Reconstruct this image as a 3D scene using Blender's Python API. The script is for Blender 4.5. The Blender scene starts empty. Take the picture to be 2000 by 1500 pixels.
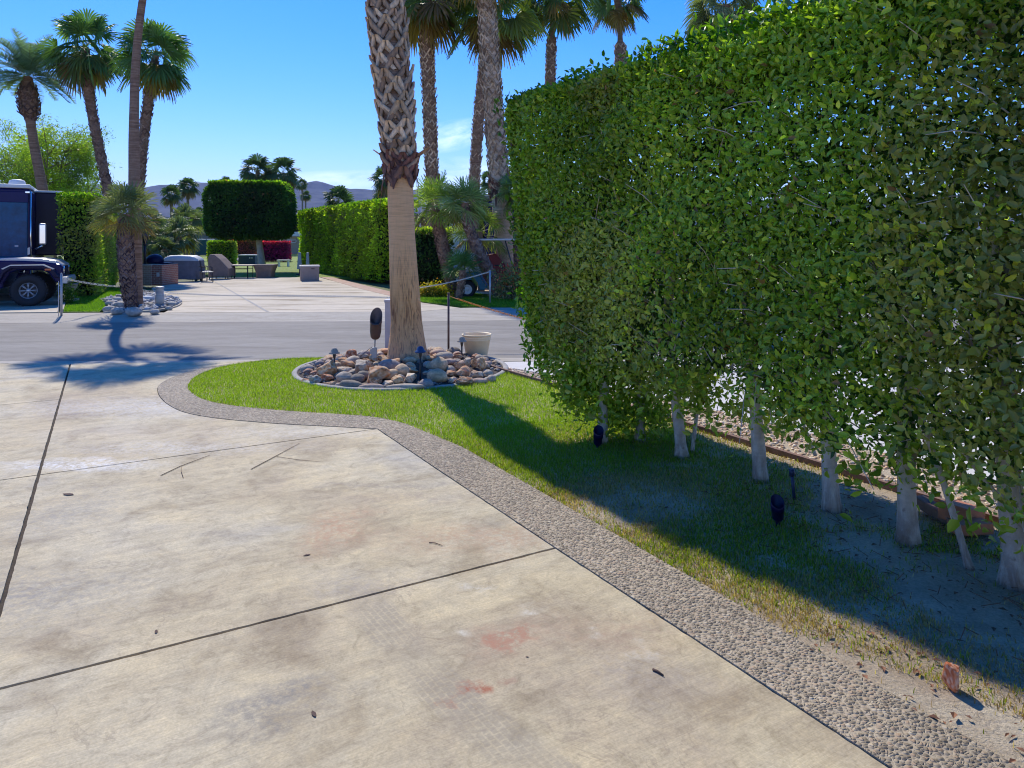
import bpy, math, random
import numpy as np
from mathutils import Vector, Matrix, noise as mnoise
R = np.random.default_rng(7)
random.seed(7)
PI = math.pi
HZ, FP, EYE = 465.0, 1400.0, 2.0
scene = bpy.context.scene
COL = scene.collection

# ---------------------------------------------------------------- placing
def G(x, y, z=0.0):
    """ground point seen at photo pixel x, y"""
    Y = FP * (EYE - z) / (y - HZ)
    return np.array(((x - 1000) / FP * Y, Y, z))
def W(x, y, Y):
    return np.array(((x - 1000) / FP * Y, Y, EYE - (y - HZ) / FP * Y))
UD = np.array((-.4926, .8703, 0)); VD = np.array((.8703, .4926, 0))   # along the driveway, across it
def UV(u, v, z=0.0):
    return UD * u + VD * v + np.array((0, 0, z))
ROTU = math.radians(29.51)

# ---------------------------------------------------------------- materials
MATS = {}
def newmat(name):
    m = bpy.data.materials.new(name); m.use_nodes = True
    MATS[name] = m
    nt = m.node_tree; nt.nodes.clear()
    out = nt.nodes.new('ShaderNodeOutputMaterial')
    b = nt.nodes.new('ShaderNodeBsdfPrincipled')
    nt.links.new(b.outputs[0], out.inputs[0])
    return m, nt, b, out
def N(nt, kind, **kw):
    n = nt.nodes.new(kind)
    for k, v in kw.items():
        if hasattr(n, k): setattr(n, k, v)
        else: n.inputs[k.replace('_', ' ')].default_value = v
    return n
def noise(nt, scale, detail=4, rough=.55, vec=None, dist=0.0):
    n = nt.nodes.new('ShaderNodeTexNoise')
    n.inputs['Scale'].default_value = scale; n.inputs['Detail'].default_value = detail
    n.inputs['Roughness'].default_value = rough; n.inputs['Distortion'].default_value = dist
    if vec is not None: nt.links.new(vec, n.inputs['Vector'])
    return n.outputs['Fac']
def ramp(nt, fac, stops):
    r = nt.nodes.new('ShaderNodeValToRGB'); e = r.color_ramp.elements
    while len(e) < len(stops): e.new(.5)
    for i, (p, c) in enumerate(stops):
        e[i].position = p; e[i].color = (*c, 1) if len(c) == 3 else c
    nt.links.new(fac, r.inputs[0]); return r.outputs[0]
def mix(nt, fac, a, b, mode='MIX'):
    m = nt.nodes.new('ShaderNodeMix'); m.data_type = 'RGBA'; m.blend_type = mode
    for sock, v in ((m.inputs[0], fac), (m.inputs[6], a), (m.inputs[7], b)):
        if isinstance(v, (int, float)): sock.default_value = v
        elif isinstance(v, tuple): sock.default_value = (*v, 1)
        else: nt.links.new(v, sock)
    return m.outputs[2]
def mathn(nt, op, a, b=0.0, clamp=False, c=None):
    m = nt.nodes.new('ShaderNodeMath'); m.operation = op; m.use_clamp = clamp
    for i, v in enumerate((a, b) if c is None else (a, b, c)):
        if isinstance(v, (int, float)): m.inputs[i].default_value = v
        else: nt.links.new(v, m.inputs[i])
    return m.outputs[0]
def mapping(nt, vec, scale=(1, 1, 1), rot=(0, 0, 0), loc=(0, 0, 0)):
    m = nt.nodes.new('ShaderNodeMapping')
    m.inputs['Scale'].default_value = scale; m.inputs['Rotation'].default_value = rot
    m.inputs['Location'].default_value = loc
    nt.links.new(vec, m.inputs['Vector']); return m.outputs[0]
def objco(nt): return nt.nodes.new('ShaderNodeTexCoord').outputs['Object']
def worldco(nt): return nt.nodes.new('ShaderNodeNewGeometry').outputs['Position']
def bump(nt, b, h, strength=.3, dist=.01, prev=None):
    n = nt.nodes.new('ShaderNodeBump'); n.inputs['Strength'].default_value = strength
    n.inputs['Distance'].default_value = dist
    nt.links.new(h, n.inputs['Height'])
    if prev is not None: nt.links.new(prev, n.inputs['Normal'])
    nt.links.new(n.outputs[0], b.inputs['Normal']); return n.outputs[0]
def link(nt, a, b): nt.links.new(a, b)

def m_plain(name, col, rough=.6, metal=0.0, var=.12, nscale=6, bmp=0.0, bscale=60, coat=0.0, spec=None):
    m, nt, b, o = newmat(name)
    co = objco(nt); f = noise(nt, nscale, 5, .6, co)
    lo = tuple(c * (1 - var) for c in col); hi = tuple(min(1, c * (1 + var)) for c in col)
    c = ramp(nt, f, [(.3, lo), (.7, hi)])
    link(nt, c, b.inputs['Base Color'])
    b.inputs['Roughness'].default_value = rough; b.inputs['Metallic'].default_value = metal
    if coat: b.inputs['Coat Weight'].default_value = coat; b.inputs['Coat Roughness'].default_value = .04
    if spec is not None: b.inputs['Specular IOR Level'].default_value = spec
    if bmp: bump(nt, b, noise(nt, bscale, 4, .6, co), bmp, .01)
    return m
def m_leaf(name, rough=.42, trans=.3, spec=.5, sat=1.0):
    """foliage: colour attribute on every leaf, light passing through the blade"""
    m, nt, b, o = newmat(name)
    a = nt.nodes.new('ShaderNodeAttribute'); a.attribute_name = 'Col'
    link(nt, a.outputs['Color'], b.inputs['Base Color'])
    b.inputs['Roughness'].default_value = rough; b.inputs['Specular IOR Level'].default_value = spec
    t = nt.nodes.new('ShaderNodeBsdfTranslucent')
    tc = mix(nt, 1.0, a.outputs['Color'], (1.5, 1.7, .55), 'MULTIPLY')
    link(nt, tc, t.inputs['Color'])
    mx = nt.nodes.new('ShaderNodeMixShader'); mx.inputs[0].default_value = trans
    link(nt, b.outputs[0], mx.inputs[1]); link(nt, t.outputs[0], mx.inputs[2])
    link(nt, mx.outputs[0], o.inputs[0]); return m
def m_attr(name, rough=.8, nscale=30, var=.3, bmp=.4, bscale=50, stretch=(1, 1, 1)):
    m, nt, b, o = newmat(name)
    a = nt.nodes.new('ShaderNodeAttribute'); a.attribute_name = 'Col'
    co = mapping(nt, objco(nt), stretch)
    f = noise(nt, nscale, 5, .65, co)
    k = ramp(nt, f, [(.3, (1 - var,) * 3), (.7, (1 + var,) * 3)])
    link(nt, mix(nt, 1.0, a.outputs['Color'], k, 'MULTIPLY'), b.inputs['Base Color'])
    b.inputs['Roughness'].default_value = rough
    b.inputs['Specular IOR Level'].default_value = .3
    if bmp: bump(nt, b, noise(nt, bscale, 5, .6, co), bmp, .01)
    return m

# ---------------------------------------------------------------- meshes
def npmesh(name, V, F, C=None, smooth=False):
    """V (n,3), F (m,4) or (m,3), C (n,3) vertex colours"""
    me = bpy.data.meshes.new(name)
    V = np.asarray(V, dtype=np.float32); F = np.asarray(F, dtype=np.int32)
    k = F.shape[1]
    me.vertices.add(len(V)); me.vertices.foreach_set('co', V.ravel())
    me.loops.add(F.size); me.loops.foreach_set('vertex_index', F.ravel())
    me.polygons.add(len(F)); me.polygons.foreach_set('loop_start', np.arange(0, F.size, k, dtype=np.int32))
    if smooth: me.polygons.foreach_set('use_smooth', np.ones(len(F), dtype=bool))
    me.update(calc_edges=True)
    if C is not None:
        at = me.color_attributes.new('Col', 'FLOAT_COLOR', 'POINT')
        c4 = np.ones((len(V), 4), dtype=np.float32); c4[:, :3] = C
        at.data.foreach_set('color', c4.ravel())
    return me
class MB:
    def __init__(s): s.v = []; s.f = []; s.c = []; s.col = None; s.sm = []
    def add(s, vs, fs, smooth=False):
        b = len(s.v); s.v += [tuple(float(k) for k in p) for p in vs]
        s.f += [tuple(b + i for i in f) for f in fs]; s.sm += [smooth] * len(fs)
        s.c += [s.col or (1, 1, 1)] * len(vs); return s
    def box(s, c, d, rz=0.0, top=1.0, m=None):
        """box centred at c with size d; top scales the upper face"""
        vs = []
        for z in (-.5, .5):
            k = top if z > 0 else 1
            for x, y in ((-.5, -.5), (.5, -.5), (.5, .5), (-.5, .5)):
                px, py = x * d[0] * k, y * d[1] * k
                q = (px * math.cos(rz) - py * math.sin(rz) + c[0], px * math.sin(rz) + py * math.cos(rz) + c[1], z * d[2] + c[2])
                vs.append(q if m is None else tuple(m @ Vector(q)))
        return s.add(vs, [(3, 2, 1, 0), (4, 5, 6, 7), (0, 1, 5, 4), (1, 2, 6, 5), (2, 3, 7, 6), (3, 0, 4, 7)])
    def tube(s, pts, r, n=8, cap=True, smooth=True):
        pts = [Vector(p) for p in pts]; rs = r if hasattr(r, '__len__') else [r] * len(pts)
        vs = []; fs = []; ref = None
        for i, p in enumerate(pts):
            d = (pts[min(i + 1, len(pts) - 1)] - pts[max(i - 1, 0)]).normalized()
            if ref is None:
                ref = d.cross(Vector((0, 0, 1)))
                if ref.length < .1: ref = Vector((1, 0, 0))
            ref = (ref - d * ref.dot(d)).normalized(); q = d.cross(ref)
            for k in range(n):
                a = 2 * PI * k / n
                vs.append(p + (ref * math.cos(a) + q * math.sin(a)) * rs[i])
        for i in range(len(pts) - 1):
            for k in range(n):
                a, b = i * n + k, i * n + (k + 1) % n
                fs.append((a, a + n, b + n, b))
        s.add(vs, fs, smooth)
        if cap:
            b0 = len(s.v) - len(vs)
            s.f.append(tuple(b0 + k for k in range(n))); s.sm.append(False)
            s.f.append(tuple(b0 + len(vs) - 1 - k for k in range(n))); s.sm.append(False)
        return s
    def lathe(s, prof, c=(0, 0, 0), n=24, smooth=True, axis='Z', closed=False):
        vs = []; fs = []
        for r, z in prof:
            for k in range(n):
                a = 2 * PI * k / n; x, y = r * math.cos(a), r * math.sin(a)
                if axis == 'Z': p = (c[0] + x, c[1] + y, c[2] + z)
                elif axis == 'Y': p = (c[0] + x, c[1] + z, c[2] + y)
                else: p = (c[0] + z, c[1] + x, c[2] + y)
                vs.append(p)
        m = len(prof)
        for i in range(m - 1 + (1 if closed else 0)):
            for k in range(n):
                a, b = i * n + k, i * n + (k + 1) % n
                c2, d2 = ((i + 1) % m) * n + (k + 1) % n, ((i + 1) % m) * n + k
                fs.append((a, b, c2, d2))
        return s.add(vs, fs, smooth)
    def prism(s, poly, a, b, axis='Y'):
        """polygon (p,q) swept from a to b along axis; axis Y: p=x q=z, axis X: p=y q=z, axis Z: p=x q=y"""
        def mk(p, q, t):
            return (p, t, q) if axis == 'Y' else ((t, p, q) if axis == 'X' else (p, q, t))
        n = len(poly); vs = [mk(p, q, a) for p, q in poly] + [mk(p, q, b) for p, q in poly]
        fs = [tuple(range(n - 1, -1, -1)), tuple(range(n, 2 * n))] + [(i, (i + 1) % n, (i + 1) % n + n, i + n) for i in range(n)]
        return s.add(vs, fs)
    def mesh(s, name, colors=False):
        me = bpy.data.meshes.new(name); me.from_pydata(s.v, [], s.f)
        me.polygons.foreach_set('use_smooth', s.sm)
        if colors:
            at = me.color_attributes.new('Col', 'FLOAT_COLOR', 'POINT')
            c4 = np.ones((len(s.v), 4), dtype=np.float32); c4[:, :3] = s.c
            at.data.foreach_set('color', c4.ravel())
        me.update(); return me

def put(name, me, mat, parent=None, loc=None, bevel=0.0, fixn=False, **tags):
    if isinstance(me, MB): me = me.mesh(name, colors=me.col is not None)
    if not me.materials: me.materials.append(mat if not isinstance(mat, str) else MATS[mat])
    if fixn:
        import bmesh
        bm = bmesh.new(); bm.from_mesh(me); bmesh.ops.recalc_face_normals(bm, faces=bm.faces); bm.to_mesh(me); bm.free()
    o = bpy.data.objects.new(name, me); COL.objects.link(o)
    if parent is not None: o.parent = parent
    if loc is not None: o.location = loc
    if bevel:
        b = o.modifiers.new('Bevel', 'BEVEL'); b.width = bevel; b.segments = 2; b.limit_method = 'ANGLE'
        b.angle_limit = math.radians(40)
    for k, v in tags.items():
        if v: o[k] = v
    return o
def thing(name, label, cat, loc=(0, 0, 0), rz=0.0, group=None):
    o = bpy.data.objects.new(name, None); COL.objects.link(o)
    o.location = Vector([float(q) for q in loc]); o.rotation_euler = (0, 0, rz); o.empty_display_size = .2
    o['label'] = label; o['category'] = cat
    if group: o['group'] = group
    return o
def copy_tree(o, label=None, loc=None, rz=None, parent=None, s=None):
    c = o.copy(); COL.objects.link(c)
    if parent is not None: c.parent = parent
    if label: c['label'] = label
    if loc is not None: c.location = Vector([float(q) for q in loc])
    if rz is not None: c.rotation_euler = (0, 0, rz)
    if s is not None: c.scale = (s, s, s)
    for ch in list(o.children): copy_tree(ch, parent=c)
    return c
def struct(name, me, mat, **kw):
    o = put(name, me, mat, **kw); o['kind'] = 'structure'; return o

def vnoise(x, y, seed=0):
    """smooth value noise in numpy, 0..1"""
    rg = np.random.default_rng(seed); T = rg.random((64, 64))
    xi = np.floor(x).astype(int); yi = np.floor(y).astype(int)
    fx = x - xi; fy = y - yi; fx = fx * fx * (3 - 2 * fx); fy = fy * fy * (3 - 2 * fy)
    a = T[xi % 64, yi % 64]; b = T[(xi + 1) % 64, yi % 64]; c = T[xi % 64, (yi + 1) % 64]; d = T[(xi + 1) % 64, (yi + 1) % 64]
    return (a * (1 - fx) + b * fx) * (1 - fy) + (c * (1 - fx) + d * fx) * fy
def unit(a): return a / np.maximum(1e-9, np.linalg.norm(a, axis=-1, keepdims=True))
def inpoly(P, poly):
    x, y = P[:, 0], P[:, 1]; ins = np.zeros(len(P), bool); n = len(poly)
    for i in range(n):
        x1, y1 = poly[i][0], poly[i][1]; x2, y2 = poly[(i + 1) % n][0], poly[(i + 1) % n][1]
        if y1 == y2: continue
        c = ((y1 > y) != (y2 > y)) & (x < (x2 - x1) * (y - y1) / (y2 - y1) + x1)
        ins ^= c
    return ins
def smooth_line(pts, k=6):
    """Catmull-Rom through the points"""
    P = [np.array(p, float) for p in pts]; P = [2 * P[0] - P[1]] + P + [2 * P[-1] - P[-2]]
    o = []
    for i in range(1, len(P) - 2):
        for t in np.linspace(0, 1, k, endpoint=False):
            a, b, c, d = P[i - 1:i + 3]
            o.append(.5 * (2 * b + (c - a) * t + (2 * a - 5 * b + 4 * c - d) * t * t + (3 * b - a - 3 * c + d) * t ** 3))
    o.append(P[-2]); return o
import bmesh as _bm
def polysheet(poly, z, depth=0.0):
    """flat polygon at z, with a skirt down by depth"""
    bm = _bm.new(); vs = [bm.verts.new((float(p[0]), float(p[1]), z)) for p in poly]
    f = bm.faces.new(vs)
    if f.calc_area() > 0:
        f.normal_update()
        if f.normal.z < 0: f.normal_flip()
    if depth:
        lo = [bm.verts.new((float(p[0]), float(p[1]), z - depth)) for p in poly]
        n = len(vs)
        for i in range(n): bm.faces.new((vs[i], lo[i], lo[(i + 1) % n], vs[(i + 1) % n]))
    _bm.ops.triangulate(bm, faces=[f])
    me = bpy.data.meshes.new('sheet'); bm.to_mesh(me); bm.free(); return me
def bandmesh(A, B, z, depth=0.0):
    n = len(A); V = []; F = []
    for a, b in zip(A, B): V += [(a[0], a[1], z), (b[0], b[1], z)]
    for i in range(n - 1): F.append((2 * i, 2 * i + 1, 2 * i + 3, 2 * i + 2))
    if depth:
        o = len(V); V += [(x, y, z2 - depth) for x, y, z2 in V]
        for i in range(n - 1):
            F.append((2 * i, 2 * i + 2, o + 2 * i + 2, o + 2 * i)); F.append((2 * i + 1, o + 2 * i + 1, o + 2 * i + 3, 2 * i + 3))
        F.append((0, o, o + 1, 1)); e = 2 * n - 2; F.append((e, e + 1, o + e + 1, o + e))
    me = bpy.data.meshes.new('band'); me.from_pydata([tuple(map(float, v)) for v in V], [], F)
    bm = _bm.new(); bm.from_mesh(me)
    for f in bm.faces: f.normal_update()
    if bm.faces: 
        bm.faces.ensure_lookup_table()
        if bm.faces[0].normal.z < 0: _bm.ops.reverse_faces(bm, faces=bm.faces)
    bm.to_mesh(me); bm.free(); return me

# ---------------------------------------------------------------- foliage
def leafcloud(P, D, NN, L, Wd, C, fold=.18, curl=.12):
    """one folded pointed leaf (6 verts, 2 quads) at each P along D facing NN"""
    n = len(P); D = unit(D); S = unit(np.cross(D, NN)); Nn = np.cross(S, D)
    L = L[:, None]; Wd = Wd[:, None]
    V = np.empty((n, 6, 3))
    V[:, 0] = P
    V[:, 1] = P + D * L * .30 + S * Wd * .46 + Nn * Wd * fold
    V[:, 2] = P + D * L * .68 + S * Wd * .40 + Nn * (Wd * fold - L * curl * .35)
    V[:, 3] = P + D * L - Nn * L * curl
    V[:, 4] = P + D * L * .68 - S * Wd * .40 + Nn * (Wd * fold - L * curl * .35)
    V[:, 5] = P + D * L * .30 - S * Wd * .46 + Nn * Wd * fold
    b = (np.arange(n) * 6)[:, None]
    F = np.concatenate([b + np.array([[0, 1, 2, 3]]), b + np.array([[0, 3, 4, 5]])])
    CC = np.repeat(C, 6, axis=0)
    return V.reshape(-1, 3), F, CC
GREENS = dict(
    ficus=((.19, .30, .030), (.33, .45, .045), (.68, .72, .08), (.42, .38, .13)),
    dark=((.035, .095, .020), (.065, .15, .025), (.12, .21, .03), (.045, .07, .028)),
    lime=((.09, .20, .015), (.15, .28, .02), (.30, .42, .03), (.08, .13, .02)))
def leafcolors(n, pal, fresh=.12, dull=.2, P=None, pscale=1.1, seed=3):
    a, b, c, d = [np.array(k) for k in pal]
    t = R.random(n)[:, None]; C = a * (1 - t) + b * t
    if P is not None:
        q = vnoise(P[:, 0] * pscale + P[:, 1] * pscale * .7 + 20, P[:, 2] * pscale + 9, seed)
        dul = q < dull * 1.5 + .10
        C[dul] = C[dul] * .45 + d * .55
        q2 = vnoise((P[:, 0] + P[:, 1]) * 1.3 + 11, P[:, 2] * .45 + 2, seed + 9)
        fr = R.random(n) < fresh * (.25 + 3.2 * np.clip(q2 - .35, 0, 1))
    else: fr = R.random(n) < fresh
    C[fr] = b * .3 + c * (R.random(fr.sum())[:, None] * .6 + .35)
    C *= (.66 + .66 * R.random(n))[:, None]
    if P is not None: C *= (.62 + .62 * vnoise(P[:, 0] * .9 + P[:, 1] * .9 + 31, P[:, 2] * .7 + 17, seed + 3) + .18 * vnoise(P[:, 0] * 4 + P[:, 1] * 4, P[:, 2] * 4 + 5, seed + 4))[:, None]
    br = R.random(n) < .012; C[br] = np.array((.30, .17, .07)) * (.6 + .8 * R.random(br.sum()))[:, None]
    return C
def boxcloud(n, lo, hi, shell=.22, skip=(), rnd=.12, lump=.07, seed=1, fscale=2.2):
    """points near the surface of a box (local), with outward normals; rounded, lumpy"""
    lo = np.array(lo, float); hi = np.array(hi, float); s = hi - lo
    areas = {'x-': s[1] * s[2], 'x+': s[1] * s[2], 'y-': s[0] * s[2], 'y+': s[0] * s[2], 'z+': s[0] * s[1], 'z-': s[0] * s[1]}
    for k in skip: areas[k] = 0
    keys = list(areas); w = np.array([areas[k] for k in keys]); idx = R.choice(len(keys), n, p=w / w.sum())
    P = lo + R.random((n, 3)) * s; NN = np.zeros((n, 3))
    for i, k in enumerate(keys):
        m = idx == i; ax = 'xyz'.index(k[0]); sg = 1 if k[1] == '+' else -1
        NN[m, ax] = sg; P[m, ax] = hi[ax] if sg > 0 else lo[ax]
    # lumps
    q = P * fscale
    a = vnoise(q[:, 0] + q[:, 2] * .9 + 5, q[:, 1] + q[:, 2] * .8 + 7, seed) - .5
    dep = -np.abs(R.normal(0, 1, n)) * shell * .5 + a * 2 * lump
    P += NN * dep[:, None]
    # rounded corners
    if rnd:
        c = np.clip(P, lo + rnd, hi - rnd); d = P - c; ln = np.linalg.norm(d, axis=1)
        k = ln > rnd; P[k] = c[k] + d[k] / ln[k, None] * rnd
        NN = np.where(k[:, None], unit(d + 1e-6), NN)
    return P, NN
def leaves_on(P, NN, size, pal, up=.5, spread=.9, fresh=.12, ratio=.52, seed=3, pscale=1.1, curl=.12, dull=.2):
    n = len(P)
    D = NN * .28 + R.normal(0, spread * .55, (n, 3)) + np.array((0, 0, up * .35))
    F = NN * 1.2 + np.array((0, 0, up * .8)) + R.normal(0, .48, (n, 3))
    L = size * (.45 + .95 * R.random(n) ** 1.2); Wd = L * ratio * (.75 + .45 * R.random(n))
    return leafcloud(P, D, F, L, Wd, leafcolors(n, pal, fresh, dull=dull, P=P, seed=seed, pscale=pscale), curl=curl)
def merge(parts):
    V = []; F = []; C = []; b = 0
    for v, f, c in parts:
        V.append(v); F.append(f + b); C.append(c); b += len(v)
    return np.concatenate(V), np.concatenate(F), np.concatenate(C)
def xform(V, rz=0.0, loc=(0, 0, 0)):
    c, s = math.cos(rz), math.sin(rz); M = np.array(((c, s, 0), (-s, c, 0), (0, 0, 1)))
    return V @ M + np.array(loc)

# fan palm leaf: hub, n blades (8 verts each), droop by gravity
def fanleaf(hub, A, up, Rr, nseg, span, droop, col, join=.5, wk=1.0):
    A = A / np.linalg.norm(A); S = np.cross(A, up); S /= np.linalg.norm(S) + 1e-9; U = np.cross(S, A)
    a = np.linspace(-span, span, nseg) + R.normal(0, .02, nseg)
    rr = Rr * (1 - .22 * (np.abs(a) / span) ** 2) * (.92 + .16 * R.random(nseg))
    d = np.cos(a)[:, None] * A + np.sin(a)[:, None] * S + (.10 * np.abs(np.sin(a)))[:, None] * U
    d = unit(d); t = unit(-np.sin(a)[:, None] * A + np.cos(a)[:, None] * S)
    w = Rr * (2 * span / nseg) * .5 * wk
    g = np.array((0, 0, -1.0)); pl = (np.arange(nseg) % 2 * 2 - 1)[:, None] * .012 * Rr * U
    V = np.empty((nseg, 8, 3)); r_ = rr[:, None]
    def pt(f, k, gg): return hub + d * r_ * f + g * droop * r_ * gg, t * k
    for j, (f, k, gg) in enumerate(((.04, .004, 0), (join, w * join, .04), (.78, w * .50, .22), (1.0, .003, .5))):
        c, o = pt(f, k, gg * (.8 + .4 * R.random())); V[:, 2 * j] = c - o + pl; V[:, 2 * j + 1] = c + o - pl
    b = (np.arange(nseg) * 8)[:, None]
    F = np.concatenate([b + np.array([[0, 1, 3, 2]]), b + np.array([[2, 3, 5, 4]]), b + np.array([[4, 5, 7, 6]])])
    C = np.repeat(np.array(col)[None] * (.8 + .4 * R.random((nseg, 1))), 8, axis=0).reshape(nseg, 8, 3)
    C[:, 6:] = C[:, 6:] * .6 + np.array((.22, .17, .06)) * .4
    return V.reshape(-1, 3), F, C.reshape(-1, 3)
def strip(p0, p1, w, nrm, col, sag=0.0, n=4, w1=None):
    p0 = np.array(p0, float); p1 = np.array(p1, float); d = p1 - p0; s = np.cross(d, nrm); s /= np.linalg.norm(s) + 1e-9
    V = []; w1 = w if w1 is None else w1
    for i in range(n + 1):
        t = i / n; c = p0 + d * t - np.array((0, 0, sag * 4 * t * (1 - t))) * np.linalg.norm(d)
        k = w * (1 - t) + w1 * t; V += [c - s * k, c + s * k]
    F = [[2 * i, 2 * i + 1, 2 * i + 3, 2 * i + 2] for i in range(n)]
    return np.array(V), np.array(F), np.tile(np.array(col), (len(V), 1))
def fan_crown(c, nl=38, Rr=.85, pet=.9, nseg=26, lo=-65, hi=85, col=(.06, .12, .03), col2=(.15, .22, .05), dead=.12, span=1.75, droop=.55, join=.5, wk=1.0):
    """fan-palm crown centred at c"""
    parts = []; c = np.array(c, float)
    for i in range(nl):
        t = (i + .5) / nl; el = math.radians(hi + (lo - hi) * t ** .85 + R.normal(0, 11)); az = i * 2.39996 + R.normal(0, .15)
        A = np.array((math.cos(el) * math.cos(az), math.cos(el) * math.sin(az), math.sin(el)))
        pl = pet * (.75 + .4 * R.random()); rr = Rr * (.85 + .3 * R.random())
        hub = c + A * pl - np.array((0, 0, .12 * pl * (1 - abs(math.sin(el)))))
        up = np.array((-math.sin(el) * math.cos(az), -math.sin(el) * math.sin(az), math.cos(el)))
        k = R.random(); cc = np.array(col) * (1 - k) + np.array(col2) * k
        if t > 1 - dead: cc = np.array(((.30, .20, .06), (.22, .15, .07), (.34, .26, .05))[i % 3])
        elif t > .75: cc = cc * .6 + np.array((.16, .16, .04)) * .4
        A2 = A - np.array((0, 0, .22 * (1 - abs(A[2])) + (.15 if el < 0 else 0)))
        ph = R.normal(0, .65); up = up * math.cos(ph) + np.cross(A, up) * math.sin(ph)
        parts.append(strip(c + A * .05, hub, .016 * Rr / .85, up, (.16, .20, .06), sag=.03, w1=.010))
        parts.append(fanleaf(hub, A2, up, rr, nseg, span, droop * (.8 + .5 * R.random()), cc, join=join, wk=wk))
    return merge(parts)
def feather_crown(c, nl=34, Lr=2.3, nlf=34, col=(.06, .11, .05), lo=-35, hi=82, arch=.5, ll=.36, wl=.014):
    parts = []; c = np.array(c, float)
    for i in range(nl):
        t = (i + .5) / nl; el = math.radians(hi + (lo - hi) * t ** .9 + R.normal(0, 5)); az = i * 2.39996 + R.normal(0, .1)
        h = np.array((math.cos(az), math.sin(az), 0)); L = Lr * (.85 + .25 * R.random())
        s = np.linspace(0, 1, nlf); e = el - arch * 1.6 * s ** 1.3 * (1 if el > -.2 else .5)
        dx = np.cos(e); dz = np.sin(e); st = L / nlf
        x = np.cumsum(dx) * st; z = np.cumsum(dz) * st
        P = c + h * x[:, None] + np.array((0, 0, 1)) * z[:, None]
        T = h * dx[:, None] + np.array((0, 0, 1)) * dz[:, None]; side = np.array((-math.sin(az), math.cos(az), 0))
        up = np.cross(side, T); up *= np.sign(up[:, 2:3] + 1e-6)
        k = s > .12; P1, T1, U1, s1 = P[k], T[k], up[k], s[k]
        C = np.array(col) * (.7 + .7 * R.random((len(P1), 1)))
        for sg in (-1, 1):
            D = unit(side * sg * .8 + T1 * .55 + U1 * .38) + R.normal(0, .07, (len(P1), 3))
            ln = ll * np.sin(PI * np.clip(s1, .08, .97)) ** .6 + .05
            V = np.empty((len(P1), 4, 3)); D = unit(D)
            wv = T1 * wl
            V[:, 0] = P1 - wv; V[:, 1] = P1 + wv; tip = P1 + D * ln[:, None] - np.array((0, 0, .12)) * ln[:, None]
            V[:, 2] = tip + wv * .25; V[:, 3] = tip - wv * .25
            b = (np.arange(len(P1)) * 4)[:, None]
            parts.append((V.reshape(-1, 3), b + np.array([[0, 1, 2, 3]]), np.repeat(C, 4, axis=0)))
        for q in range(0, nlf - 2, 4):
            parts.append(strip(P[q], P[min(q + 4, nlf - 1)], .018 * (1 - .7 * q / nlf), up[q], (.17, .17, .06), n=1))
    return merge(parts)

# boots: inverted-V leaf bases woven up the trunk
BOOT_O = [(-.036, .03), (-.080, -.045), (-.145, -.13), (-.205, -.225)]
BOOT_I = [(-.001, .035), (-.010, -.065), (-.070, -.155), (-.145, -.25)]
BOOT_R = [.055, .045, .022, .002]
def boots(axis, rad, z0, z1, dz, k=1.0, out=1.0, pal=((.30, .20, .13), (.17, .11, .075), (.36, .27, .19))):
    """axis(z)->xy, rad(z)->r"""
    V = []; F = []; C = []; i = 0; z = z0
    while z < z1:
        th0 = i * 2.39996 + R.normal(0, .12); zz = z + R.normal(0, dz * .8); kk = k * (.82 + .36 * R.random())
        tw = R.normal(0, .10); c = np.array(pal[R.integers(len(pal))]) * (.7 + .6 * R.random()); oo = out * (.7 + .9 * R.random())
        for sg in (-1, 1):
            if R.random() < .06: continue
            b = len(V); th_k = 1.0 + (R.random() - .5) * .25
            for lay in (0, 1):
                for (ox, oz), (ix, iz), rr in zip(BOOT_O, BOOT_I, BOOT_R):
                    for (px, pz), bow in (((ox, oz), 0), (((ox + ix) / 2, (oz + iz) / 2), .012), ((ix, iz), 0)):
                        px *= -sg * kk * th_k; pz *= kk; px += tw * pz
                        h = zz + pz; r0 = rad(h); r = r0 + (rr * oo + bow + .012) * kk - (.02 * kk if lay else 0)
                        a = th0 + px / max(r0, .05); ax = axis(h)
                        V.append((ax[0] + r * math.cos(a), ax[1] + r * math.sin(a), h))
                        C.append(c * (1.15 if bow else .85))
            for q in range(3):
                for s_ in range(2):
                    v0 = b + q * 3 + s_; F.append((v0, v0 + 1, v0 + 4, v0 + 3))
                for e in (0, 2):
                    v0 = b + q * 3 + e; F.append((v0, v0 + 3, v0 + 15, v0 + 12))
            F.append((b, b + 1, b + 13, b + 12)); F.append((b + 1, b + 2, b + 14, b + 13))
        i += 1; z += dz
    return np.array(V), np.array(F), np.array(C)
def trunk_tube(axis, rad, z0, z1, nz, n=28, wob=.03, col=(.3, .22, .15), ring=0.0, seed=0):
    zs = np.linspace(z0, z1, nz); V = []; F = []; C = []
    for i, z in enumerate(zs):
        ax = axis(z); r = rad(z)
        for k in range(n):
            a = 2 * PI * k / n
            w = 1 + wob * (mnoise.noise(Vector((math.cos(a) * 1.3, math.sin(a) * 1.3, z * .8 + seed))))
            if ring: w += ring * math.sin(z * 2 * PI / .055 + 1.5 * mnoise.noise(Vector((z * 3, a, seed))))
            V.append((ax[0] + r * w * math.cos(a), ax[1] + r * w * math.sin(a), z)); C.append(col)
    for i in range(nz - 1):
        for k in range(n):
            a, b = i * n + k, i * n + (k + 1) % n; F.append((a, b, b + n, a + n))
    return np.array(V), np.array(F), np.array(C)
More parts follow.
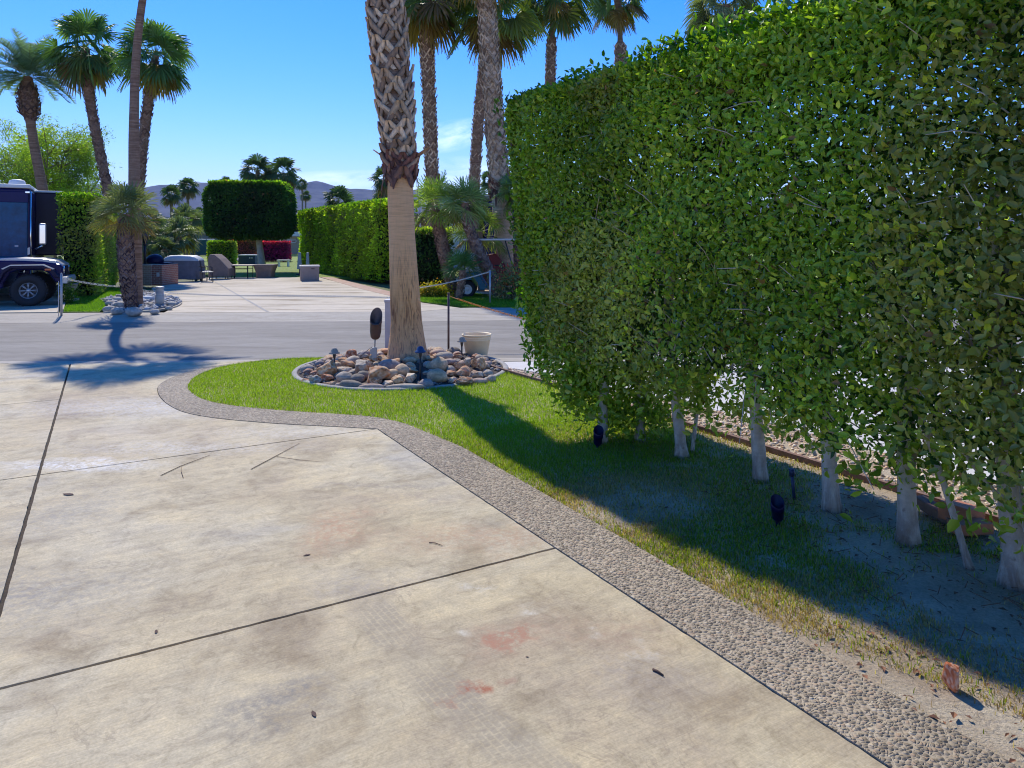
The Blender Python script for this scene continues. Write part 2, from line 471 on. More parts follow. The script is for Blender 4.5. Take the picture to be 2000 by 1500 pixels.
def path_axis(pts):
    """pts: (x,y,z) list ascending in z -> axis(z)"""
    zs = [p[2] for p in pts]; xs = [p[0] for p in pts]; ys = [p[1] for p in pts]
    def f(z):
        return (float(np.interp(z, zs, xs)) + 0.0, float(np.interp(z, zs, ys)))
    if len(pts) > 2:
        q = np.polyfit(zs, xs, min(3, len(pts) - 1)); w = np.polyfit(zs, ys, 1)
        z0, z1 = zs[0] - .5, zs[-1] + .8
        def f(z):
            z = min(max(z, z0), z1); return float(np.polyval(q, z)), float(np.polyval(w, z))
    return f
def rad_of(tab):
    zs = [t[0] for t in tab]; rs = [t[1] for t in tab]
    return lambda z: float(np.interp(z, zs, rs))
SKY_STRENGTH, SKY_SAT, SKY_TINT, SUN_E, EXPO = .15, 1.38, (.70, .61, .83), 2.75, .86
HAZE, HAZE_COL = 0.9e-4, (.32, .46, .84, 1)
# ================================================================ materials of the setting
def mat_concrete():
    m, nt, b, o = newmat('drive_concrete')
    p = worldco(nt)
    q = mapping(nt, p, (1, 1, 1), (0, 0, -ROTU))      # x across the drive, y along it
    big = noise(nt, .55, 5, .6, q, .4); mid = noise(nt, 2.1, 6, .62, q, .6)
    st = mapping(nt, q, (.55, 3.2, 1)); streak = noise(nt, 2.4, 7, .68, st, .5)
    fine = noise(nt, 90, 3, .6, q)
    c1 = ramp(nt, big, [(.32, (.42, .345, .24)), (.46, (.51, .43, .28)), (.56, (.54, .47, .325)), (.68, (.44, .405, .335))])
    c2 = ramp(nt, mid, [(.30, (.66, .62, .58)), (.48, (1, 1, 1)), (.70, (1.15, 1.12, 1.05))])
    c = mix(nt, .85, c1, c2, 'MULTIPLY')
    c3 = ramp(nt, streak, [(.3, (.78, .76, .76)), (.55, (1, 1, 1)), (.75, (1.15, 1.13, 1.09))])
    c = mix(nt, .8, c, c3, 'MULTIPLY')
    mo = noise(nt, 7.5, 8, .78, q, 1.2)
    c = mix(nt, .95, c, ramp(nt, mo, [(.32, (.74, .72, .68)), (.48, (1, 1, 1)), (.66, (1.16, 1.14, 1.08))]), 'MULTIPLY')
    vn = noise(nt, 1.3, 5, .6, q, 2.2); vl = mathn(nt, 'SUBTRACT', 1.0, mathn(nt, 'MULTIPLY', mathn(nt, 'ABSOLUTE', mathn(nt, 'SUBTRACT', vn, .5)), 60.0, True), True)
    vl = mathn(nt, 'MULTIPLY', vl, ramp(nt, noise(nt, 1.9, 4, .6, q), [(.48, (0, 0, 0)), (.62, (.5, .5, .5))])); c = mix(nt, vl, c, (.30, .24, .17))
    # brush lines
    br = mapping(nt, q, (2.2, 48, 1)); bl = noise(nt, 3, 5, .7, br, .5)
    c = mix(nt, .55, c, ramp(nt, bl, [(.36, (.80, .79, .77)), (.64, (1.14, 1.14, 1.13))]), 'MULTIPLY')
    c = mix(nt, .8, c, ramp(nt, fine, [(.3, (.82, .82, .82)), (.7, (1.12, 1.12, 1.12))]), 'MULTIPLY')
    wig = nt.nodes.new('ShaderNodeTexNoise'); wig.inputs['Scale'].default_value = 4.5; wig.inputs['Detail'].default_value = 6
    link(nt, p, wig.inputs['Vector'])
    wo = nt.nodes.new('ShaderNodeVectorMath'); wo.operation = 'MULTIPLY_ADD'
    link(nt, wig.outputs['Color'], wo.inputs[0]); wo.inputs[1].default_value = (.5, .5, 0)
    link(nt, p, wo.inputs[2])
    def spot(px, py, rx, ry, colr, amt, edge=.6, warp=True, rough=True):
        nonlocal c
        g = G(px, py); off = np.array((.25, .25, 0)) if warp else np.zeros(3)
        mp = nt.nodes.new('ShaderNodeVectorMath'); mp.operation = 'SUBTRACT'
        link(nt, wo.outputs[0] if warp else p, mp.inputs[0]); mp.inputs[1].default_value = tuple(g + off)
        s = nt.nodes.new('ShaderNodeVectorMath'); s.operation = 'MULTIPLY'; link(nt, mp.outputs[0], s.inputs[0])
        s.inputs[1].default_value = (1 / rx, 1 / ry, 0)
        l = nt.nodes.new('ShaderNodeVectorMath'); l.operation = 'LENGTH'; link(nt, s.outputs[0], l.inputs[0])
        f = mathn(nt, 'SUBTRACT', 1.0, l.outputs['Value']); f = mathn(nt, 'DIVIDE', f, edge, True)
        if rough:
            n = ramp(nt, noise(nt, 26, 6, .75, p), [(.38, (0, 0, 0)), (.62, (1, 1, 1))]); f = mathn(nt, 'MULTIPLY', f, n)
        f = mathn(nt, 'MULTIPLY', f, amt); c = mix(nt, f, c, colr)
    # rust marks, brown and grey washes, pale drips
    spot(1005, 1262, .14, .11, (.36, .14, .09), 1.0, .35)
    spot(985, 1262, .28, .2, (.46, .29, .18), .5)
    spot(912, 1370, .10, .08, (.36, .13, .07), 1.0, .4)
    spot(975, 1350, .05, .04, (.32, .16, .11), .5)
    spot(1180, 1240, .5, .30, (.44, .29, .19), .55, 1.0)
    spot(900, 1060, .75, .35, (.44, .28, .17), .75, 1.0)
    spot(660, 1040, .30, .55, (.46, .27, .16), .8, .8)
    spot(1010, 1050, .4, .22, (.42, .27, .17), .7, 1.0)
    spot(820, 980, .9, .25, (.34, .27, .21), .7, 1.0)
    spot(760, 955, 1.1, .10, (.28, .24, .20), .7, .8)
    spot(1230, 1250, .25, .12, (.30, .22, .16), .5, 1.0)
    spot(560, 1380, .35, .22, (.20, .19, .18), .7, 1.0)
    spot(500, 1420, .2, .35, (.20, .19, .17), .7, 1.0)
    spot(40, 1180, .9, .6, (.24, .235, .23), .7, 1.0)
    spot(130, 1010, .6, .7, (.27, .26, .25), .6, 1.0)
    spot(700, 1150, .45, .25, (.33, .31, .32), .35, 1.0)
    spot(1250, 1330, .4, .3, (.36, .33, .30), .4, 1.0)
    spot(350, 880, 1.5, .35, (.66, .64, .60), .6, 1.0)
    spot(150, 915, .9, .22, (.78, .77, .74), .8, .7)
    spot(300, 800, 2.2, .7, (.60, .60, .60), .75, 1.0)
    spot(230, 850, 1.6, .5, (.50, .40, .31), .5, 1.0)
    spot(620, 850, 1.6, .3, (.66, .63, .56), .6, 1.0)
    for x, y in ((930, 1160), (1158, 1238), (1042, 1210), (900, 1246), (1245, 1285)):
        spot(x, y, .09, .07, (.62, .58, .47), .8, 1.0, True, True)
        spot(x, y, .035, .02, (.70, .66, .55), .5, .8, False, True)
    # tyre print: rows of tread blocks along a curved band
    s2 = nt.nodes.new('ShaderNodeSeparateXYZ'); a0 = G(700, 1170); a1 = G(1010, 1500); d = unit((a1 - a0)[None])[0]
    ang = math.atan2(d[1], d[0])
    tq = mapping(nt, p, (1, 1, 1), (0, 0, 0), tuple(-a0)); tq = mapping(nt, tq, (1, 1, 1), (0, 0, -ang)); link(nt, tq, s2.inputs[0])
    yy = mathn(nt, 'ADD', s2.outputs[1], mathn(nt, 'MULTIPLY', mathn(nt, 'POWER', mathn(nt, 'SUBTRACT', s2.outputs[0], .75), 2.0), -.10))
    yy = mathn(nt, 'ADD', yy, .03)
    band = mathn(nt, 'DIVIDE', mathn(nt, 'SUBTRACT', .125, mathn(nt, 'ABSOLUTE', yy)), .02, True)
    br_ = nt.nodes.new('ShaderNodeTexBrick'); br_.inputs['Scale'].default_value = 1; br_.inputs['Brick Width'].default_value = .045
    br_.inputs['Row Height'].default_value = .032; br_.inputs['Mortar Size'].default_value = .006; br_.inputs['Mortar Smooth'].default_value = .6
    link(nt, tq, br_.inputs['Vector'])
    tf = mathn(nt, 'MULTIPLY', band, mathn(nt, 'SUBTRACT', 1.0, br_.outputs['Fac']))
    fade = mathn(nt, 'MULTIPLY', ramp(nt, noise(nt, 2.2, 4, .6, p), [(.40, (.0,) * 3), (.62, (1,) * 3)]), .45)
    xr = mathn(nt, 'MULTIPLY', mathn(nt, 'MULTIPLY', mathn(nt, 'ADD', s2.outputs[0], .35), 2.0, True), mathn(nt, 'MULTIPLY', mathn(nt, 'SUBTRACT', 2.6, s2.outputs[0]), 3.0, True), True)
    tf = mathn(nt, 'MULTIPLY', mathn(nt, 'MULTIPLY', tf, fade), xr)
    sm = mathn(nt, 'MULTIPLY', mathn(nt, 'MULTIPLY', mathn(nt, 'DIVIDE', mathn(nt, 'SUBTRACT', .15, mathn(nt, 'ABSOLUTE', yy)), .08, True), xr), .20); c = mix(nt, sm, c, (.30, .26, .20))
    c = mix(nt, tf, c, (.29, .25, .19))
    link(nt, c, b.inputs['Base Color']); b.inputs['Roughness'].default_value = .82
    b.inputs['Specular IOR Level'].default_value = .3
    h = mathn(nt, 'ADD', mathn(nt, 'MULTIPLY', bl, .6), mathn(nt, 'MULTIPLY', noise(nt, 160, 4, .6, p), .5))
    bump(nt, b, h, .30, .004)
mat_concrete()
def mat_slab(name, a, bcol, c2, scale=1.0):
    m, nt, b, o = newmat(name); p = worldco(nt); st = mapping(nt, p, (.35, 1.5, 1))
    c = ramp(nt, noise(nt, .9 * scale, 6, .65, st, .6), [(.3, a), (.5, bcol), (.7, c2)])
    c = mix(nt, .7, c, ramp(nt, noise(nt, 7 * scale, 6, .7, st), [(.3, (.72, .71, .69)), (.6, (1, 1, 1)), (.8, (1.12, 1.12, 1.1))]), 'MULTIPLY')
    link(nt, c, b.inputs['Base Color']); b.inputs['Roughness'].default_value = .85
    b.inputs['Specular IOR Level'].default_value = .3
    bump(nt, b, noise(nt, 60, 4, .6, p), .25, .01)
mat_slab('far_concrete', (.27, .215, .14), (.56, .49, .38), (.66, .59, .47), 1.5)
mat_slab('street_asphalt', (.20, .18, .155), (.255, .235, .205), (.30, .28, .245), 1.6)
mat_slab('gutter_concrete', (.35, .31, .25), (.42, .38, .315), (.48, .44, .37), 3)
mat_slab('white_concrete', (.60, .57, .52), (.66, .63, .59), (.70, .68, .64), 1.5)
def mat_aggregate():
    m, nt, b, o = newmat('aggregate'); p = worldco(nt)
    wv = nt.nodes.new('ShaderNodeTexNoise'); wv.inputs['Scale'].default_value = 30; link(nt, p, wv.inputs['Vector'])
    ad = nt.nodes.new('ShaderNodeVectorMath'); ad.operation = 'MULTIPLY_ADD'; link(nt, wv.outputs['Color'], ad.inputs[0]); ad.inputs[1].default_value = (.012, .012, 0); link(nt, p, ad.inputs[2])
    fl = mapping(nt, ad.outputs[0], (1, 1, 0))
    def vor(f, out):
        v = nt.nodes.new('ShaderNodeTexVoronoi'); v.feature = f; v.inputs['Scale'].default_value = 52; v.inputs['Randomness'].default_value = .95
        link(nt, fl, v.inputs['Vector']); return v.outputs[out]
    d = vor('DISTANCE_TO_EDGE', 'Distance'); cc = vor('F1', 'Color'); dd = vor('F1', 'Distance')
    sp = nt.nodes.new('ShaderNodeSeparateColor'); link(nt, cc, sp.inputs[0])
    stone = ramp(nt, sp.outputs[0], [(0, (.17, .135, .095)), (.35, (.28, .23, .165)), (.6, (.36, .30, .215)), (.85, (.32, .225, .15)), (1, (.46, .40, .30))])
    gap = mathn(nt, 'MULTIPLY', d, 9.0, True)
    c = mix(nt, gap, (.45, .37, .255), stone)
    c = mix(nt, .6, c, ramp(nt, noise(nt, 1.3, 5, .6, p), [(.35, (.75, .74, .72)), (.65, (1.15, 1.13, 1.1))]), 'MULTIPLY')
    link(nt, c, b.inputs['Base Color']); b.inputs['Roughness'].default_value = .75
    h = mathn(nt, 'SUBTRACT', 1.0, mathn(nt, 'MULTIPLY', dd, 1.3)); h = mathn(nt, 'MULTIPLY', h, gap)
    bump(nt, b, h, 1.0, .012)
mat_aggregate()
def mat_soil():
    m, nt, b, o = newmat('soil'); p = worldco(nt)
    c = ramp(nt, noise(nt, 1.6, 6, .65, p, .3), [(.3, (.36, .27, .18)), (.5, (.56, .45, .32)), (.7, (.76, .66, .49))])
    c = mix(nt, .7, c, ramp(nt, noise(nt, 55, 4, .7, p), [(.3, (.62, .6, .56)), (.55, (1, 1, 1)), (.75, (1.25, 1.22, 1.15))]), 'MULTIPLY')
    link(nt, c, b.inputs['Base Color']); b.inputs['Roughness'].default_value = .95; b.inputs['Specular IOR Level'].default_value = .1
    bump(nt, b, noise(nt, 45, 6, .75, p), .9, .03)
mat_soil()
def mat_turf(name, a, bb, c3, sc=1.0):
    m, nt, b, o = newmat(name); p = worldco(nt)
    c = ramp(nt, noise(nt, .25 * sc, 4, .6, p, .2), [(.3, a), (.55, bb), (.75, c3)])
    c = mix(nt, .8, c, ramp(nt, noise(nt, 18 * sc, 5, .75, p), [(.3, (.5, .55, .4)), (.55, (1, 1, 1)), (.75, (1.4, 1.35, 1.2))]), 'MULTIPLY')
    link(nt, c, b.inputs['Base Color']); b.inputs['Roughness'].default_value = .8; b.inputs['Specular IOR Level'].default_value = .2
    bump(nt, b, noise(nt, 30 * sc, 5, .8, p), .8, .05)
mat_turf('turf', (.10, .20, .02), (.15, .26, .025), (.20, .29, .035))
mat_turf('golf_turf', (.16, .23, .03), (.21, .28, .035), (.26, .31, .05), .4)
mat_turf('ground_mat', (.20, .18, .10), (.14, .17, .06), (.26, .22, .14), .2)
def mat_paver():
    m, nt, b, o = newmat('paver'); p = mapping(nt, worldco(nt), (1, 1, 1), (0, 0, -ROTU))
    br = nt.nodes.new('ShaderNodeTexBrick'); br.inputs['Scale'].default_value = 1; br.inputs['Brick Width'].default_value = .21; br.inputs['Row Height'].default_value = .105
    br.inputs['Mortar Size'].default_value = .006
    br.inputs['Color1'].default_value = (.42, .24, .17, 1); br.inputs['Color2'].default_value = (.50, .36, .27, 1); br.inputs['Mortar'].default_value = (.30, .26, .21, 1)
    link(nt, p, br.inputs['Vector']); link(nt, br.outputs['Color'], b.inputs['Base Color']); b.inputs['Roughness'].default_value = .9
mat_paver()
def mat_brick(name, c1, c2, mo, bw=.21, rh=.075):
    m, nt, b, o = newmat(name); g = nt.nodes.new('ShaderNodeNewGeometry'); co = objco(nt)
    sx = nt.nodes.new('ShaderNodeSeparateXYZ'); link(nt, co, sx.inputs[0]); cb = nt.nodes.new('ShaderNodeCombineXYZ')
    link(nt, mathn(nt, 'ADD', sx.outputs[0], sx.outputs[1]), cb.inputs[0]); link(nt, sx.outputs[2], cb.inputs[1])
    br = nt.nodes.new('ShaderNodeTexBrick'); br.inputs['Scale'].default_value = 1; br.inputs['Brick Width'].default_value = bw; br.inputs['Row Height'].default_value = rh
    br.inputs['Mortar Size'].default_value = .008; br.inputs['Color1'].default_value = (*c1, 1); br.inputs['Color2'].default_value = (*c2, 1); br.inputs['Mortar'].default_value = (*mo, 1)
    link(nt, cb.outputs[0], br.inputs['Vector']); link(nt, br.outputs['Color'], b.inputs['Base Color']); b.inputs['Roughness'].default_value = .9
    bump(nt, b, br.outputs['Fac'], -.5, .01)
mat_brick('brick_tan', (.34, .22, .15), (.42, .29, .21), (.45, .39, .32)); mat_brick('brick_red', (.30, .11, .08), (.38, .16, .11), (.42, .36, .31))
def mat_fissure():
    m, nt, b, o = newmat('smooth_trunk'); p = worldco(nt)
    v = mapping(nt, p, (34, 34, 1.5)); f = noise(nt, 1.0, 4, .6, v, .9)
    w = mapping(nt, p, (2.5, 2.5, 60)); g = noise(nt, 1.0, 5, .7, w, .8)
    c = ramp(nt, f, [(.36, (.27, .14, .07)), (.46, (.72, .38, .16)), (.68, (.88, .51, .23))])
    sz = nt.nodes.new('ShaderNodeSeparateXYZ'); link(nt, p, sz.inputs[0])
    hi_ = mathn(nt, 'DIVIDE', mathn(nt, 'SUBTRACT', sz.outputs[2], 1.0), 1.0, True)
    c = mix(nt, mathn(nt, 'MULTIPLY', hi_, .92), c, (.83, .49, .25))
    c = mix(nt, mathn(nt, 'ADD', mathn(nt, 'MULTIPLY', hi_, .45), .12), c, ramp(nt, g, [(.36, (.62, .55, .50)), (.5, (.97, .96, .95)), (.66, (1.12, 1.08, 1.05))]), 'MULTIPLY')
    # greyer, bleached towards the foot; reddish stain about knee height
    low = mathn(nt, 'SUBTRACT', 1.0, mathn(nt, 'DIVIDE', sz.outputs[2], .9, True), True)
    c = mix(nt, mathn(nt, 'MULTIPLY', low, .5), c, (.58, .44, .31))
    st = mathn(nt, 'SUBTRACT', 1.0, mathn(nt, 'ABSOLUTE', mathn(nt, 'DIVIDE', mathn(nt, 'SUBTRACT', sz.outputs[2], .86), .36)), True)
    sn = ramp(nt, noise(nt, 1.0, 5, .7, mapping(nt, p, (5.5, 5.5, 1.6)), .4), [(.5, (0, 0, 0)), (.62, (1, 1, 1))])
    c = mix(nt, mathn(nt, 'MULTIPLY', mathn(nt, 'MULTIPLY', st, sn), .8), c, (.20, .075, .04))
    link(nt, c, b.inputs['Base Color']); b.inputs['Roughness'].default_value = .9; b.inputs['Specular IOR Level'].default_value = .15
    h = mathn(nt, 'ADD', mathn(nt, 'MULTIPLY', f, mathn(nt, 'SUBTRACT', 1.0, mathn(nt, 'MULTIPLY', hi_, .85))), mathn(nt, 'MULTIPLY', g, .6)); bump(nt, b, h, .9, .02)
mat_fissure()
def mat_ringtrunk(name, a, bcol):
    m, nt, b, o = newmat(name); p = worldco(nt)
    g = noise(nt, 1.0, 4, .65, mapping(nt, p, (1.5, 1.5, 18)), .5); f = noise(nt, 1.0, 5, .7, mapping(nt, p, (14, 14, 6)))
    c = ramp(nt, g, [(.36, a), (.62, bcol)]); c = mix(nt, .6, c, ramp(nt, f, [(.3, (.7,) * 3), (.7, (1.2,) * 3)]), 'MULTIPLY')
    link(nt, c, b.inputs['Base Color']); b.inputs['Roughness'].default_value = .92; b.inputs['Specular IOR Level'].default_value = .15
    bump(nt, b, g, 1.0, .03)
mat_ringtrunk('ringed_trunk', (.22, .12, .075), (.40, .25, .165)); mat_ringtrunk('tan_trunk', (.56, .37, .24), (.78, .56, .38)); mat_ringtrunk('far_trunk', (.16, .12, .09), (.30, .24, .18))
m_attr('boot_mat', .9, 26, .35, .7, 50, (1, 1, .35)); m_attr('rock_mat', .8, 9, .22, .35, 40); m_attr('bark_mat', .9, 20, .3, .6, 40, (1, 1, .3))
m_leaf('ficus_leaf', .38, .42, .5); m_leaf('palm_leaf', .55, .25, .3); m_leaf('far_leaf', .5, .5, .3); m_leaf('grass_blade', .5, .45, .3); m_leaf('petal', .6, .4, .2)
def mat_bark():
    m, nt, b, o = newmat('ficus_bark'); p = worldco(nt)
    c = ramp(nt, noise(nt, 5, 6, .65, mapping(nt, p, (1, 1, .5)), .4), [(.3, (.42, .35, .28)), (.5, (.60, .53, .44)), (.72, (.72, .66, .57))])
    c = mix(nt, .7, c, ramp(nt, noise(nt, 1.0, 4, .6, mapping(nt, p, (9, 9, 22)), .6), [(.3, (.80, .78, .76)), (.6, (1.06, 1.06, 1.06))]), 'MULTIPLY')
    link(nt, c, b.inputs['Base Color']); b.inputs['Roughness'].default_value = .8
    sz = nt.nodes.new('ShaderNodeSeparateXYZ'); link(nt, p, sz.inputs[0]); low = mathn(nt, 'SUBTRACT', 1.0, mathn(nt, 'DIVIDE', sz.outputs[2], .42, True), True)
    dn = ramp(nt, noise(nt, 9, 6, .75, mapping(nt, p, (1, 1, .35)), .8), [(.40, (0, 0, 0)), (.60, (1, 1, 1))]); c = mix(nt, mathn(nt, 'MULTIPLY', mathn(nt, 'MULTIPLY', low, dn), .9), c, (.20, .12, .08))
    kn = ramp(nt, noise(nt, 14, 3, .5, mapping(nt, p, (1, 1, .8))), [(.66, (0, 0, 0)), (.72, (1, 1, 1))]); c = mix(nt, mathn(nt, 'MULTIPLY', kn, .6), c, (.18, .12, .09)); link(nt, c, b.inputs['Base Color'])
    bump(nt, b, noise(nt, 30, 6, .75, p), .7, .012)
mat_bark()
m_plain('dark_metal', (.035, .035, .04), .45, .3); m_plain('grey_metal', (.42, .43, .44), .45, .4, .1); m_plain('grey_paint', (.42, .44, .47), .55)
m_plain('chrome', (.75, .76, .78), .16, 1.0, .03); m_plain('rubber', (.022, .022, .026), .75, bmp=.3, bscale=40); m_plain('navy_paint', (.006, .008, .085), .25, var=.1, spec=.2)
m_plain('black_paint', (.008, .007, .04), .3, spec=.2); m_plain('white_plastic', (.72, .71, .68), .5, var=.06); m_plain('cream_plastic', (.85, .69, .43), .5, var=.08, bmp=.1)
m_plain('blue_glass', (.002, .09, .19), .12, var=.3, spec=.15); m_plain('dark_glass', (.015, .02, .03), .07); m_plain('mirror_glass', (.45, .55, .70), .04, 1.0, .02)
m_plain('silver_paint', (.45, .46, .49), .3, .5, .08); m_plain('orange_lens', (.75, .16, .04), .25, var=.1); m_plain('teal_paint', (.025, .20, .30), .35, spec=.3)
m_plain('seat_vinyl', (.50, .54, .58), .5, var=.1); m_plain('tan_cloth', (.24, .185, .16), .9, var=.15, bmp=.4, bscale=14); m_plain('grey_cloth', (.16, .165, .20), .8, var=.15, bmp=.5, bscale=7)
m_plain('sunlit_cloth', (.62, .62, .60), .55, var=.08, bmp=.4, bscale=7); m_plain('taupe_plastic', (.36, .28, .25), .6, var=.06); m_plain('pale_plastic', (.62, .58, .54), .55, var=.06)
m_plain('bronze', (.13, .085, .075), .5, .4, .25, 12); m_plain('box_beige', (.52, .47, .40), .6, var=.08); m_plain('blue_metal', (.03, .045, .10), .5, .3)
m_plain('wood_edge', (.22, .125, .085), .85, var=.3, nscale=12, bmp=.5); m_plain('orange_plastic', (.80, .30, .05), .45, var=.1); m_plain('white_chain', (.70, .68, .60), .5, var=.1)
m_plain('joint_filler', (.055, .042, .034), .95, var=.4, nscale=30, bmp=.6); m_plain('ring_curb', (.36, .34, .31), .9, var=.18, nscale=9, bmp=.5, bscale=90); m_plain('wall_paint', (.52, .55, .60), .8, var=.05)
m_plain('tan_wall', (.48, .33, .22), .85, var=.1); m_plain('roof_grey', (.16, .17, .19), .8); m_plain('terracotta', (.45, .17, .08), .8, var=.2, nscale=10, bmp=.4); m_plain('red_paint', (.22, .02, .02), .4)
m_plain('slate_rock', (.30, .30, .31), .85, var=.35, nscale=5, bmp=.5); m_plain('twig_mat', (.10, .06, .045), .9); m_plain('dry_leaf', (.20, .085, .04), .8, var=.5, nscale=20); m_plain('white_roof', (.74, .73, .70), .5, var=.05)
m_plain('green_screen', (.01, .07, .07), .7); m_plain('teal_box', (.03, .06, .11), .5)
def mat_rockhill():
    m, nt, b, o = newmat('mountain_rock'); p = worldco(nt)
    c = ramp(nt, noise(nt, .012, 8, .7, p), [(.35, (.07, .07, .065)), (.65, (.17, .16, .14))]); link(nt, c, b.inputs['Base Color']); b.inputs['Roughness'].default_value = 1
    b.inputs['Specular IOR Level'].default_value = 0
mat_rockhill()

# ================================================================ the ground
big = MB(); big.add([(-9000, -60, -.01), (9000, -60, -.01), (9000, 9000, -.01), (-9000, 9000, -.01)], [(0, 1, 2, 3)])
struct('ground', big, 'ground_mat')
def fan(pts): return [np.array(p) for p in pts]
# street: near edge and far edge, carried on to both sides
near = [(-40, 10.6), (-20, 11.1)] + [tuple(G(x, y)[:2]) for x, y in ((0, 707), (160, 706.5), (420, 704.5), (560, 703), (800, 701.5), (1060, 700))] + [(8, 12.5), (40, 14.0)]
far = [(-40, 15.9), (-20, 16.8)] + [tuple(G(x, y)[:2]) for x, y in ((0, 631), (160, 630), (300, 629.5), (600, 628), (800, 627.5), (1040, 625))] + [(8, 18.6), (40, 21.0)]
XG = np.concatenate([np.linspace(-40, -16, 10)[:-1], np.linspace(-16, 3, 80), np.linspace(3, 40, 14)[1:]])
def online(pts):
    xs = [p[0] for p in pts]; ys = [p[1] for p in pts]; y = np.interp(XG, xs, ys); k = np.array([1, 2, 3, 2, 1]) / 9; y2 = y.copy(); y2[2:-2] = np.convolve(y, k, 'valid'); return [(a, b) for a, b in zip(XG, y2)]
struct('street', bandmesh(online(near), online(far), .004), 'street_asphalt')
near2 = [(-40, 10.4), (-20, 10.9)] + [tuple(G(x, y)[:2]) for x, y in ((0, 713), (160, 713), (420, 709.5), (560, 706), (800, 706), (1060, 708))] + [(8, 11.9), (40, 13.4)]
struct('gutter', bandmesh(online(near2), online(near), .012, .02), 'gutter_concrete')
far2 = [(-40, 16.9), (-20, 17.9)] + [tuple(G(x, y)[:2]) for x, y in ((0, 620), (160, 618.5), (300, 618), (600, 617.5), (800, 616), (900, 608), (1040, 608))] + [(8, 20.4), (40, 22.6)]
# rolled kerb: rises away from the street
fa = online(far); fb = online(far2); V = []; Fq = []
for i, (a, c) in enumerate(zip(fa, fb)):
    for t, z in ((0, .004), (.25, .015), (.55, .075), (.85, .10), (1, .10)):
        V.append((a[0] * (1 - t) + c[0] * t, a[1] * (1 - t) + c[1] * t, z))
for i in range(len(fa) - 1):
    for k in range(4): Fq.append((i * 5 + k, (i + 1) * 5 + k, (i + 1) * 5 + k + 1, i * 5 + k + 1))
kb = npmesh('kerb', V, Fq, smooth=True); struct('kerb', kb, 'gutter_concrete', fixn=True)

# driveway slabs with open joints
outer_px = [(548, 704.5), (480, 711), (420, 719), (372, 729), (338, 741), (315, 753), (308, 765), (313, 780), (330, 796), (362, 811), (420, 822), (500, 830), (570, 835), (650, 839), (704, 842), (738, 844)]
inner_px = [(640, 702), (560, 704.5), (500, 710), (445, 718), (405, 729), (380, 742), (369, 754), (368, 765), (380, 777), (405, 788), (450, 797), (520, 805), (600, 811), (680, 816), (740, 822), (790, 833)]
outer = [g[:2] for g in smooth_line([G(*p) for p in outer_px], 5)]; inner = [g[:2] for g in smooth_line([G(*p) for p in inner_px], 5)]
outer += [UV(u, v)[:2] for u, v in ((5.6, 2.455), (3.8, 2.485), (2.4, 2.52), (1.0, 2.55), (-4.0, 2.56))]
inner += [UV(u, v)[:2] for u, v in ((6.1, 2.915), (4.4, 2.935), (3.0, 2.95), (1.2, 2.95), (-4.0, 2.95))]
struct('border_strip', bandmesh(outer, inner, .036, .04), 'aggregate')
drive = [UV(-4, 2.54)[:2]] + [p + np.array((-.004, -.004)) for p in outer[::-1]] + [np.array(p) for p in smooth_line([G(548, 706), G(420, 710), G(160, 713.5), G(0, 713.5), np.array((-20, 10.85, 0))])]
drive = [np.array(d[:2], float) for d in drive] + [np.array((-20, -4.0))]
def clip(poly, n, d):
    """keep n.p <= d"""
    out = []
    for i in range(len(poly)):
        a, b = poly[i], poly[(i + 1) % len(poly)]; da, db = a @ n - d, b @ n - d
        if da <= 0: out.append(a)
        if (da < 0 < db) or (db < 0 < da): out.append(a + (b - a) * da / (da - db))
    return out
n_, u_ = VD[:2], UD[:2]; us = [-6.1, -2.8, .5, 3.83, 7.13, 10.34, 13.7, 17.0, 20.3, 23.6]; vs_ = [-30, -7.5, -.49, 6]
for i in range(len(us) - 1):
    for j in range(len(vs_) - 1):
        q = drive; gp = .008 if us[i] > 5 else .011
        if i > 4 and j == 2: continue
        if i >= 4 and j == 2:
            q = clip(q, u_, 20.0)          # the last slab runs on to the street
        else: q = clip(q, u_, us[i + 1] - gp)
        q = clip(q, -u_, -(us[i] + gp)); q = clip(q, n_, vs_[j + 1] - .012); q = clip(q, -n_, -(vs_[j] + .012))
        if len(q) > 2:
            qq = []
            for a_, b_ in zip(q, q[1:] + q[:1]):   # chipped, slightly wavy slab edges
                L_ = np.linalg.norm(b_ - a_); k_ = max(1, int(L_ / .05)) if L_ > .5 else 1; nn_ = np.array((-(b_ - a_)[1], (b_ - a_)[0])) / max(L_, 1e-6)
                for t_ in range(k_): qq.append(a_ + (b_ - a_) * t_ / k_ + nn_ * (random.gauss(0, .0011) + .003 * max(0, random.gauss(-1.2, 1)) if t_ else 0))
            q = qq
            me = polysheet(q, .03, .028)
            if i == 4 and j == 2: me.name = 'slab'
            struct('driveway', me, 'drive_concrete')
struct('joint_bed', polysheet(drive, .006), 'joint_filler')
# the scored joint that fades out on the last slab
# lawn soil, from the border to the wooden edging
edge_uv = [(10.08, 5.05), (9.4, 5.07), (8.2, 5.15), (6.2, 5.25), (4.0, 5.33), (0, 5.38), (-4, 5.4)]
edge = [UV(u, v)[:2] for u, v in edge_uv]
lawn_poly = [np.array(p) for p in inner] + edge[::-1] + [np.array(G(925, 709)[:2]), np.array(G(800, 704)[:2])]
struct('lawn_soil', polysheet(lawn_poly, .022), 'soil')
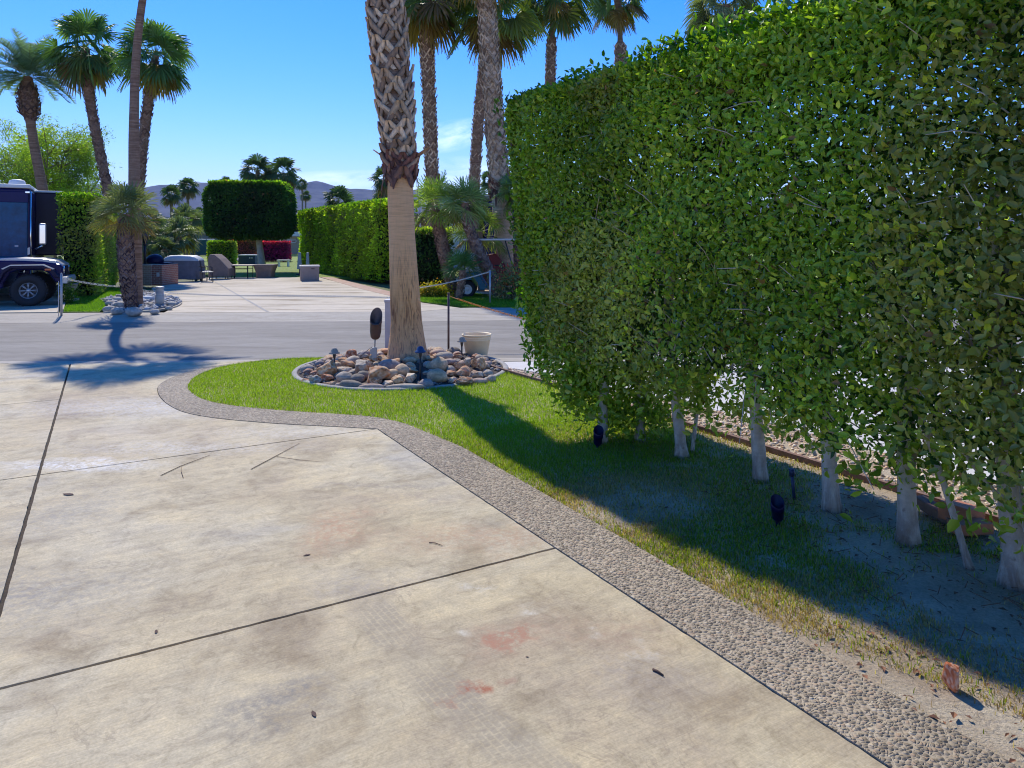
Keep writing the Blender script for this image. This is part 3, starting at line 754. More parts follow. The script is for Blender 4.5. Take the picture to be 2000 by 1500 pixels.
# neighbour's concrete beyond the gravel
gv_out = [(10.02, 5.20), (8.75, 5.59), (7.8, 5.80), (6.5, 6.05), (5.0, 6.2), (0, 6.25), (-4, 6.3)]
white_poly = [UV(u, v)[:2] for u, v in gv_out] + [UV(-4, 16)[:2], UV(3.6, 16)[:2]] + [np.array((8, 11.75)), np.array((4, 11.62)), np.array(G(1060, 709.5)[:2]), np.array(G(946, 710.5)[:2])]
struct('side_driveway', polysheet(white_poly, .026, .02), 'white_concrete')
gravel_poly = edge + [UV(u, v)[:2] for u, v in gv_out[::-1]]
struct('gravel_bed', polysheet(gravel_poly, .018), 'soil')
# ---- across the street
fd = [G(345, 606), G(352, 598), G(335, 585), G(300, 576), G(296, 568), G(318, 562), G(330, 556), G(384, 553.5), G(400, 546), G(624, 546), G(700, 567), G(757, 581), G(818, 597), G(900, 609), G(818, 616), G(600, 618), G(320, 618.5)]
struct('far_driveway', polysheet(fd, .104, .1), 'far_concrete')
struct('paver_strip', polysheet([G(624, 545), G(650, 546), G(757, 574), G(818, 588), G(822, 600), G(757, 583), G(700, 568.5)], .110, .02), 'paver')
fdj = bandmesh([G(418, 555)[:2], G(520, 617)[:2]], [G(421, 555)[:2], G(526, 617)[:2]], .109); struct('far_joint', fdj, 'ring_curb')
struct('left_driveway', polysheet([G(-500, 602), G(-300, 583), G(40, 578), G(125, 579), G(112, 617.5), G(-400, 621)], .104, .1), 'far_concrete')
struct('side_lawn_left', polysheet([G(118, 617.5), G(131, 578), G(150, 566), G(236, 566), G(240, 580), G(205, 592), G(206, 607), G(194, 617.5)], .112, .1), 'turf')
struct('side_lawn_right', polysheet([G(820, 571), G(880, 574), G(960, 583), G(1040, 598), (14, 23.6), (14, 21.2), G(1040, 607.5), G(980, 607.5), G(910, 606), G(850, 600), G(820, 596)], .112, .1), 'turf')
struct('planting_bed', polysheet([G(820, 571), G(880, 574), G(960, 583), G(1040, 598), (14, 23.6), (14, 34), (-4.3, 34)], .106, .1), 'soil')
struct('golf_lawn', polysheet([(-70, 200), (60, 200), (60, 34.5), (-4.5, 34.3), (-12, 34.6), (-15.6, 34.6), (-17, 36), (-40, 36)], .10, .1), 'golf_turf')
# ================================================================ grass blades
def blades(P, L, w, C, lean=.5):
    n = len(P); az = R.random(n) * 2 * PI; s = np.stack([np.cos(az), np.sin(az), np.zeros(n)], 1)
    a2 = R.random(n) * 2 * PI; ln = (lean * R.random(n))[:, None]; d = np.stack([np.cos(a2), np.sin(a2), np.zeros(n)], 1) * ln
    V = np.empty((n, 6, 3)); L_ = L[:, None]; up = np.array((0, 0, 1.0))
    V[:, 0] = P - s * w / 2; V[:, 1] = P + s * w / 2
    m = P + up * L_ * .6 + d * L_ * .35; V[:, 2] = m + s * w * .4; V[:, 3] = m - s * w * .4
    t = P + up * L_ * (1 - .35 * ln) + d * L_; V[:, 4] = t + s * w * .05; V[:, 5] = t - s * w * .05
    b = (np.arange(n) * 6)[:, None]; F = np.concatenate([b + np.array([[0, 1, 2, 3]]), b + np.array([[3, 2, 4, 5]])])
    return V.reshape(-1, 3), F, np.repeat(C, 6, axis=0)
BED_C = np.array((-1.66, 10.85)); BED_R = 1.53
def lawn():
    parts = []
    lo = np.min(lawn_poly, axis=0); hi = np.max(lawn_poly, axis=0)
    n = 1500000; P = np.column_stack([lo[0] + (hi[0] - lo[0]) * R.random(n), lo[1] + (hi[1] - lo[1]) * R.random(n)])
    P = P[P[:, 1] > 1.6]; P = P[inpoly(P, lawn_poly)]
    P = P[np.hypot(P[:, 0] - BED_C[0], P[:, 1] - BED_C[1]) > BED_R + .05]
    u = P @ u_; v = P @ n_
    d = np.ones(len(P))
    q = vnoise(P[:, 0] * 3.2 + 30, P[:, 1] * 3.2, 11); q2 = vnoise(P[:, 0] * 1.1 + 9, P[:, 1] * 1.1 + 4, 12); q3 = vnoise(P[:, 0] * 9, P[:, 1] * 9 + 40, 14)
    mx = .5 * q + .3 * q2 + .2 * q3
    near = np.clip((6.3 - u) / 2.2, 0, 1)                       # turf gets thin towards the camera
    d *= 1 - near * np.clip((.52 - mx) * 5, 0, .62)
    d *= np.where(u > 6.6, .62, 1)
    under = np.clip((v - 3.85) / .6, 0, 1) * np.clip((5.2 - u) / 1.0, 0, 1)   # bare ground along the trunks
    d *= 1 - under * np.clip(.93 - .5 * (mx > .54), 0, 1)
    for (px, py, ru, rv) in ((1690, 1080, .34, .34), (1850, 1165, .3, .32), (1700, 1010, .4, .25), (1900, 1200, .5, .3)):
        g = G(px, py); du = (u - g[:2] @ u_) / ru; dv = (v - g[:2] @ n_) / rv; d *= np.clip((du * du + dv * dv) * .9 - .25, .03, 1)
    sand = np.clip((2.75 - u) / .5, 0, 1) * np.clip((2.95 + .32 * np.clip(2.75 - u, 0, 1.1) + .10 * (q - .5) - v) / .08, 0, 1)
    d *= 1 - sand * .985
    d *= np.where((u < 6.5) & (v > 5.0), .45, 1)
    k = R.random(len(P)) < d; P, u, v, mx, q, q2, q3 = P[k], u[k], v[k], mx[k], q[k], q2[k], q3[k]
    n = len(P); t = R.random(n)[:, None]
    C = np.array((.17, .28, .014)) * (1 - t) + np.array((.32, .43, .025)) * t
    yel = np.array((.34, .42, .05)); C = np.where((R.random(n) < .25 * q2 + .05)[:, None], yel, C)
    dry = np.clip(np.clip((6.6 - u) / 2.0, 0, 1) * (1.25 - 1.3 * q2 + .35 * (q3 - .5) - .25 * (np.clip(3.35 - v, 0, .3) > 0) * (u < 3.6)), 0.02, .93)
    dry = np.maximum(dry, np.clip((v - 4.9) * 1.3, 0, .6) * np.clip((8.5 - u), 0, 1))
    dm = R.random(n) < np.clip(dry * 1.0 + .22 * np.clip((6.0 - u) / 1.5, 0, 1) * (q > .42), 0, .95)
    bro = np.array(((.42, .29, .13), (.50, .38, .19), (.33, .21, .10)))[R.integers(0, 3, n)]
    C = np.where(dm[:, None], bro, C); C = np.where((~dm)[:, None], C * (1 - .30 * np.clip((6.6 - u) / 2, 0, 1))[:, None] + np.array((.035, .01, .0)) * np.clip((6.6 - u) / 2, 0, 1)[:, None], C); C = C * (.7 + .6 * R.random(n))[:, None]
    L = (.022 + .026 * R.random(n)) * (1 + .25 * q) * np.where(dm, .8, 1) * np.where(u < 5, .85, 1)
    P3 = np.column_stack([P, np.full(n, .02)])
    parts.append(blades(P3, L, np.where(u > 6.6, .0062, .0042)[:, None] if False else .0048, C * 1.0, .9))
    V, F, C = merge(parts); o = put('lawn_grass', npmesh('lawn_grass', V, F, C), 'grass_blade'); o['kind'] = 'stuff'
    o['label'] = 'green turf drying to brown tufts under the tall hedge'; o['category'] = 'grass'
lawn()
def far_blades(name, poly, z, dens, L, label, w=.012):
    poly = [np.array(p[:2], float) for p in poly]; lo = np.min(poly, axis=0); hi = np.max(poly, axis=0); n = int(dens * np.prod(hi - lo))
    P = lo + R.random((n, 2)) * (hi - lo); P = P[inpoly(P, poly)]; n = len(P); t = R.random(n)[:, None]
    C = (np.array((.12, .26, .015)) * (1 - t) + np.array((.20, .34, .03)) * t) * (.8 + .4 * R.random((n, 1)))
    V, F, C = blades(np.column_stack([P, np.full(n, z)]), L * (.6 + .8 * R.random(n)), w, C, .8)
    o = put(name, npmesh(name, V, F, C), 'grass_blade'); o['kind'] = 'stuff'; o['label'] = label; o['category'] = 'grass'
far_blades('verge_grass', [G(118, 617), G(131, 578), G(236, 568), G(240, 580), G(205, 592), G(206, 607), G(194, 617)], .11, 1600, .05, 'bright green grass patch beside the far fan palm')
far_blades('verge_grass', [G(820, 572), G(880, 575), G(960, 584), G(1040, 599), G(1100, 607), G(980, 607.5), G(910, 606), G(850, 600), G(820, 596)], .11, 1500, .05, 'bright green grass patch in front of the golf cart')

# ================================================================ rocks
def ico(sub=2):
    bm = _bm.new(); _bm.ops.create_icosphere(bm, subdivisions=sub, radius=1.0); V = np.array([v.co[:] for v in bm.verts]); F = [[v.index for v in f.verts] for f in bm.faces]; bm.free(); return V, np.array(F)
ICO3 = ico(3); ICO4 = ico(4); ICO1 = ico(1)
def rockmesh(size, jag, col, seed, hi=True):
    V, F = ICO4 if hi else ICO3; V = V.copy(); rg = np.random.default_rng(seed)
    if jag:
        for _ in range(14):
            n = unit(rg.normal(0, 1, (1, 3)))[0]; dd = .55 + .33 * rg.random(); h = V @ n - dd; V -= np.outer(np.maximum(0, h), n)
    off = rg.random(3) * 50
    a = np.array([mnoise.noise(Vector(v * 1.3 + off)) for v in V]); b = np.array([mnoise.noise(Vector(v * 4.5 + off)) for v in V]); c = np.array([mnoise.noise(Vector(v * 12 + off)) for v in V])
    V *= (1 + a * (.12 if jag else .10) + b * (.055 if jag else .012) + c * (.022 if jag else .004))[:, None]
    V = V * np.array(size)
    C = np.array(col) * np.array((1.42, 1.28, 1.05)) * (1 + .35 * b + .3 * a + .25 * c)[:, None]
    if jag: C = np.where((b + c * .6 > .18)[:, None], C * .5 + np.array((.52, .44, .34)) * .5, C); C = np.where((a * .8 - b > .25)[:, None], C * np.array((.75, .55, .45)), C)
    me = npmesh('rock', V, F, np.clip(C, .01, .9), smooth=not jag)
    return me
def mound(x, y):
    r = math.hypot(x - BED_C[0], y - BED_C[1]) / BED_R
    return .03 + .16 * max(0, 1 - r) ** .8
RK = dict(grey=((.30, .275, .255), 0), pink=((.33, .26, .235), 0), purple=((.25, .225, .235), 0), tanr=((.40, .32, .235), 0), dark=((.16, .15, .145), 0),
          tan=((.44, .31, .19), 1), orange=((.42, .27, .17), 1), red=((.27, .14, .095), 1), white=((.50, .46, .40), 1), jgrey=((.33, .30, .27), 1), brown=((.26, .16, .10), 1))
KN = dict(grey='smooth grey', pink='smooth pinkish grey', purple='smooth purple-grey', tanr='smooth tan', dark='small dark grey', tan='jagged tan', orange='jagged orange-tan', red='jagged rust red', white='pale jagged', jgrey='rough grey', brown='jagged brown')
# the stones that stand out: px box, kind, stacking height, label
STONES = [
 ((748, 750, 828, 769), 'grey', 0, 'longest flat grey boulder at the front of the stone ring'),
 ((702, 750, 749, 768), 'pink', 0, 'pinkish grey oval boulder left of the longest flat boulder'),
 ((664, 743, 709, 765), 'dark', 0, 'dark round grey boulder second from left on the front rim'),
 ((713, 714, 758, 751), 'orange', 0, 'largest jagged orange-tan block in the stone pile'),
 ((693, 699, 726, 735), 'jgrey', .04, 'upright rough grey boulder behind the big orange-tan block'),
 ((740, 703, 780, 729), 'purple', .06, 'purple-grey boulder touching the left foot of the palm trunk'),
 ((772, 712, 798, 737), 'tanr', .04, 'smooth tan egg-shaped boulder in front of the palm trunk'),
 ((789, 726, 815, 750), 'white', 0, 'whitish jagged stone left of the dark blue path light'),
 ((658, 727, 688, 749), 'grey', 0, 'round grey boulder under the left path light'),
 ((764, 732, 790, 754), 'tan', 0, 'blocky tan stone in front of the egg-shaped boulder'),
 ((745, 742, 773, 756), 'white', 0, 'low pale stone above the longest boulder'),
 ((722, 738, 746, 755), 'orange', 0, 'small rusty stone under the largest orange-tan block'),
 ((890, 735, 922, 757), 'brown', 0, 'jagged brown slab leaning on the right front rim'),
 ((921, 739, 951, 757), 'pink', 0, 'smooth mauve boulder at the right front rim'),
 ((914, 721, 945, 742), 'jgrey', .02, 'rough grey boulder behind the mauve one'),
 ((672, 684, 699, 706), 'red', .10, 'rust red upright rock at the back left of the pile'),
 ((850, 688, 883, 704), 'grey', .12, 'long smooth grey boulder right of the palm trunk'),
 ((843, 699, 874, 727), 'tanr', .06, 'slanting tan boulder against the right foot of the palm'),
 ((818, 741, 845, 760), 'purple', 0, 'shaded purple-grey boulder beside the dark blue path light'),
 ((883, 706, 907, 722), 'orange', .08, 'orange stone behind the rough grey one on the right'),
 ((903, 696, 920, 721), 'jgrey', .08, 'upright grey stone in front of the cream pot'),
 ((918, 699, 934, 720), 'tan', .06, 'ribbed tan stone in front of the cream pot'),
 ((934, 699, 948, 727), 'tan', .04, 'knobbly tan stone rightmost of the pile by the pot'),
 ((944, 723, 962, 738), 'grey', 0, 'round grey stone at the right end of the ring'),
 ((951, 733, 968, 748), 'grey', 0, 'grey egg-shaped stone lowest at the right end of the ring'),
 ((600, 733, 634, 752), 'jgrey', 0, 'grey and tan boulder on the left front rim'),
 ((585, 738, 606, 752), 'orange', 0, 'leftmost orange stone on the rim'),
 ((622, 706, 660, 738), 'tan', .05, 'big pale tan block at the left of the pile'),
 ((628, 728, 652, 748), 'red', 0, 'wedge of rust red rock at the left of the pile'),
 ((654, 716, 690, 730), 'white', .05, 'flat white-veined stone left of the upright grey boulder'),
 ((588, 713, 612, 728), 'grey', 0, 'grey round stone at the far left of the ring'),
 ((607, 722, 630, 736), 'red', .02, 'reddish wedge stone behind the left rim'),
 ((655, 748, 672, 760), 'pink', 0, 'small pink stone low on the left front rim'),
 ((625, 746, 652, 760), 'brown', 0, 'brown pebble pair low on the left rim'),
 ((642, 744, 664, 759), 'orange', 0, 'small orange stone on the left front rim'),
 ((686, 731, 712, 749), 'dark', 0, 'dark grey stone wedged left of the orange-tan block'),
 ((836, 722, 872, 748), 'tanr', .02, 'striped tan boulder right of the dark blue path light'),
 ((873, 715, 888, 731), 'grey', .04, 'small round grey stone mid right of the pile'),
 ((874, 735, 892, 751), 'white', 0, 'pale jagged stone beside the brown slab'),
 ((860, 752, 893, 764), 'grey', 0, 'low grey cobble right of the pebbles at the rim'),
 ((820, 757, 858, 768), 'purple', 0, 'flat shaded cobble at the front rim right of the longest boulder'),
 ((888, 721, 908, 738), 'orange', .03, 'cracked orange stone in the middle right of the pile'),
 ((660, 696, 684, 708), 'tan', .10, 'thin tan slab behind the upright grey boulder'),
 ((720, 693, 738, 708), 'tan', .12, 'small tan stone at the foot of the spotlight'),
 ((735, 694, 757, 706), 'tan', .12, 'yellowish stone right of the spotlight foot'),
 ((698, 690, 722, 704), 'jgrey', .10, 'grey wedge stone left of the spotlight foot'),
 ((862, 701, 892, 713), 'pink', .08, 'smooth brownish cobble right of the palm'),
 ((884, 692, 904, 705), 'brown', .10, 'dark brown jagged stone behind the right cobbles'),
 ((841, 683, 870, 696), 'pink', .12, 'rearmost smooth pinkish boulder behind the palm'),
 ((760, 748, 776, 757), 'brown', 0, 'small brown stone at the left end of the longest boulder'),
]
occ = []
for i, (bx, kd, lift, lab) in enumerate(STONES):
    x0, y0, x1, y1 = bx; cx = (x0 + x1) / 2; y1 = min(y1, 763 - .0011 * (cx - 775) ** 2 * .4)
    Y = 10.0
    for _ in range(12):   # where the line of sight meets the stone pile
        z = mound((cx - 1000) / FP * Y, Y) * .8 + lift * .5; Y = FP * (EYE - z) / (y1 - 2 - HZ)
    sc = Y / FP; wdt = (x1 - x0) * sc * 1.12; hgt = (y1 - y0) * sc; dep = min(wdt, hgt * 1.3)
    Yc = Y + dep * .25; p = W(cx, (y0 + y1) / 2, Yc)
    col, jag = RK[kd]
    me = rockmesh((wdt / 2, dep * .55, hgt / 2 * 1.12), jag, col, 100 + i)
    o = put('rock', me, 'rock_mat', loc=Vector(p), label=lab, category='rock', group='stones around the big palm')
    o.rotation_euler = (0, random.uniform(-.12, .12), random.uniform(-.25, .25)); occ.append((p[0], p[1], max(wdt, dep) / 2))
# fill the ring with smaller stones, told apart only by kind
cnt = 0; tries = 0
where = lambda x, y: ('behind the palm trunk' if y > 11.3 else ('on the left half of the stone ring' if x < -2.1 else ('on the right half of the stone ring' if x > -1.1 else 'in front of the palm trunk')))
while cnt < 120 and tries < 6000:
    tries += 1
    r = BED_R * .94 * math.sqrt(random.random()); a = random.uniform(0, 2 * PI); x, y = BED_C[0] + r * math.cos(a), BED_C[1] + r * math.sin(a)
    s = random.uniform(.045, .13) if r < BED_R * .85 else random.uniform(.04, .08)
    if math.hypot(x + 1.61, y - 11.0) < .38 + s * .4: continue
    if any(math.hypot(x - ox, y - oy) < (s + orr) * .72 for ox, oy, orr in occ): continue
    kd = random.choice(list(RK)); col, jag = RK[kd]; sz = (s * random.uniform(.9, 1.3), s * random.uniform(.8, 1.1), s * random.uniform(.55, .85))
    z = mound(x, y) + sz[2] * .35
    wl = f'{KN[kd]} stone {where(x, y)}'
    o = put('rock', rockmesh(sz, jag, col, 900 + cnt, False), 'rock_mat', loc=(x, y, z), label=wl, category='rock', group='%s filler stones %s' % (KN[kd], where(x, y)))
    o.rotation_euler = (random.uniform(-.4, .4), random.uniform(-.4, .4), random.uniform(0, 6)); occ.append((x, y, s)); cnt += 1
# bed soil mound and concrete ring
V = []; F = []; nr, na = 10, 48
for i in range(nr + 1):
    for k in range(na):
        r = BED_R * i / nr; a = 2 * PI * k / na; x, y = BED_C[0] + r * math.cos(a), BED_C[1] + r * math.sin(a); V.append((x, y, mound(x, y) + .015 * mnoise.noise(Vector((x * 6, y * 6, 0)))))
for i in range(nr):
    for k in range(na): F.append((i * na + k, (i + 1) * na + k, (i + 1) * na + (k + 1) % na, i * na + (k + 1) % na))
struct('bed_soil', npmesh('bed_soil', V, F, smooth=True), 'joint_filler')
cb = MB(); cb.lathe([(BED_R - .005, -.02), (BED_R - .005, .045), (BED_R + .01, .055), (BED_R + .06, .052), (BED_R + .075, .04), (BED_R + .075, -.02)], (BED_C[0], BED_C[1], 0), 96)
put('ring_curb', cb, 'ring_curb', label='round concrete curb holding the stones around the big palm', category='curb')
# loose pebbles inside the ring
def pebbles(name, poly, n, size, cols, z, label, mask=None, kind='stuff', flat=.7):
    poly = [np.array(p[:2], float) for p in poly]; lo = np.min(poly, axis=0); hi = np.max(poly, axis=0); P = lo + R.random((n, 2)) * (hi - lo); P = P[inpoly(P, poly)]
    if mask is not None: P = P[mask(P)]
    n = len(P); V0, F0 = ICO1; s = size * (.5 + .8 * R.random(n)); S = np.stack([s * (.8 + .5 * R.random(n)), s * (.7 + .4 * R.random(n)), s * flat * (.7 + .5 * R.random(n))], 1)
    a = R.random(n) * 2 * PI; Vn = V0[None] * S[:, None] * (1 + .18 * R.normal(0, 1, (n, len(V0), 1)).clip(-1.5, 1.5))
    ca, sa = np.cos(a)[:, None], np.sin(a)[:, None]; X = Vn[..., 0] * ca - Vn[..., 1] * sa; Yv = Vn[..., 0] * sa + Vn[..., 1] * ca
    V = np.stack([X + P[:, :1], Yv + P[:, 1:2], Vn[..., 2] + z + s[:, None] * .2], -1).reshape(-1, 3)
    F = (F0[None] + (np.arange(n) * len(V0))[:, None, None]).reshape(-1, 3); cols = np.array(cols); C = cols[R.integers(0, len(cols), n)] * (.75 + .5 * R.random((n, 1)))
    o = put(name, npmesh(name, V, F, np.repeat(C, len(V0), axis=0)), 'rock_mat'); o['kind'] = kind; o['label'] = label; o['category'] = 'gravel'; return o
circ = [BED_C + BED_R * .97 * np.array((math.cos(a), math.sin(a))) for a in np.linspace(0, 2 * PI, 32, endpoint=False)]
pebbles('bed_gravel', circ, 2600, .026, [(.2, .19, .19), (.3, .27, .24), (.36, .28, .2), (.12, .12, .13)], .05, 'small dark pebbles between the stones of the ring')
pebbles('gravel', gravel_poly, 62000, .019, [(.66, .49, .32), (.74, .60, .43), (.54, .37, .24), (.78, .68, .54), (.50, .31, .20)], .016, 'tan and pink gravel strip behind the tall hedge', mask=lambda P: (P[:, 1] > 2) & ((P @ u_) < 12.2))
# wooden edging
eb = MB()
e3 = smooth_line([UV(u, v) for u, v in edge_uv[:-1]], 6)
V = []; F = []
for p in e3: V += [(p[0], p[1], -.01), (p[0], p[1], .075), (p[0] + .035, p[1] + .02, .075), (p[0] + .035, p[1] + .02, -.01)]
for i in range(len(e3) - 1):
    for k in range(4): F.append((4 * i + k, 4 * i + (k + 1) % 4, 4 * i + 4 + (k + 1) % 4, 4 * i + 4 + k))
eb.add(V, F); put('wood_edging', eb, 'wood_edge', fixn=True, label='weathered reddish board edging between lawn and gravel', category='garden edging')

# ================================================================ tall hedge on the right
def main_hedge():
    root = thing('tall_hedge', 'tall dense clipped green hedge with bare pale trunks along the right side', 'hedge', UV(3.2, 4.6, .02), ROTU)
    # hedge frame: x = v (across), y = u (along)
    parts = []; U0, U1 = -2.6, 7.0; V0, V1 = 3.78, 5.25; H = 3.50
    def bottom(u, v):   # ragged lower edge
        f = np.interp(u, [-3, 1.5, 3.0, 4.6, 5.6, 6.1, 6.7], [.78, .59, .77, .90, .82, .52, .42])
        return f + .24 * (vnoise(u * 2.1 + 7, v * 2 + 3, 5) - .5) + .10 * (vnoise(u * 7, v * 5, 6) - .5)
    def layer(n, shell, size, skip, lump, **kw):
        P, NN = boxcloud(n, (V0, U0, .4), (V1, U1, H), shell, skip, .22, lump, 21, 1.7)
        # the far end slants: deeper at the bottom
        fe = np.clip((P[:, 1] - 5.2) / 1.4, 0, 1); P[:, 1] -= fe * np.interp(P[:, 2], [.4, 1.2, 2.2, 3.4], [.85, .50, .28, .05])
        P[:, 2] += .05 * np.sin(P[:, 1] * 1.3)
        k = P[:, 2] > bottom(P[:, 1], P[:, 0]) - .1 * R.random(len(P)) ** 2; P, NN = P[k], NN[k]
        bt = bottom(P[:, 1], P[:, 0]); k = R.random(len(P)) < np.clip(.22 + (P[:, 2] - bt) / .56, .22, 1); P, NN = P[k], NN[k]
        # thin spots where the sky shows
        g = vnoise(P[:, 1] * 1.5 + 3, P[:, 2] * 1.5 + 8, 31) * .6 + vnoise(P[:, 1] * 5 + 3, P[:, 2] * 5, 32) * .4
        k = R.random(len(P)) < np.clip((g - .16) * 7, .5, 1); P, NN = P[k], NN[k]
        return leaves_on(P, NN, size, GREENS['ficus'], **kw)
    parts.append(layer(165000, .24, .053, ('x+', 'z-'), .105, up=.55, fresh=.11, seed=4, pscale=.8, dull=.28))
    parts.append(layer(42000, .22, .066, ('x-', 'z-', 'y-'), .07, up=.6, fresh=.16, seed=4, dull=.2))
    # inner leaves
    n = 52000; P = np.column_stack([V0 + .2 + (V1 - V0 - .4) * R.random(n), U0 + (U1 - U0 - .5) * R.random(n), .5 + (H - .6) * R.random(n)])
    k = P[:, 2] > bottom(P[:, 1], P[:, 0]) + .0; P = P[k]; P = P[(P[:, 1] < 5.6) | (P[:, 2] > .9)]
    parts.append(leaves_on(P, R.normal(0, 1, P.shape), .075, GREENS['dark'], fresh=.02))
    # hanging sprays below the clipped body
    n = 8500; uu = np.where(R.random(n) < .5, U0 + (5.9 - U0) * R.random(n), 3.4 + 2.5 * R.random(n)); vv = V0 + .05 + 1.25 * R.random(n)
    dn = np.abs(R.normal(0, .13, n)); cl = vnoise(uu * 3.3, vv * 3 + 2, 41); k = R.random(n) < np.clip((cl - .35) * 3.5, 0, 1)
    P = np.column_stack([vv, uu, bottom(uu, vv) - dn])[k]; parts.append(leaves_on(P, R.normal(0, 1, P.shape) * np.array((1, 1, .2)), .068, GREENS['ficus'], up=-.2, fresh=.1))
    # the bushy foot of the first plant and its low shoots
    for c0, s0, n in (((4.35, 5.62, .34), (.30, .26, .26), 900), ((4.05, 5.82, .55), (.2, .3, .3), 900), ((4.6, 5.35, .3), (.25, .22, .22), 650), ((4.1, 5.75, .80), (.25, .35, .3), 700), ((4.6, 4.72, .62), (.22, .25, .22), 450), ((4.7, 4.2, .58), (.2, .3, .2), 350), ((4.55, 2.6, .62), (.2, .3, .18), 350)):
        P = np.array(c0) + R.normal(0, .55, (n, 3)) * np.array(s0); P = P[P[:, 2] > .05]
        parts.append(leaves_on(P, unit(P - np.array(c0)), .066, GREENS['ficus'], fresh=.10))
    # stray sprigs on top
    for k in range(60):
        c0 = np.array((V0 + .1 + .5 * R.random(), -1 + 7.3 * R.random(), H - .02)); hgt = .06 + .16 * R.random() ** 2
        n = 7; t = np.linspace(.2, 1, n)[:, None]; P = c0 + np.array((R.normal(0, .3), R.normal(0, .3), 1)) * hgt * t
        parts.append(leaves_on(P, R.normal(0, 1, (n, 3)), .07, GREENS['lime'], up=.9))
    for nn_, a, b_ in ((5200, (V0 - .02, 2.2, H - .07), (V0 + .5, 7.0, H + .05)), (2600, (V0 - .03, 6.72, 1.9), (V0 + .35, 7.03, H)), (1500, (V0 - .03, 5.95, .6), (V0 + .4, 6.65, 1.9)), (1500, (V0 - .02, -1, H - .05), (V0 + .4, 2.2, H + .05))):  # fresh lime leaves added along top and end edges, also as painted highlights
        P = np.array(a) + R.random((nn_, 3)) * (np.array(b_) - np.array(a))
        if a[1] == 6.72: P[:, 1] = 6.98 - np.interp(P[:, 2], [1.9, 2.6, 3.4], [.35, .2, .02]) + .05 * R.normal(0, 1, nn_)
        elif a[1] == 5.95: P[:, 1] = np.interp(P[:, 2], [.6, 1.2, 1.9], [6.25, 6.5, 6.63]) + .06 * R.normal(0, 1, nn_)
        k = R.random(nn_) < np.clip((vnoise(P[:, 1] * 2.4, P[:, 2] * 2.4, 77) - .25) * 2, .1, 1); P = P[k]
        parts.append(leaves_on(P, np.tile((-.4, .4, .8), (len(P), 1)), .062, GREENS['lime'], up=.7, fresh=.35))
    V, F, C = merge(parts); V = V - np.array((4.6, 3.2, .02))
    put('foliage', npmesh('foliage', V, F, C), 'ficus_leaf', root)
    trunks = [((1178, 868), .055, (.05, .05), 1.7), ((1247, 862), .050, (-.03, .02), 1.8), ((1327, 893), .058, (-.06, .08), 1.9), ((1352, 884), .02, (.12, -.10), 1.2), ((1488, 938), .062, (-.10, .12), 1.9), ((1624, 994), .064, (-.03, .05), 2.0), ((1782, 1062), .068, (-.05, .07), 2.0), ((1895, 1112), .024, (-.18, .30), 1.2), ((1970, 1142), .078, (0, .02), 2.1), ((2130, 1250), .075, (0, .03), 2.0)]
    for i, (px, r, ln, h) in enumerate(trunks):
        g = G(*px, .02); x = g[:2] @ n_ - 4.6; y = g[:2] @ u_ - 3.2; mb = MB(); pts = []; rs = []
        for k in range(15):
            t = k / 14; z = h * t - .02; w = .018 * r / .05
            pts.append((x + ln[0] * t + w * math.sin(3 * t + i), y + ln[1] * t + w * math.cos(4 * t + 2 * i), z)); rs.append(r * .74 * (1.20 - .34 * t + .34 * math.exp(-z / .07)) * (1 + .05 * math.sin(k * 1.9 + i)))
        mb.tube(pts, rs, 16)
        tp = Vector(pts[9])
        for q in range(3):
            d = Vector((random.uniform(-.5, .5), random.uniform(-.6, .6), random.uniform(.5, 1))); mb.tube([tp, tp + d * .35, tp + d * .8 + Vector((0, 0, .2))], [r * .5, r * .33, r * .15], 7)
        put('trunk', mb, 'ficus_bark', root)
    # bare twigs in the open part under the leaves
    tw = MB(); rg = random.Random(5)
    for k in range(150):
        u = rg.uniform(-1.2, 5.6); v = rg.uniform(3.95, 5.1); z = rg.uniform(.55, 1.25); a = Vector((v - 4.6, u - 3.2, z + .3)); d = Vector((rg.uniform(-.4, .4), rg.uniform(-.5, .5), rg.uniform(-.45, .1)))
        tw.tube([a, a + d * .5 + Vector((0, 0, .04)), a + d], [.006, .004, .002], 5, False)
    for c0, d in (((4.45, 2.05), (-.25, .5)), ((4.5, 2.0), (.3, .35)), ((4.62, 3.55), (.1, .5)), ((4.7, 4.9), (-.1, -.4))):
        a = Vector((c0[0] - 4.6, c0[1] - 3.2, .35)); tw.tube([a, a + Vector((d[0] * .5, d[1] * .4, .3)), a + Vector((d[0], d[1], .75))], [.014, .011, .007], 7)
    for k in range(520):   # woody ends showing in the clipped face
        u = rg.uniform(-1.5, 6.4); z = rg.uniform(.8, 3.3); a = Vector((V0 + rg.uniform(.12, .5) - 4.6, u - 3.2, z)); d = Vector((rg.uniform(-.28, -.05), rg.uniform(-.25, .25), rg.uniform(-.05, .30)))
        tw.tube([a, a + d * .5 + Vector((0, 0, .02)), a + d], [.005, .004, .002], 4, False)
    put('twigs', tw, 'ficus_bark', root)['kind'] = 'stuff'
main_hedge()

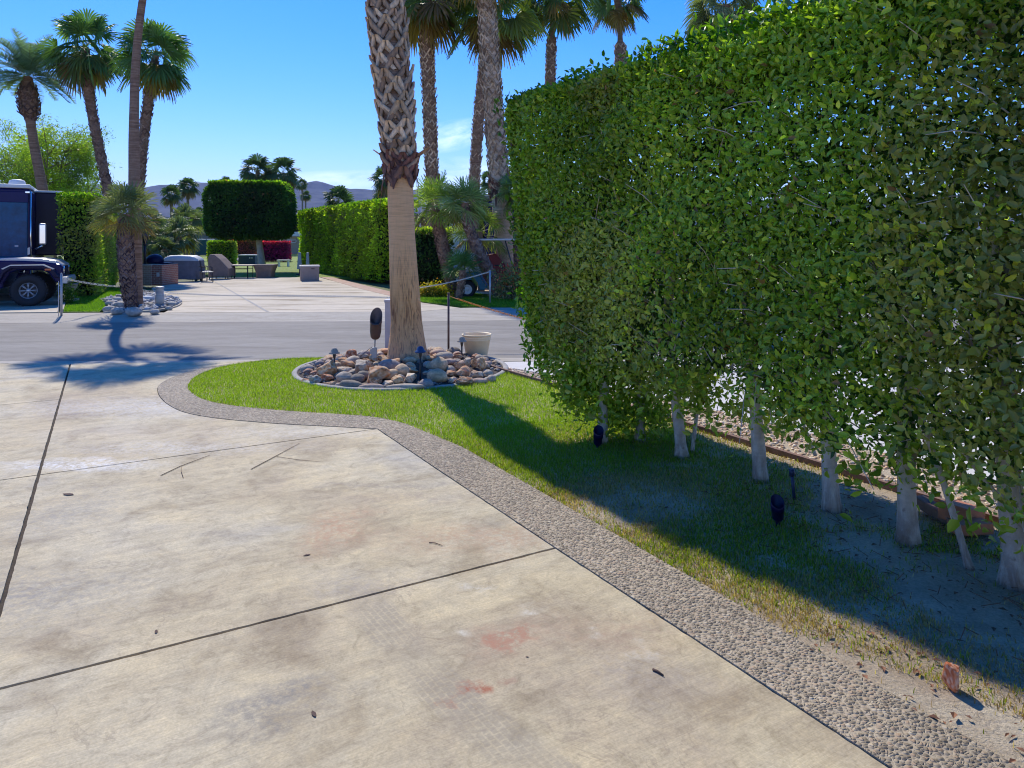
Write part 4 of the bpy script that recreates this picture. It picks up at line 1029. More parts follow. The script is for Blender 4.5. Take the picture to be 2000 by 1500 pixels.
# ================================================================ litter on the ground
def twig(pts, r, label, fork=None):
    mb = MB(); mb.tube([tuple(G(x, y, .034) + np.array((0, 0, .002))) for x, y in pts], [r, r, r * .5][:len(pts)] if len(pts) <= 3 else r, 5)
    if fork: mb.tube([tuple(G(x, y, .036)) for x, y in fork], r * .7, 5)
    put('twig', mb, 'twig_mat', label=label, category='twig')
twig([(314, 929), (352, 911), (410, 889)], .003, 'forked dry twig lying by the slab joint on the left', [(354, 911), (354, 921), (358, 933)])
twig([(490, 917), (535, 893), (585, 866)], .003, 'straight dry twig lying below the slab joint')
twig([(540, 892), (580, 898), (632, 903)], .002, 'thin pale twig crossing the straight one')
twig([(1275, 1308), (1284, 1312), (1296, 1320)], .006, 'short dark twig near the lower middle of the driveway')
twig([(838, 1060), (850, 1061), (864, 1066)], .003, 'fine curved stem on the driveway near the gravel border')
def chip(x, y, s, label, mat='twig_mat', name='dry_leaf', cat='leaf'):
    mb = MB(); g = G(x, y, .032); a = random.uniform(0, PI)
    pr = [(0, -1), (.35, -.4), (.42, .2), (.2, .8), (0, 1.1), (-.3, .6), (-.4, 0), (-.28, -.6)]
    vs = []
    for p, q in pr:
        X = p * math.cos(a) - q * math.sin(a); Yy = p * math.sin(a) + q * math.cos(a); vs.append((g[0] + X * s, g[1] + Yy * s, g[2] + s * .25 * (p * p + .3 * q * q)))
    n = len(vs); vs2 = vs + [(v[0], v[1], v[2] + s * .06) for v in vs]
    mb.add(vs2, [tuple(range(n - 1, -1, -1)), tuple(range(n, 2 * n))] + [(i, (i + 1) % n, (i + 1) % n + n, i + n) for i in range(n)])
    put(name, mb, mat, label=label, category=cat)
chip(600, 1084, .022, 'curled black leaf in the middle of the driveway'); chip(613, 1395, .022, 'black pebble-like leaf at the bottom of the driveway')
chip(134, 966, .045, 'dark purple leaf scrap left of the driveway middle'); chip(305, 1234, .018, 'tiny brown leaf above the long joint')
chip(1030, 1295 - 12, .008, 'dark speck below the rust stain'); chip(1400, 1278, .03, 'small green seedling leaf', 'teal_paint') if False else None
lit = MB(); rg = random.Random(9)
for k in range(1500):
    u = rg.uniform(-.5, 4.2); v = rg.uniform(2.9, 5.2)
    if rg.random() > (.9 if (v > 4.0 or (u < 2.4 and v < 3.5)) else .25): continue
    g = UV(u, v, .028 + rg.random() * .012); s = rg.uniform(.008, .026); a = rg.uniform(0, PI); b = rg.uniform(.25, .6); vs = []
    for p, q in ((0, -1), (b, 0), (0, 1), (-b, 0)):
        vs.append((g[0] + (p * math.cos(a) - q * math.sin(a)) * s, g[1] + (p * math.sin(a) + q * math.cos(a)) * s, g[2] + abs(p) * s * .6))
    lit.add(vs, [(0, 1, 2), (0, 2, 3)])
for k in range(260):
    u = rg.uniform(-.5, 3.6); v = rg.uniform(3.6, 5.2); g = UV(u, v, .035); a = rg.uniform(0, PI); L = rg.uniform(.04, .14)
    lit.tube([(g[0], g[1], .035), (g[0] + L * math.cos(a), g[1] + L * math.sin(a), .045)], .0025, 4, False)
o = put('leaf_litter', lit, 'dry_leaf'); o['kind'] = 'stuff'; o['label'] = 'dry brown leaves and stems strewn under the hedge'; o['category'] = 'leaf litter'
o = put('rock', rockmesh((.045, .05, .075), 1, (.42, .17, .09), 77), 'rock_mat', loc=tuple(G(1858, 1318, .09)), label='lone rust orange rock in the grass at lower right', category='rock')
# terracotta pieces and board scraps by the edging
def slabpiece(px, s, rz, ry, label, mat='terracotta', name='paving_brick'):
    mb = MB(); mb.box((0, 0, 0), s); g = G(*px, .03); o = put(name, mb, mat, loc=(g[0], g[1], .03 + s[2] / 2 + .01), bevel=.008, label=label, category='brick'); o.rotation_euler = (0, ry, rz)
slabpiece((1895, 1043), (.26, .11, .075), .15, .0, 'orange brick lying flat in front under the hedge'); slabpiece((1878, 1022), (.22, .2, .12), .5, .15, 'wide orange brick behind the flat one under the hedge')
slabpiece((1828, 1010), (.30, .10, .07), 1.9, -.2, 'brown board end tilted beside the gravel edging', 'wood_edge', 'board')
# ================================================================ palms
def local(V, o): return V - np.array(o)
def palm(name, label, base, path, radt, crown=None, boot=None, smooth=None, mat='ringed_trunk', group=None, skirt=None, nz=60, feather=False):
    """path: (x,y,z) world points; radt: (z,r); boot: dict(z0,z1,dz,k); crown: dict for fan_crown"""
    root = thing(name, label, 'palm tree', base, 0, group)
    ax = path_axis(path); rd = rad_of(radt); z1 = path[-1][2]
    V, F, C = trunk_tube(ax, rd, base[2] - .05, z1, nz, 24, .05)
    put('trunk', npmesh('trunk', local(V, base), F, C, True), mat, root)
    if boot:
        V, F, C = boots(ax, rd, boot['z0'], boot['z1'], boot['dz'], boot.get('k', 1), boot.get('out', 1), boot.get('pal', ((.30, .20, .13), (.17, .11, .075), (.36, .27, .19))))
        put('leaf_bases', npmesh('leaf_bases', local(V, base), F, C), 'boot_mat', root)
    if crown:
        c = np.array(ax(z1) + (z1,)); cr = feather_crown if feather else fan_crown
        V, F, C = cr(c, **crown); put('crown', npmesh('crown', local(V, base), F, C), 'palm_leaf', root)
    return root
# --- the big palm in the stone ring
BY = 11.0
prof = [(700, 797.5, 85), (690, 797, 79), (680, 796, 75), (655, 795.5, 67), (630, 794.5, 61), (580, 791.5, 58.5), (520, 788, 54), (455, 784.5, 51), (400, 783, 51), (330, 781, 56), (300, 781, 61), (240, 775, 68), (135, 766, 73), (60, 759, 76), (0, 753.5, 76)]
pts = [W(x, y, BY) for y, x, w in prof]; rt = [(EYE - (y - HZ) / FP * BY, w / 2 / FP * BY) for y, x, w in prof]
zb = np.array([p[2] for p in pts]); xb = np.array([p[0] for p in pts])
rt = [(-.1, .40)] + rt
ZS = 2 + (465 - 335) / FP * BY        # where the smooth part ends
def bax(z):
    if z < zb[0]: return (xb[0], BY)
    yy = BY + .55 * (min(z, 6) / 6) ** 1.5
    if z <= zb[-1]: return (float(np.interp(z, zb, xb)) * yy / BY, yy)
    t = min(1, (z - zb[-1]) / 7); return (xb[-1] * 1.05 + 1.3 * t * t * (3 - 2 * t), yy)  # depth lean and unseen upper bend are shaped to place the trunk's shadow
rt2 = [(z, r * (.86 if z > ZS else 1)) for z, r in rt] + [(9, .24), (14, .17)]
brd = rad_of(rt2); base = (-1.59, BY, 0)
root = thing('fan_palm', 'massive palm trunk rising from the stone ring, smooth below and woven leaf bases above', 'palm tree', base)
V, F, C = trunk_tube(bax, brd, -.05, ZS + .15, 90, 48, .035); put('smooth_trunk', npmesh('smooth_trunk', local(V, base), F, C, True), 'smooth_trunk', root)
V, F, C = trunk_tube(bax, brd, ZS - .1, 13.6, 80, 24, .04); put('upper_trunk', npmesh('upper_trunk', local(V, base), F, C, True), 'ringed_trunk', root)
V, F, C = boots(bax, brd, ZS + .18, 7.2, .020, .98, .95, ((.56, .38, .235), (.46, .30, .185), (.64, .45, .29), (.36, .22, .135)))
V2, F2, C2 = boots(bax, brd, 7.2, 13.4, .045, 1.1, 1.1); V, F, C = merge([(V, F, C), (V2, F2, C2)])
put('leaf_bases', npmesh('leaf_bases', local(V, base), F, C), 'boot_mat', root)
# dark fibrous skirt where the old bases end, and its hanging flaps
V, F, C = boots(bax, brd, ZS + .02, ZS + .30, .010, .95, 1.15, ((.20, .085, .06), (.12, .055, .045), (.28, .14, .09)))
sk = [(V, F, C)]
for a, dz, L, w in ((PI * 1.02, .02, .62, .05), (0.02, .05, .80, .03), (-.25, .1, .35, .04), (PI * 1.2, .1, .4, .05), (PI * 1.45, .02, .30, .06), (PI * 1.7, .03, .25, .05), (PI * 1.55, .1, .22, .05)):
    c0 = np.array(bax(ZS + dz) + (ZS + dz,)); r0 = brd(ZS) + .03; d = np.array((math.cos(a), math.sin(a), 0))
    sk.append(strip(c0 + d * (r0 + .02), c0 + d * (r0 + .10) - np.array((0, 0, L)), w, d, (.17, .08, .055), w1=.012, n=6))
for a, L in ((-.1, .28), (PI * 1.05, .22), (.25, .2)):
    c0 = np.array(bax(ZS + .2) + (ZS + .2,)); d = np.array((math.cos(a), math.sin(a), 0)); r0 = brd(ZS)
    sk.append(strip(c0 + d * r0, c0 + d * (r0 + L) + np.array((0, 0, L * .7)), .06, np.array((-d[1] * .3, d[0] * .3, 1)), (.30, .19, .12), w1=.035, n=3))
V, F, C = merge(sk); put('fibre_skirt', npmesh('fibre_skirt', local(V, base), F, C), 'boot_mat', root)
V, F, C = fan_crown(np.array(bax(13.6) + (13.6,)), 36, 1.0, 1.0, 22); put('crown', npmesh('crown', local(V, base), F, C), 'palm_leaf', root)

def ppath(pxs, Y, dY=0.0):
    """photo points (x,y) bottom to top at depth Y"""
    return [tuple(W(x, y, Y + dY * i)) for i, (x, y) in enumerate(pxs)]
def rpx(Y, tab): return [(EYE - (y - HZ) / FP * Y, w / 2 / FP * Y) for y, w in sorted(tab, key=lambda t: -t[0])]
def zof(y, Y): return EYE - (y - HZ) / FP * Y
LB = ((.50, .34, .21), (.32, .20, .12), (.60, .43, .28))
# --- trunks behind the street, middle of the picture
Y = 30; palm('fan_palm', 'slender shaggy palm trunk rising just right of the massive trunk', (W(850, 578, Y)[0], Y, 0), ppath([(852, 585), (848, 450), (842, 330), (838, 180), (833, 60), (829, -20)], Y), rpx(Y, [(585, 34), (450, 24), (330, 24), (180, 24), (60, 27), (-20, 24)]),
    dict(nl=44, Rr=1.25, pet=1.15, nseg=24, col=(0.112, 0.192, 0.048), col2=(0.320, 0.384, 0.096), dead=.3, lo=-78), dict(z0=zof(370, Y), z1=zof(-20, Y), dz=.024, k=.72, out=1.2, pal=LB), nz=50)
Y = 30; palm('fan_palm', 'leaning shaggy palm trunk crossing behind the thicker one', (W(926, 560, Y)[0], Y, 0), ppath([(926, 560), (926, 400), (929, 300), (938, 200), (948, 120), (958, 40), (962, 10)], Y), rpx(Y, [(560, 24), (350, 19), (200, 21), (60, 21), (10, 20)]),
    dict(nl=50, Rr=1.15, pet=1.25, nseg=26, col=(0.096, 0.176, 0.048), col2=(0.240, 0.320, 0.080), dead=.2, lo=-72), dict(z0=zof(400, Y), z1=zof(10, Y), dz=.03, k=.62, out=1.2, pal=LB), nz=50)
Y = 26; palm('fan_palm', 'thick palm behind the red flower bush, smooth below, shaggy above', (W(996, 572, Y)[0], Y, 0), ppath([(999, 572), (988, 480), (976, 365), (966, 230), (957, 100), (948, 0), (942, -110)], Y), rpx(Y, [(572, 58), (545, 50), (480, 40), (370, 36), (330, 36), (200, 34), (60, 33), (-110, 28)]),
    dict(nl=40, Rr=1.1, pet=1.0, nseg=22), dict(z0=zof(372, Y), z1=zof(-100, Y), dz=.021, k=.85, out=1.1, pal=LB), nz=60, mat='tan_trunk')
r_ = [o for o in COL.objects if o.name.startswith('fan_palm')][-1]
V, F, C = boots(lambda z: (W(976, 365, Y)[0], Y), lambda z: .33, zof(378, Y), zof(350, Y), .02, 1.0, 1.2, ((.24, .10, .06), (.15, .07, .05)))
sk = [(V, F, C)]
for a, L in ((.1, .9), (-.4, .7), (PI, .5), (PI * 1.4, .6)):
    c0 = W(976, 372, Y); d = np.array((math.cos(a), math.sin(a), 0)); sk.append(strip(c0 + d * .36, c0 + d * .42 - np.array((0, 0, L)), .08, d, (.20, .09, .06), w1=.02))
V, F, C = merge(sk); put('fibre_skirt', npmesh('fibre_skirt', local(V, r_.location), F, C), 'boot_mat', r_)
Y = 35; palm('fan_palm', 'slim palm with a bare neck above the hedge, left of two', (W(1074, 545, Y)[0], Y, 0), ppath([(1074, 545), (1074, 250), (1076, 120), (1079, 40), (1083, -20)], Y), rpx(Y, [(545, 24), (160, 19), (78, 18), (66, 10), (34, 10), (20, 17), (-20, 16)]),
    dict(nl=40, Rr=1.1, pet=1.4, nseg=22, lo=-60), dict(z0=zof(300, Y), z1=zof(66, Y), dz=.032, k=.66, out=1.3, pal=LB), nz=70)
Y = 40; palm('fan_palm', 'slim palm with a thin bare neck and hanging crown above the hedge, right of two', (W(1214, 535, Y)[0], Y, 0), ppath([(1214, 535), (1213, 300), (1212, 110), (1210, 40), (1206, -6)], Y), rpx(Y, [(535, 24), (120, 23), (86, 22), (80, 10), (20, 10), (5, 16), (-6, 14)]),
    dict(nl=38, Rr=1.0, pet=1.05, nseg=22, lo=-70, dead=.25), dict(z0=zof(300, Y), z1=zof(82, Y), dz=.04, k=.8, out=1.3, pal=LB), nz=70)
Y = 30; palm('fan_palm', 'palm crown peeking over the hedge top, greyish fronds drooping to both sides', (W(1420, 558, Y)[0], Y, 0), ppath([(1420, 558), (1419, 300), (1418, 100), (1416, 12)], Y), rpx(Y, [(558, 30), (12, 22)]),
    dict(nl=56, Rr=.95, pet=.85, nseg=26, col=(0.144, 0.192, 0.080), col2=(0.320, 0.352, 0.160), dead=.2, lo=-78, droop=.8), None, nz=40)
# --- left group
Y = 38; palm('date_palm', 'grey-green feather palm at the far left with a knobbly swollen neck', (W(92, 540, Y)[0], Y, 0), ppath([(92, 540), (84, 370), (66, 290), (59, 230), (57, 190), (54, 150)], Y), rpx(Y, [(540, 30), (370, 19), (250, 17), (226, 18), (222, 30), (200, 34), (184, 32), (172, 24), (150, 14)]),
    dict(nl=64, Lr=2.4, nlf=44, col=(0.192, 0.288, 0.208), lo=-18, hi=84, arch=.50, ll=.5, wl=.028), dict(z0=zof(228, Y), z1=zof(160, Y), dz=.022, k=1.0, out=1.6, pal=((.20, .11, .08), (.13, .075, .06))), nz=50, feather=True)
Y = 38; palm('fan_palm', 'left-leaning palm with a full ragged crown beside the feather palm', (W(232, 540, Y)[0], Y, 0), ppath([(232, 540), (210, 370), (192, 280), (180, 215), (170, 160), (166, 92)], Y), rpx(Y, [(540, 22), (370, 17), (215, 17), (170, 20), (92, 14)]),
    dict(nl=48, Rr=1.15, pet=1.1, nseg=24, col=(0.080, 0.176, 0.056), col2=(0.176, 0.304, 0.080), lo=-75, dead=.12), dict(z0=zof(400, Y), z1=zof(95, Y), dz=.035, k=.72, out=1.3, pal=((.24, .13, .09), (.16, .09, .065), (.32, .20, .15))), nz=50)
Y = 37; palm('fan_palm', 'palm with a full crown just right of the tall bare stem', (W(262, 540, Y)[0], Y, 0), ppath([(262, 540), (272, 370), (280, 270), (288, 210), (299, 140), (304, 108)], Y), rpx(Y, [(540, 24), (370, 18), (210, 18), (140, 15), (108, 12)]),
    dict(nl=46, Rr=1.15, pet=1.0, nseg=24, col=(0.080, 0.176, 0.056), col2=(0.160, 0.288, 0.072), lo=-68, dead=.1), dict(z0=zof(360, Y), z1=zof(115, Y), dz=.033, k=.72, out=1.3, pal=((.26, .16, .11), (.18, .10, .07), (.33, .22, .16))), nz=50)
# the tall bare stem in front
Y = 19.6; p = ppath([(263, 606), (262, 520), (262, 350), (265, 200), (270, 80), (275, 0)], Y); p.append((p[-1][0] + .40, Y, 10.1)); p = [(a * (Y + .14 * c) / Y, Y + .14 * c, 2 + (c - 2) * (Y + .14 * c) / Y) for a, b, c in p]  # out-of-view top and backward lean shaped to steer the stem and crown shadow
palm('fan_palm', 'very tall bare ringed palm stem rising out of the picture beside the short fan palm', (p[0][0], Y, .1), p, rpx(Y, [(606, 36), (590, 30), (520, 26), (420, 23), (200, 18), (0, 15), (-120, 13)]),
    dict(nl=22, Rr=.85, pet=.95, nseg=22, lo=-5), None, nz=80, mat='ringed_trunk')
Y = 18.9; palm('short_fan_palm', 'short fan palm with a furry dark trunk beside the bare stem', (W(258, 608, Y)[0], Y, .1), ppath([(258, 610), (252, 560), (246, 500), (244, 440), (244, 418)], Y), rpx(Y, [(610, 20), (560, 26), (500, 27), (440, 24), (418, 18)]),
    dict(nl=40, Rr=.52, pet=.42, nseg=22, col=(.15, .19, .08), col2=(.33, .34, .13), lo=-28, hi=86, dead=.14, droop=.35, join=.32, wk=.6, span=1.5), dict(z0=.2, z1=zof(425, Y), dz=.0075, k=.34, out=1.7, pal=((.10, .06, .065), (.17, .12, .12), (.06, .035, .04), (.24, .18, .16))), nz=40)
# --- middle fan palms in the bed across the street
Y = 23.5; palm('short_fan_palm', 'fan palm with a big bright crown right of the massive trunk', (W(888, 580, Y)[0], Y, .1), ppath([(888, 580), (878, 540), (864, 480), (856, 440), (850, 402)], Y), rpx(Y, [(580, 18), (500, 22), (440, 22), (402, 14)]),
    dict(nl=27, Rr=.66, pet=.52, nseg=22, col=(.20, .32, .05), col2=(.42, .52, .08), lo=-42, hi=88, dead=.06, join=.34, wk=.6, droop=.3), dict(z0=.2, z1=zof(410, Y), dz=.012, k=.42, out=1.6, pal=((.20, .11, .08), (.13, .08, .06), (.30, .20, .14))), nz=40)
Y = 22.8; palm('short_fan_palm', 'fan palm on a curved dark trunk leaning left in front of the golf cart', (W(980, 588, Y)[0], Y, .1), ppath([(980, 588), (966, 552), (945, 512), (925, 470), (914, 430), (908, 396)], Y), rpx(Y, [(588, 20), (552, 27), (512, 24), (450, 20), (396, 14)]),
    dict(nl=28, Rr=.60, pet=.42, nseg=22, col=(.18, .28, .10), col2=(.38, .48, .16), lo=-38, hi=88, dead=.05, join=.32, wk=.55, droop=.25), dict(z0=.2, z1=zof(402, Y), dz=.011, k=.36, out=1.7, pal=((.13, .08, .075), (.22, .16, .14), (.34, .26, .22))), nz=50)
Y = 22.2; palm('short_fan_palm', 'low dark green fan palm left of the curved trunk', (W(908, 578, Y)[0], Y, .1), ppath([(896, 580), (900, 560), (903, 540), (904, 528)], Y), rpx(Y, [(580, 14), (528, 12)]),
    dict(nl=20, Rr=.44, pet=.36, nseg=20, col=(.05, .14, .04), col2=(.10, .24, .06), lo=-5, hi=88, dead=.05, join=.35, wk=.6, droop=.3), dict(z0=.2, z1=.95, dz=.015, k=.36, out=1.6, pal=((.22, .14, .10), (.34, .24, .17))), nz=12)
Y = 25.5; palm('short_fan_palm', 'yellow-green fan palm behind the curved trunk, before the dark motorhome', (W(930, 560, Y)[0], Y, .1), ppath([(940, 560), (938, 480), (936, 452)], Y), rpx(Y, [(560, 14), (452, 12)]),
    dict(nl=24, Rr=.62, pet=.62, nseg=22, join=.35, wk=.6, col=(.2, .3, .05), col2=(.26, .32, .06), lo=-30, hi=85, dead=.1), None, nz=12)
Y = 25; palm('short_fan_palm', 'shaggy dark trunk with fan fronds poking out beside the left end of the tall hedge', (W(1016, 575, Y)[0], Y, .1), ppath([(1016, 575), (1015, 500), (1014, 430), (1012, 372)], Y), rpx(Y, [(575, 24), (500, 22), (372, 16)]),
    dict(nl=20, Rr=.50, pet=.42, nseg=22, col=(.10, .16, .05), col2=(.22, .30, .08), lo=-50, hi=80, dead=.1), dict(z0=.2, z1=zof(380, Y), dz=.016, k=.5, out=1.4, pal=((.13, .08, .07), (.2, .14, .12))), nz=30)
Y = 34; palm('fan_palm', 'fronds of a palm reaching in at the left end of the tall hedge', (W(1035, 547, Y)[0], Y, 0), ppath([(1035, 547), (1034, 400), (1034, 330)], Y), rpx(Y, [(547, 22), (330, 18)]),
    dict(nl=26, Rr=.62, pet=.5, nseg=22, col=(0.160, 0.240, 0.128), col2=(0.256, 0.352, 0.176), lo=-50), None, nz=20)
# behind the lamp post on the left: wide dwarf palms
for i, (cx, cy, bx, by, Y, lab, r) in enumerate(((350, 462, 338, 508, 46, 'wide dwarf palm with a leaning dark trunk behind the grey covered grill', .95), (300, 470, 300, 510, 45, 'dwarf palm with drooping fronds left of the leaning one', .85), (282, 436, 284, 505, 47, 'dwarf palm behind the bare stem above the small lamp', 1.0), (322, 486, 324, 512, 44, 'lowest dwarf palm thicket behind the grey covered grill', .7), (360, 436, 366, 490, 60, 'bushy palm in front of the far clipped hedge', 1.2))):
    palm('dwarf_palm', lab, (W(bx, by, Y)[0], Y, 0), ppath([(bx, by + 8), ((bx + cx) / 2, (by + cy) / 2), (cx, cy)], Y), rpx(Y, [(by + 8, 14), (cy, 11)]), dict(nl=46, Rr=r * .8, pet=r * .75, nseg=18, col=(.09, .14, .07), col2=(.24, .27, .13), lo=-55, dead=.12, span=1.5, join=.4), None, nz=10, mat='ringed_trunk', group='dwarf palms by the lawn')
# far skyline palms
FPALM = [(335, 380, 335, 470, 75, .95, 'far palm with a pale trunk, leftmost of the pair before the mountains', 5), (367, 365, 367, 468, 78, 1.0, 'far palm with a darker trunk, taller right one of the pair before the mountains', 5),
 (503, 333, 503, 480, 85, 1.75, 'dense far palm behind the box-clipped tree, left of the tall pair', 8), (553, 337, 553, 480, 85, 1.75, 'dense far palm behind the box-clipped tree, right of the tall pair', 8), (527, 352, 527, 480, 95, 1.3, 'lower palm crown between the dense far pair', 6),
 (590, 360, 592, 465, 110, .75, 'thin far palm, taller of the two right of the box-clipped tree', 3), (597, 382, 597, 465, 115, .7, 'thin far palm, shorter of the two right of the box-clipped tree', 3), (660, 392, 660, 470, 70, 1.3, 'palm crown showing above the bright clipped hedge', 6),
 (441, 360, 441, 470, 90, .9, 'small palm top showing above the left part of the box-clipped tree', 5), (381, 420, 381, 462, 110, .75, 'tiny far palm near the box-clipped tree, left one', 3), (388, 413, 388, 462, 115, .65, 'tiny far palm near the box-clipped tree, right one', 3),
 (750, 350, 752, 470, 60, 1.0, 'palm fronds showing at the left edge of the massive trunk', 4), (955, 352, 957, 470, 70, .9, 'palm crown far behind the two crossing trunks', 5), (748, 390, 750, 470, 80, 1.0, 'lower palm fronds showing at the left edge of the massive trunk', 4)]
for cx, cy, bx, by, Y, s, lab, tw in FPALM:
    palm('skyline_palm', lab, (W(bx, by, Y)[0], Y, 0), [(W(bx, by, Y)[0], Y, 0), (W((bx + cx) / 2, 0, Y)[0], Y, zof((cy + by) / 2, Y)), tuple(W(cx, cy, Y))], [(0, tw / 2 / FP * Y * 1.2), (zof(cy, Y), tw / 2 / FP * Y)],
         dict(nl=34, Rr=s * .78, pet=s * .62, nseg=14, col=(.035, .075, .03), col2=(.09, .15, .05), lo=-68, dead=.12), None, nz=10, mat='far_trunk', group='palms on the skyline')

# ================================================================ clipped hedges and bushes
def hedge(name, label, cat, c, rz, size, n, leaf, pal, skip=('z-',), fresh=.15, trunk=None, rnd=.2, lump=.08, group=None, core=True, top_pal=None, mat='far_leaf', z0=0.0, crown='foliage'):
    root = thing(name, label, cat, (c[0], c[1], z0), rz, group)
    sx, sy, sz = size; zb = trunk if trunk else 0
    lo = (-sx / 2, -sy / 2, zb + .02); hi = (sx / 2, sy / 2, sz)
    P, NN = boxcloud(n, lo, hi, .16, skip, rnd, lump, int(abs(c[0] * 7)) % 50 + 1, 1.2 if sx < 6 else .7)
    a = leaves_on(P, NN, leaf, pal, fresh=fresh, up=.6, spread=1.0)
    parts = [a]
    m = int(n * .22); ins = max(0, rnd - .2) * .55; P, NN = boxcloud(m, (lo[0] + ins, lo[1] + ins, hi[2] - .12), (hi[0] - ins, hi[1] - ins, hi[2] + .04), .1, ('z-',), .1, .05, 3, 1.5)
    parts.append(leaves_on(P, NN, leaf * 1.05, GREENS['lime'] if top_pal is None else top_pal, fresh=.4, up=1.0))
    V, F, C = merge(parts)
    if core:   # added near-black inner box, stops see-through and stands for inner shade
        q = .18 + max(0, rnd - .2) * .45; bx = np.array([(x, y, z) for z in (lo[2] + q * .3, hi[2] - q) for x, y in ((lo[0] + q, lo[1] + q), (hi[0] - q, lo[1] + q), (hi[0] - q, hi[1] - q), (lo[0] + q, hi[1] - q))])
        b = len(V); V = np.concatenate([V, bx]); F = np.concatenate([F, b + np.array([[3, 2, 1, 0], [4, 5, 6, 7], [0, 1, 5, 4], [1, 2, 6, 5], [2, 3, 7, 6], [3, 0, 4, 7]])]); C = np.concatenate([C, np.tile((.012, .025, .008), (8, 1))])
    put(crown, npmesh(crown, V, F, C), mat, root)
    return root
hc = W(737, 557, 30.8); H2 = 14.6
cc = np.array((hc[0], 30.8)) + u_ * H2 / 2 + n_ * .95
hedge('clipped_hedge', 'long bright green clipped hedge row beside the far driveway, left of the massive trunk', 'hedge', cc, ROTU, (1.9, H2, 3.5), 36000, .125, ((.20, .31, .016), (.31, .44, .02), (.52, .62, .04), (.22, .26, .03)), fresh=.35, skip=('z-', 'x+'), lump=.22, z0=.1)
cl = np.array((W(190, 0, 23)[0], 23.0)); rz_ = math.radians(24.5); ll = cl + np.array((-math.sin(rz_), math.cos(rz_))) * 3.6 + np.array((math.cos(rz_), math.sin(rz_))) * -.55
hedge('clipped_hedge', 'dark clipped hedge pillar between the motorhome and the short fan palm', 'hedge', ll, rz_, (1.15, 7.2, 3.25), 26000, .095, GREENS['ficus'], fresh=.12, skip=('z-', 'x-'), z0=.1)
tc = (W(490, 0, 40)[0], 40.0)
r_ = hedge('box_clipped_tree', 'shade tree clipped into a rounded box on one stout trunk behind the patio', 'tree', tc, .12, (4.45, 3.4, 4.98), 30000, .16, GREENS['dark'], skip=(), trunk=1.95, fresh=.10, rnd=.85, lump=.16, crown='crown')
mb = MB(); x0 = W(508, 0, 40)[0] - tc[0]; mb.tube([(x0 + .12, 0, -.02), (x0 + .05, 0, .8), (x0 - .05, 0, 1.6), (x0 - .12, 0, 2.6)], [.27, .2, .17, .16], 14)
for d in ((-1.3, .3), (1.2, -.2), (.2, .9), (-.3, -1)): mb.tube([(x0 - .08, 0, 2.0), (x0 + d[0] * .5, d[1] * .5, 2.6), (x0 + d[0], d[1], 3.4)], [.10, .07, .04], 8)
put('trunk', mb, 'ficus_bark', r_)
hedge('box_shrub', 'small bright clipped box shrub on the lawn behind the covered lounge chair', 'shrub', (W(434, 0, 50)[0], 50), .3, (1.75, 1.5, 1.62), 7000, .12, GREENS['ficus'], z0=.1, fresh=.2)
BG = ((.60, .03, .10), (.75, .04, .12), (.80, .08, .14), (.4, .03, .15))
hedge('bougainvillea', 'magenta bougainvillea hedge on the lawn right of the clipped tree trunk', 'shrub', (W(536, 0, 58)[0], 58), .1, (2.3, 1.4, 1.55), 6000, .13, ((.30, .015, .12), (.50, .02, .16), (.75, .05, .15), (.20, .03, .12)), z0=.1, top_pal=BG, mat='petal')  # bright top, darker purple sides: shade of the front painted into the petals
hedge('flower_hedge', 'orange and pink flowering hedge far behind the small box shrub', 'shrub', (W(474, 0, 72)[0], 72), 0, (2.9, 1.2, 1.7), 5000, .14, ((.35, .12, .05), (.5, .10, .08), (.6, .12, .15), (.12, .15, .03)), z0=.1, top_pal=((.55, .13, .05), (.6, .08, .10), (.65, .2, .1), (.3, .2, .05)), mat='petal')
hedge('clipped_hedge', 'far clipped hedge with a flat top behind the dwarf palms', 'hedge', (W(335, 0, 95)[0], 95), 0, (11.5, 2, 4.2), 8000, .30, GREENS['dark'], group=None)
hedge('clipped_hedge', 'far grey-green hedge left of the box-clipped tree', 'hedge', (W(392, 0, 92)[0], 92), 0, (4.2, 2, 4.0), 3500, .28, ((.10, .12, .07), (.14, .15, .10), (.2, .22, .1), (.1, .1, .07)))
hedge('clipped_hedge', 'far dark hedge between the box-clipped tree and the bright hedge row', 'hedge', (W(598, 0, 88)[0], 88), 0, (4.2, 2, 4.6), 4000, .28, GREENS['dark'])
hedge('ficus_bush', 'dark glossy bush behind the bright fan palm', 'shrub', (W(842, 0, 27)[0], 27), .2, (1.5, 1.4, 2.2), 5000, .11, GREENS['dark'], z0=.1, top_pal=GREENS['ficus'])
hedge('ficus_bush', 'lime green clipped shrub top in front of the motorhome on the right', 'shrub', (W(944, 0, 33)[0], 33), 0, (1.6, 1.2, 3.4), 4000, .11, GREENS['ficus'], z0=.1)
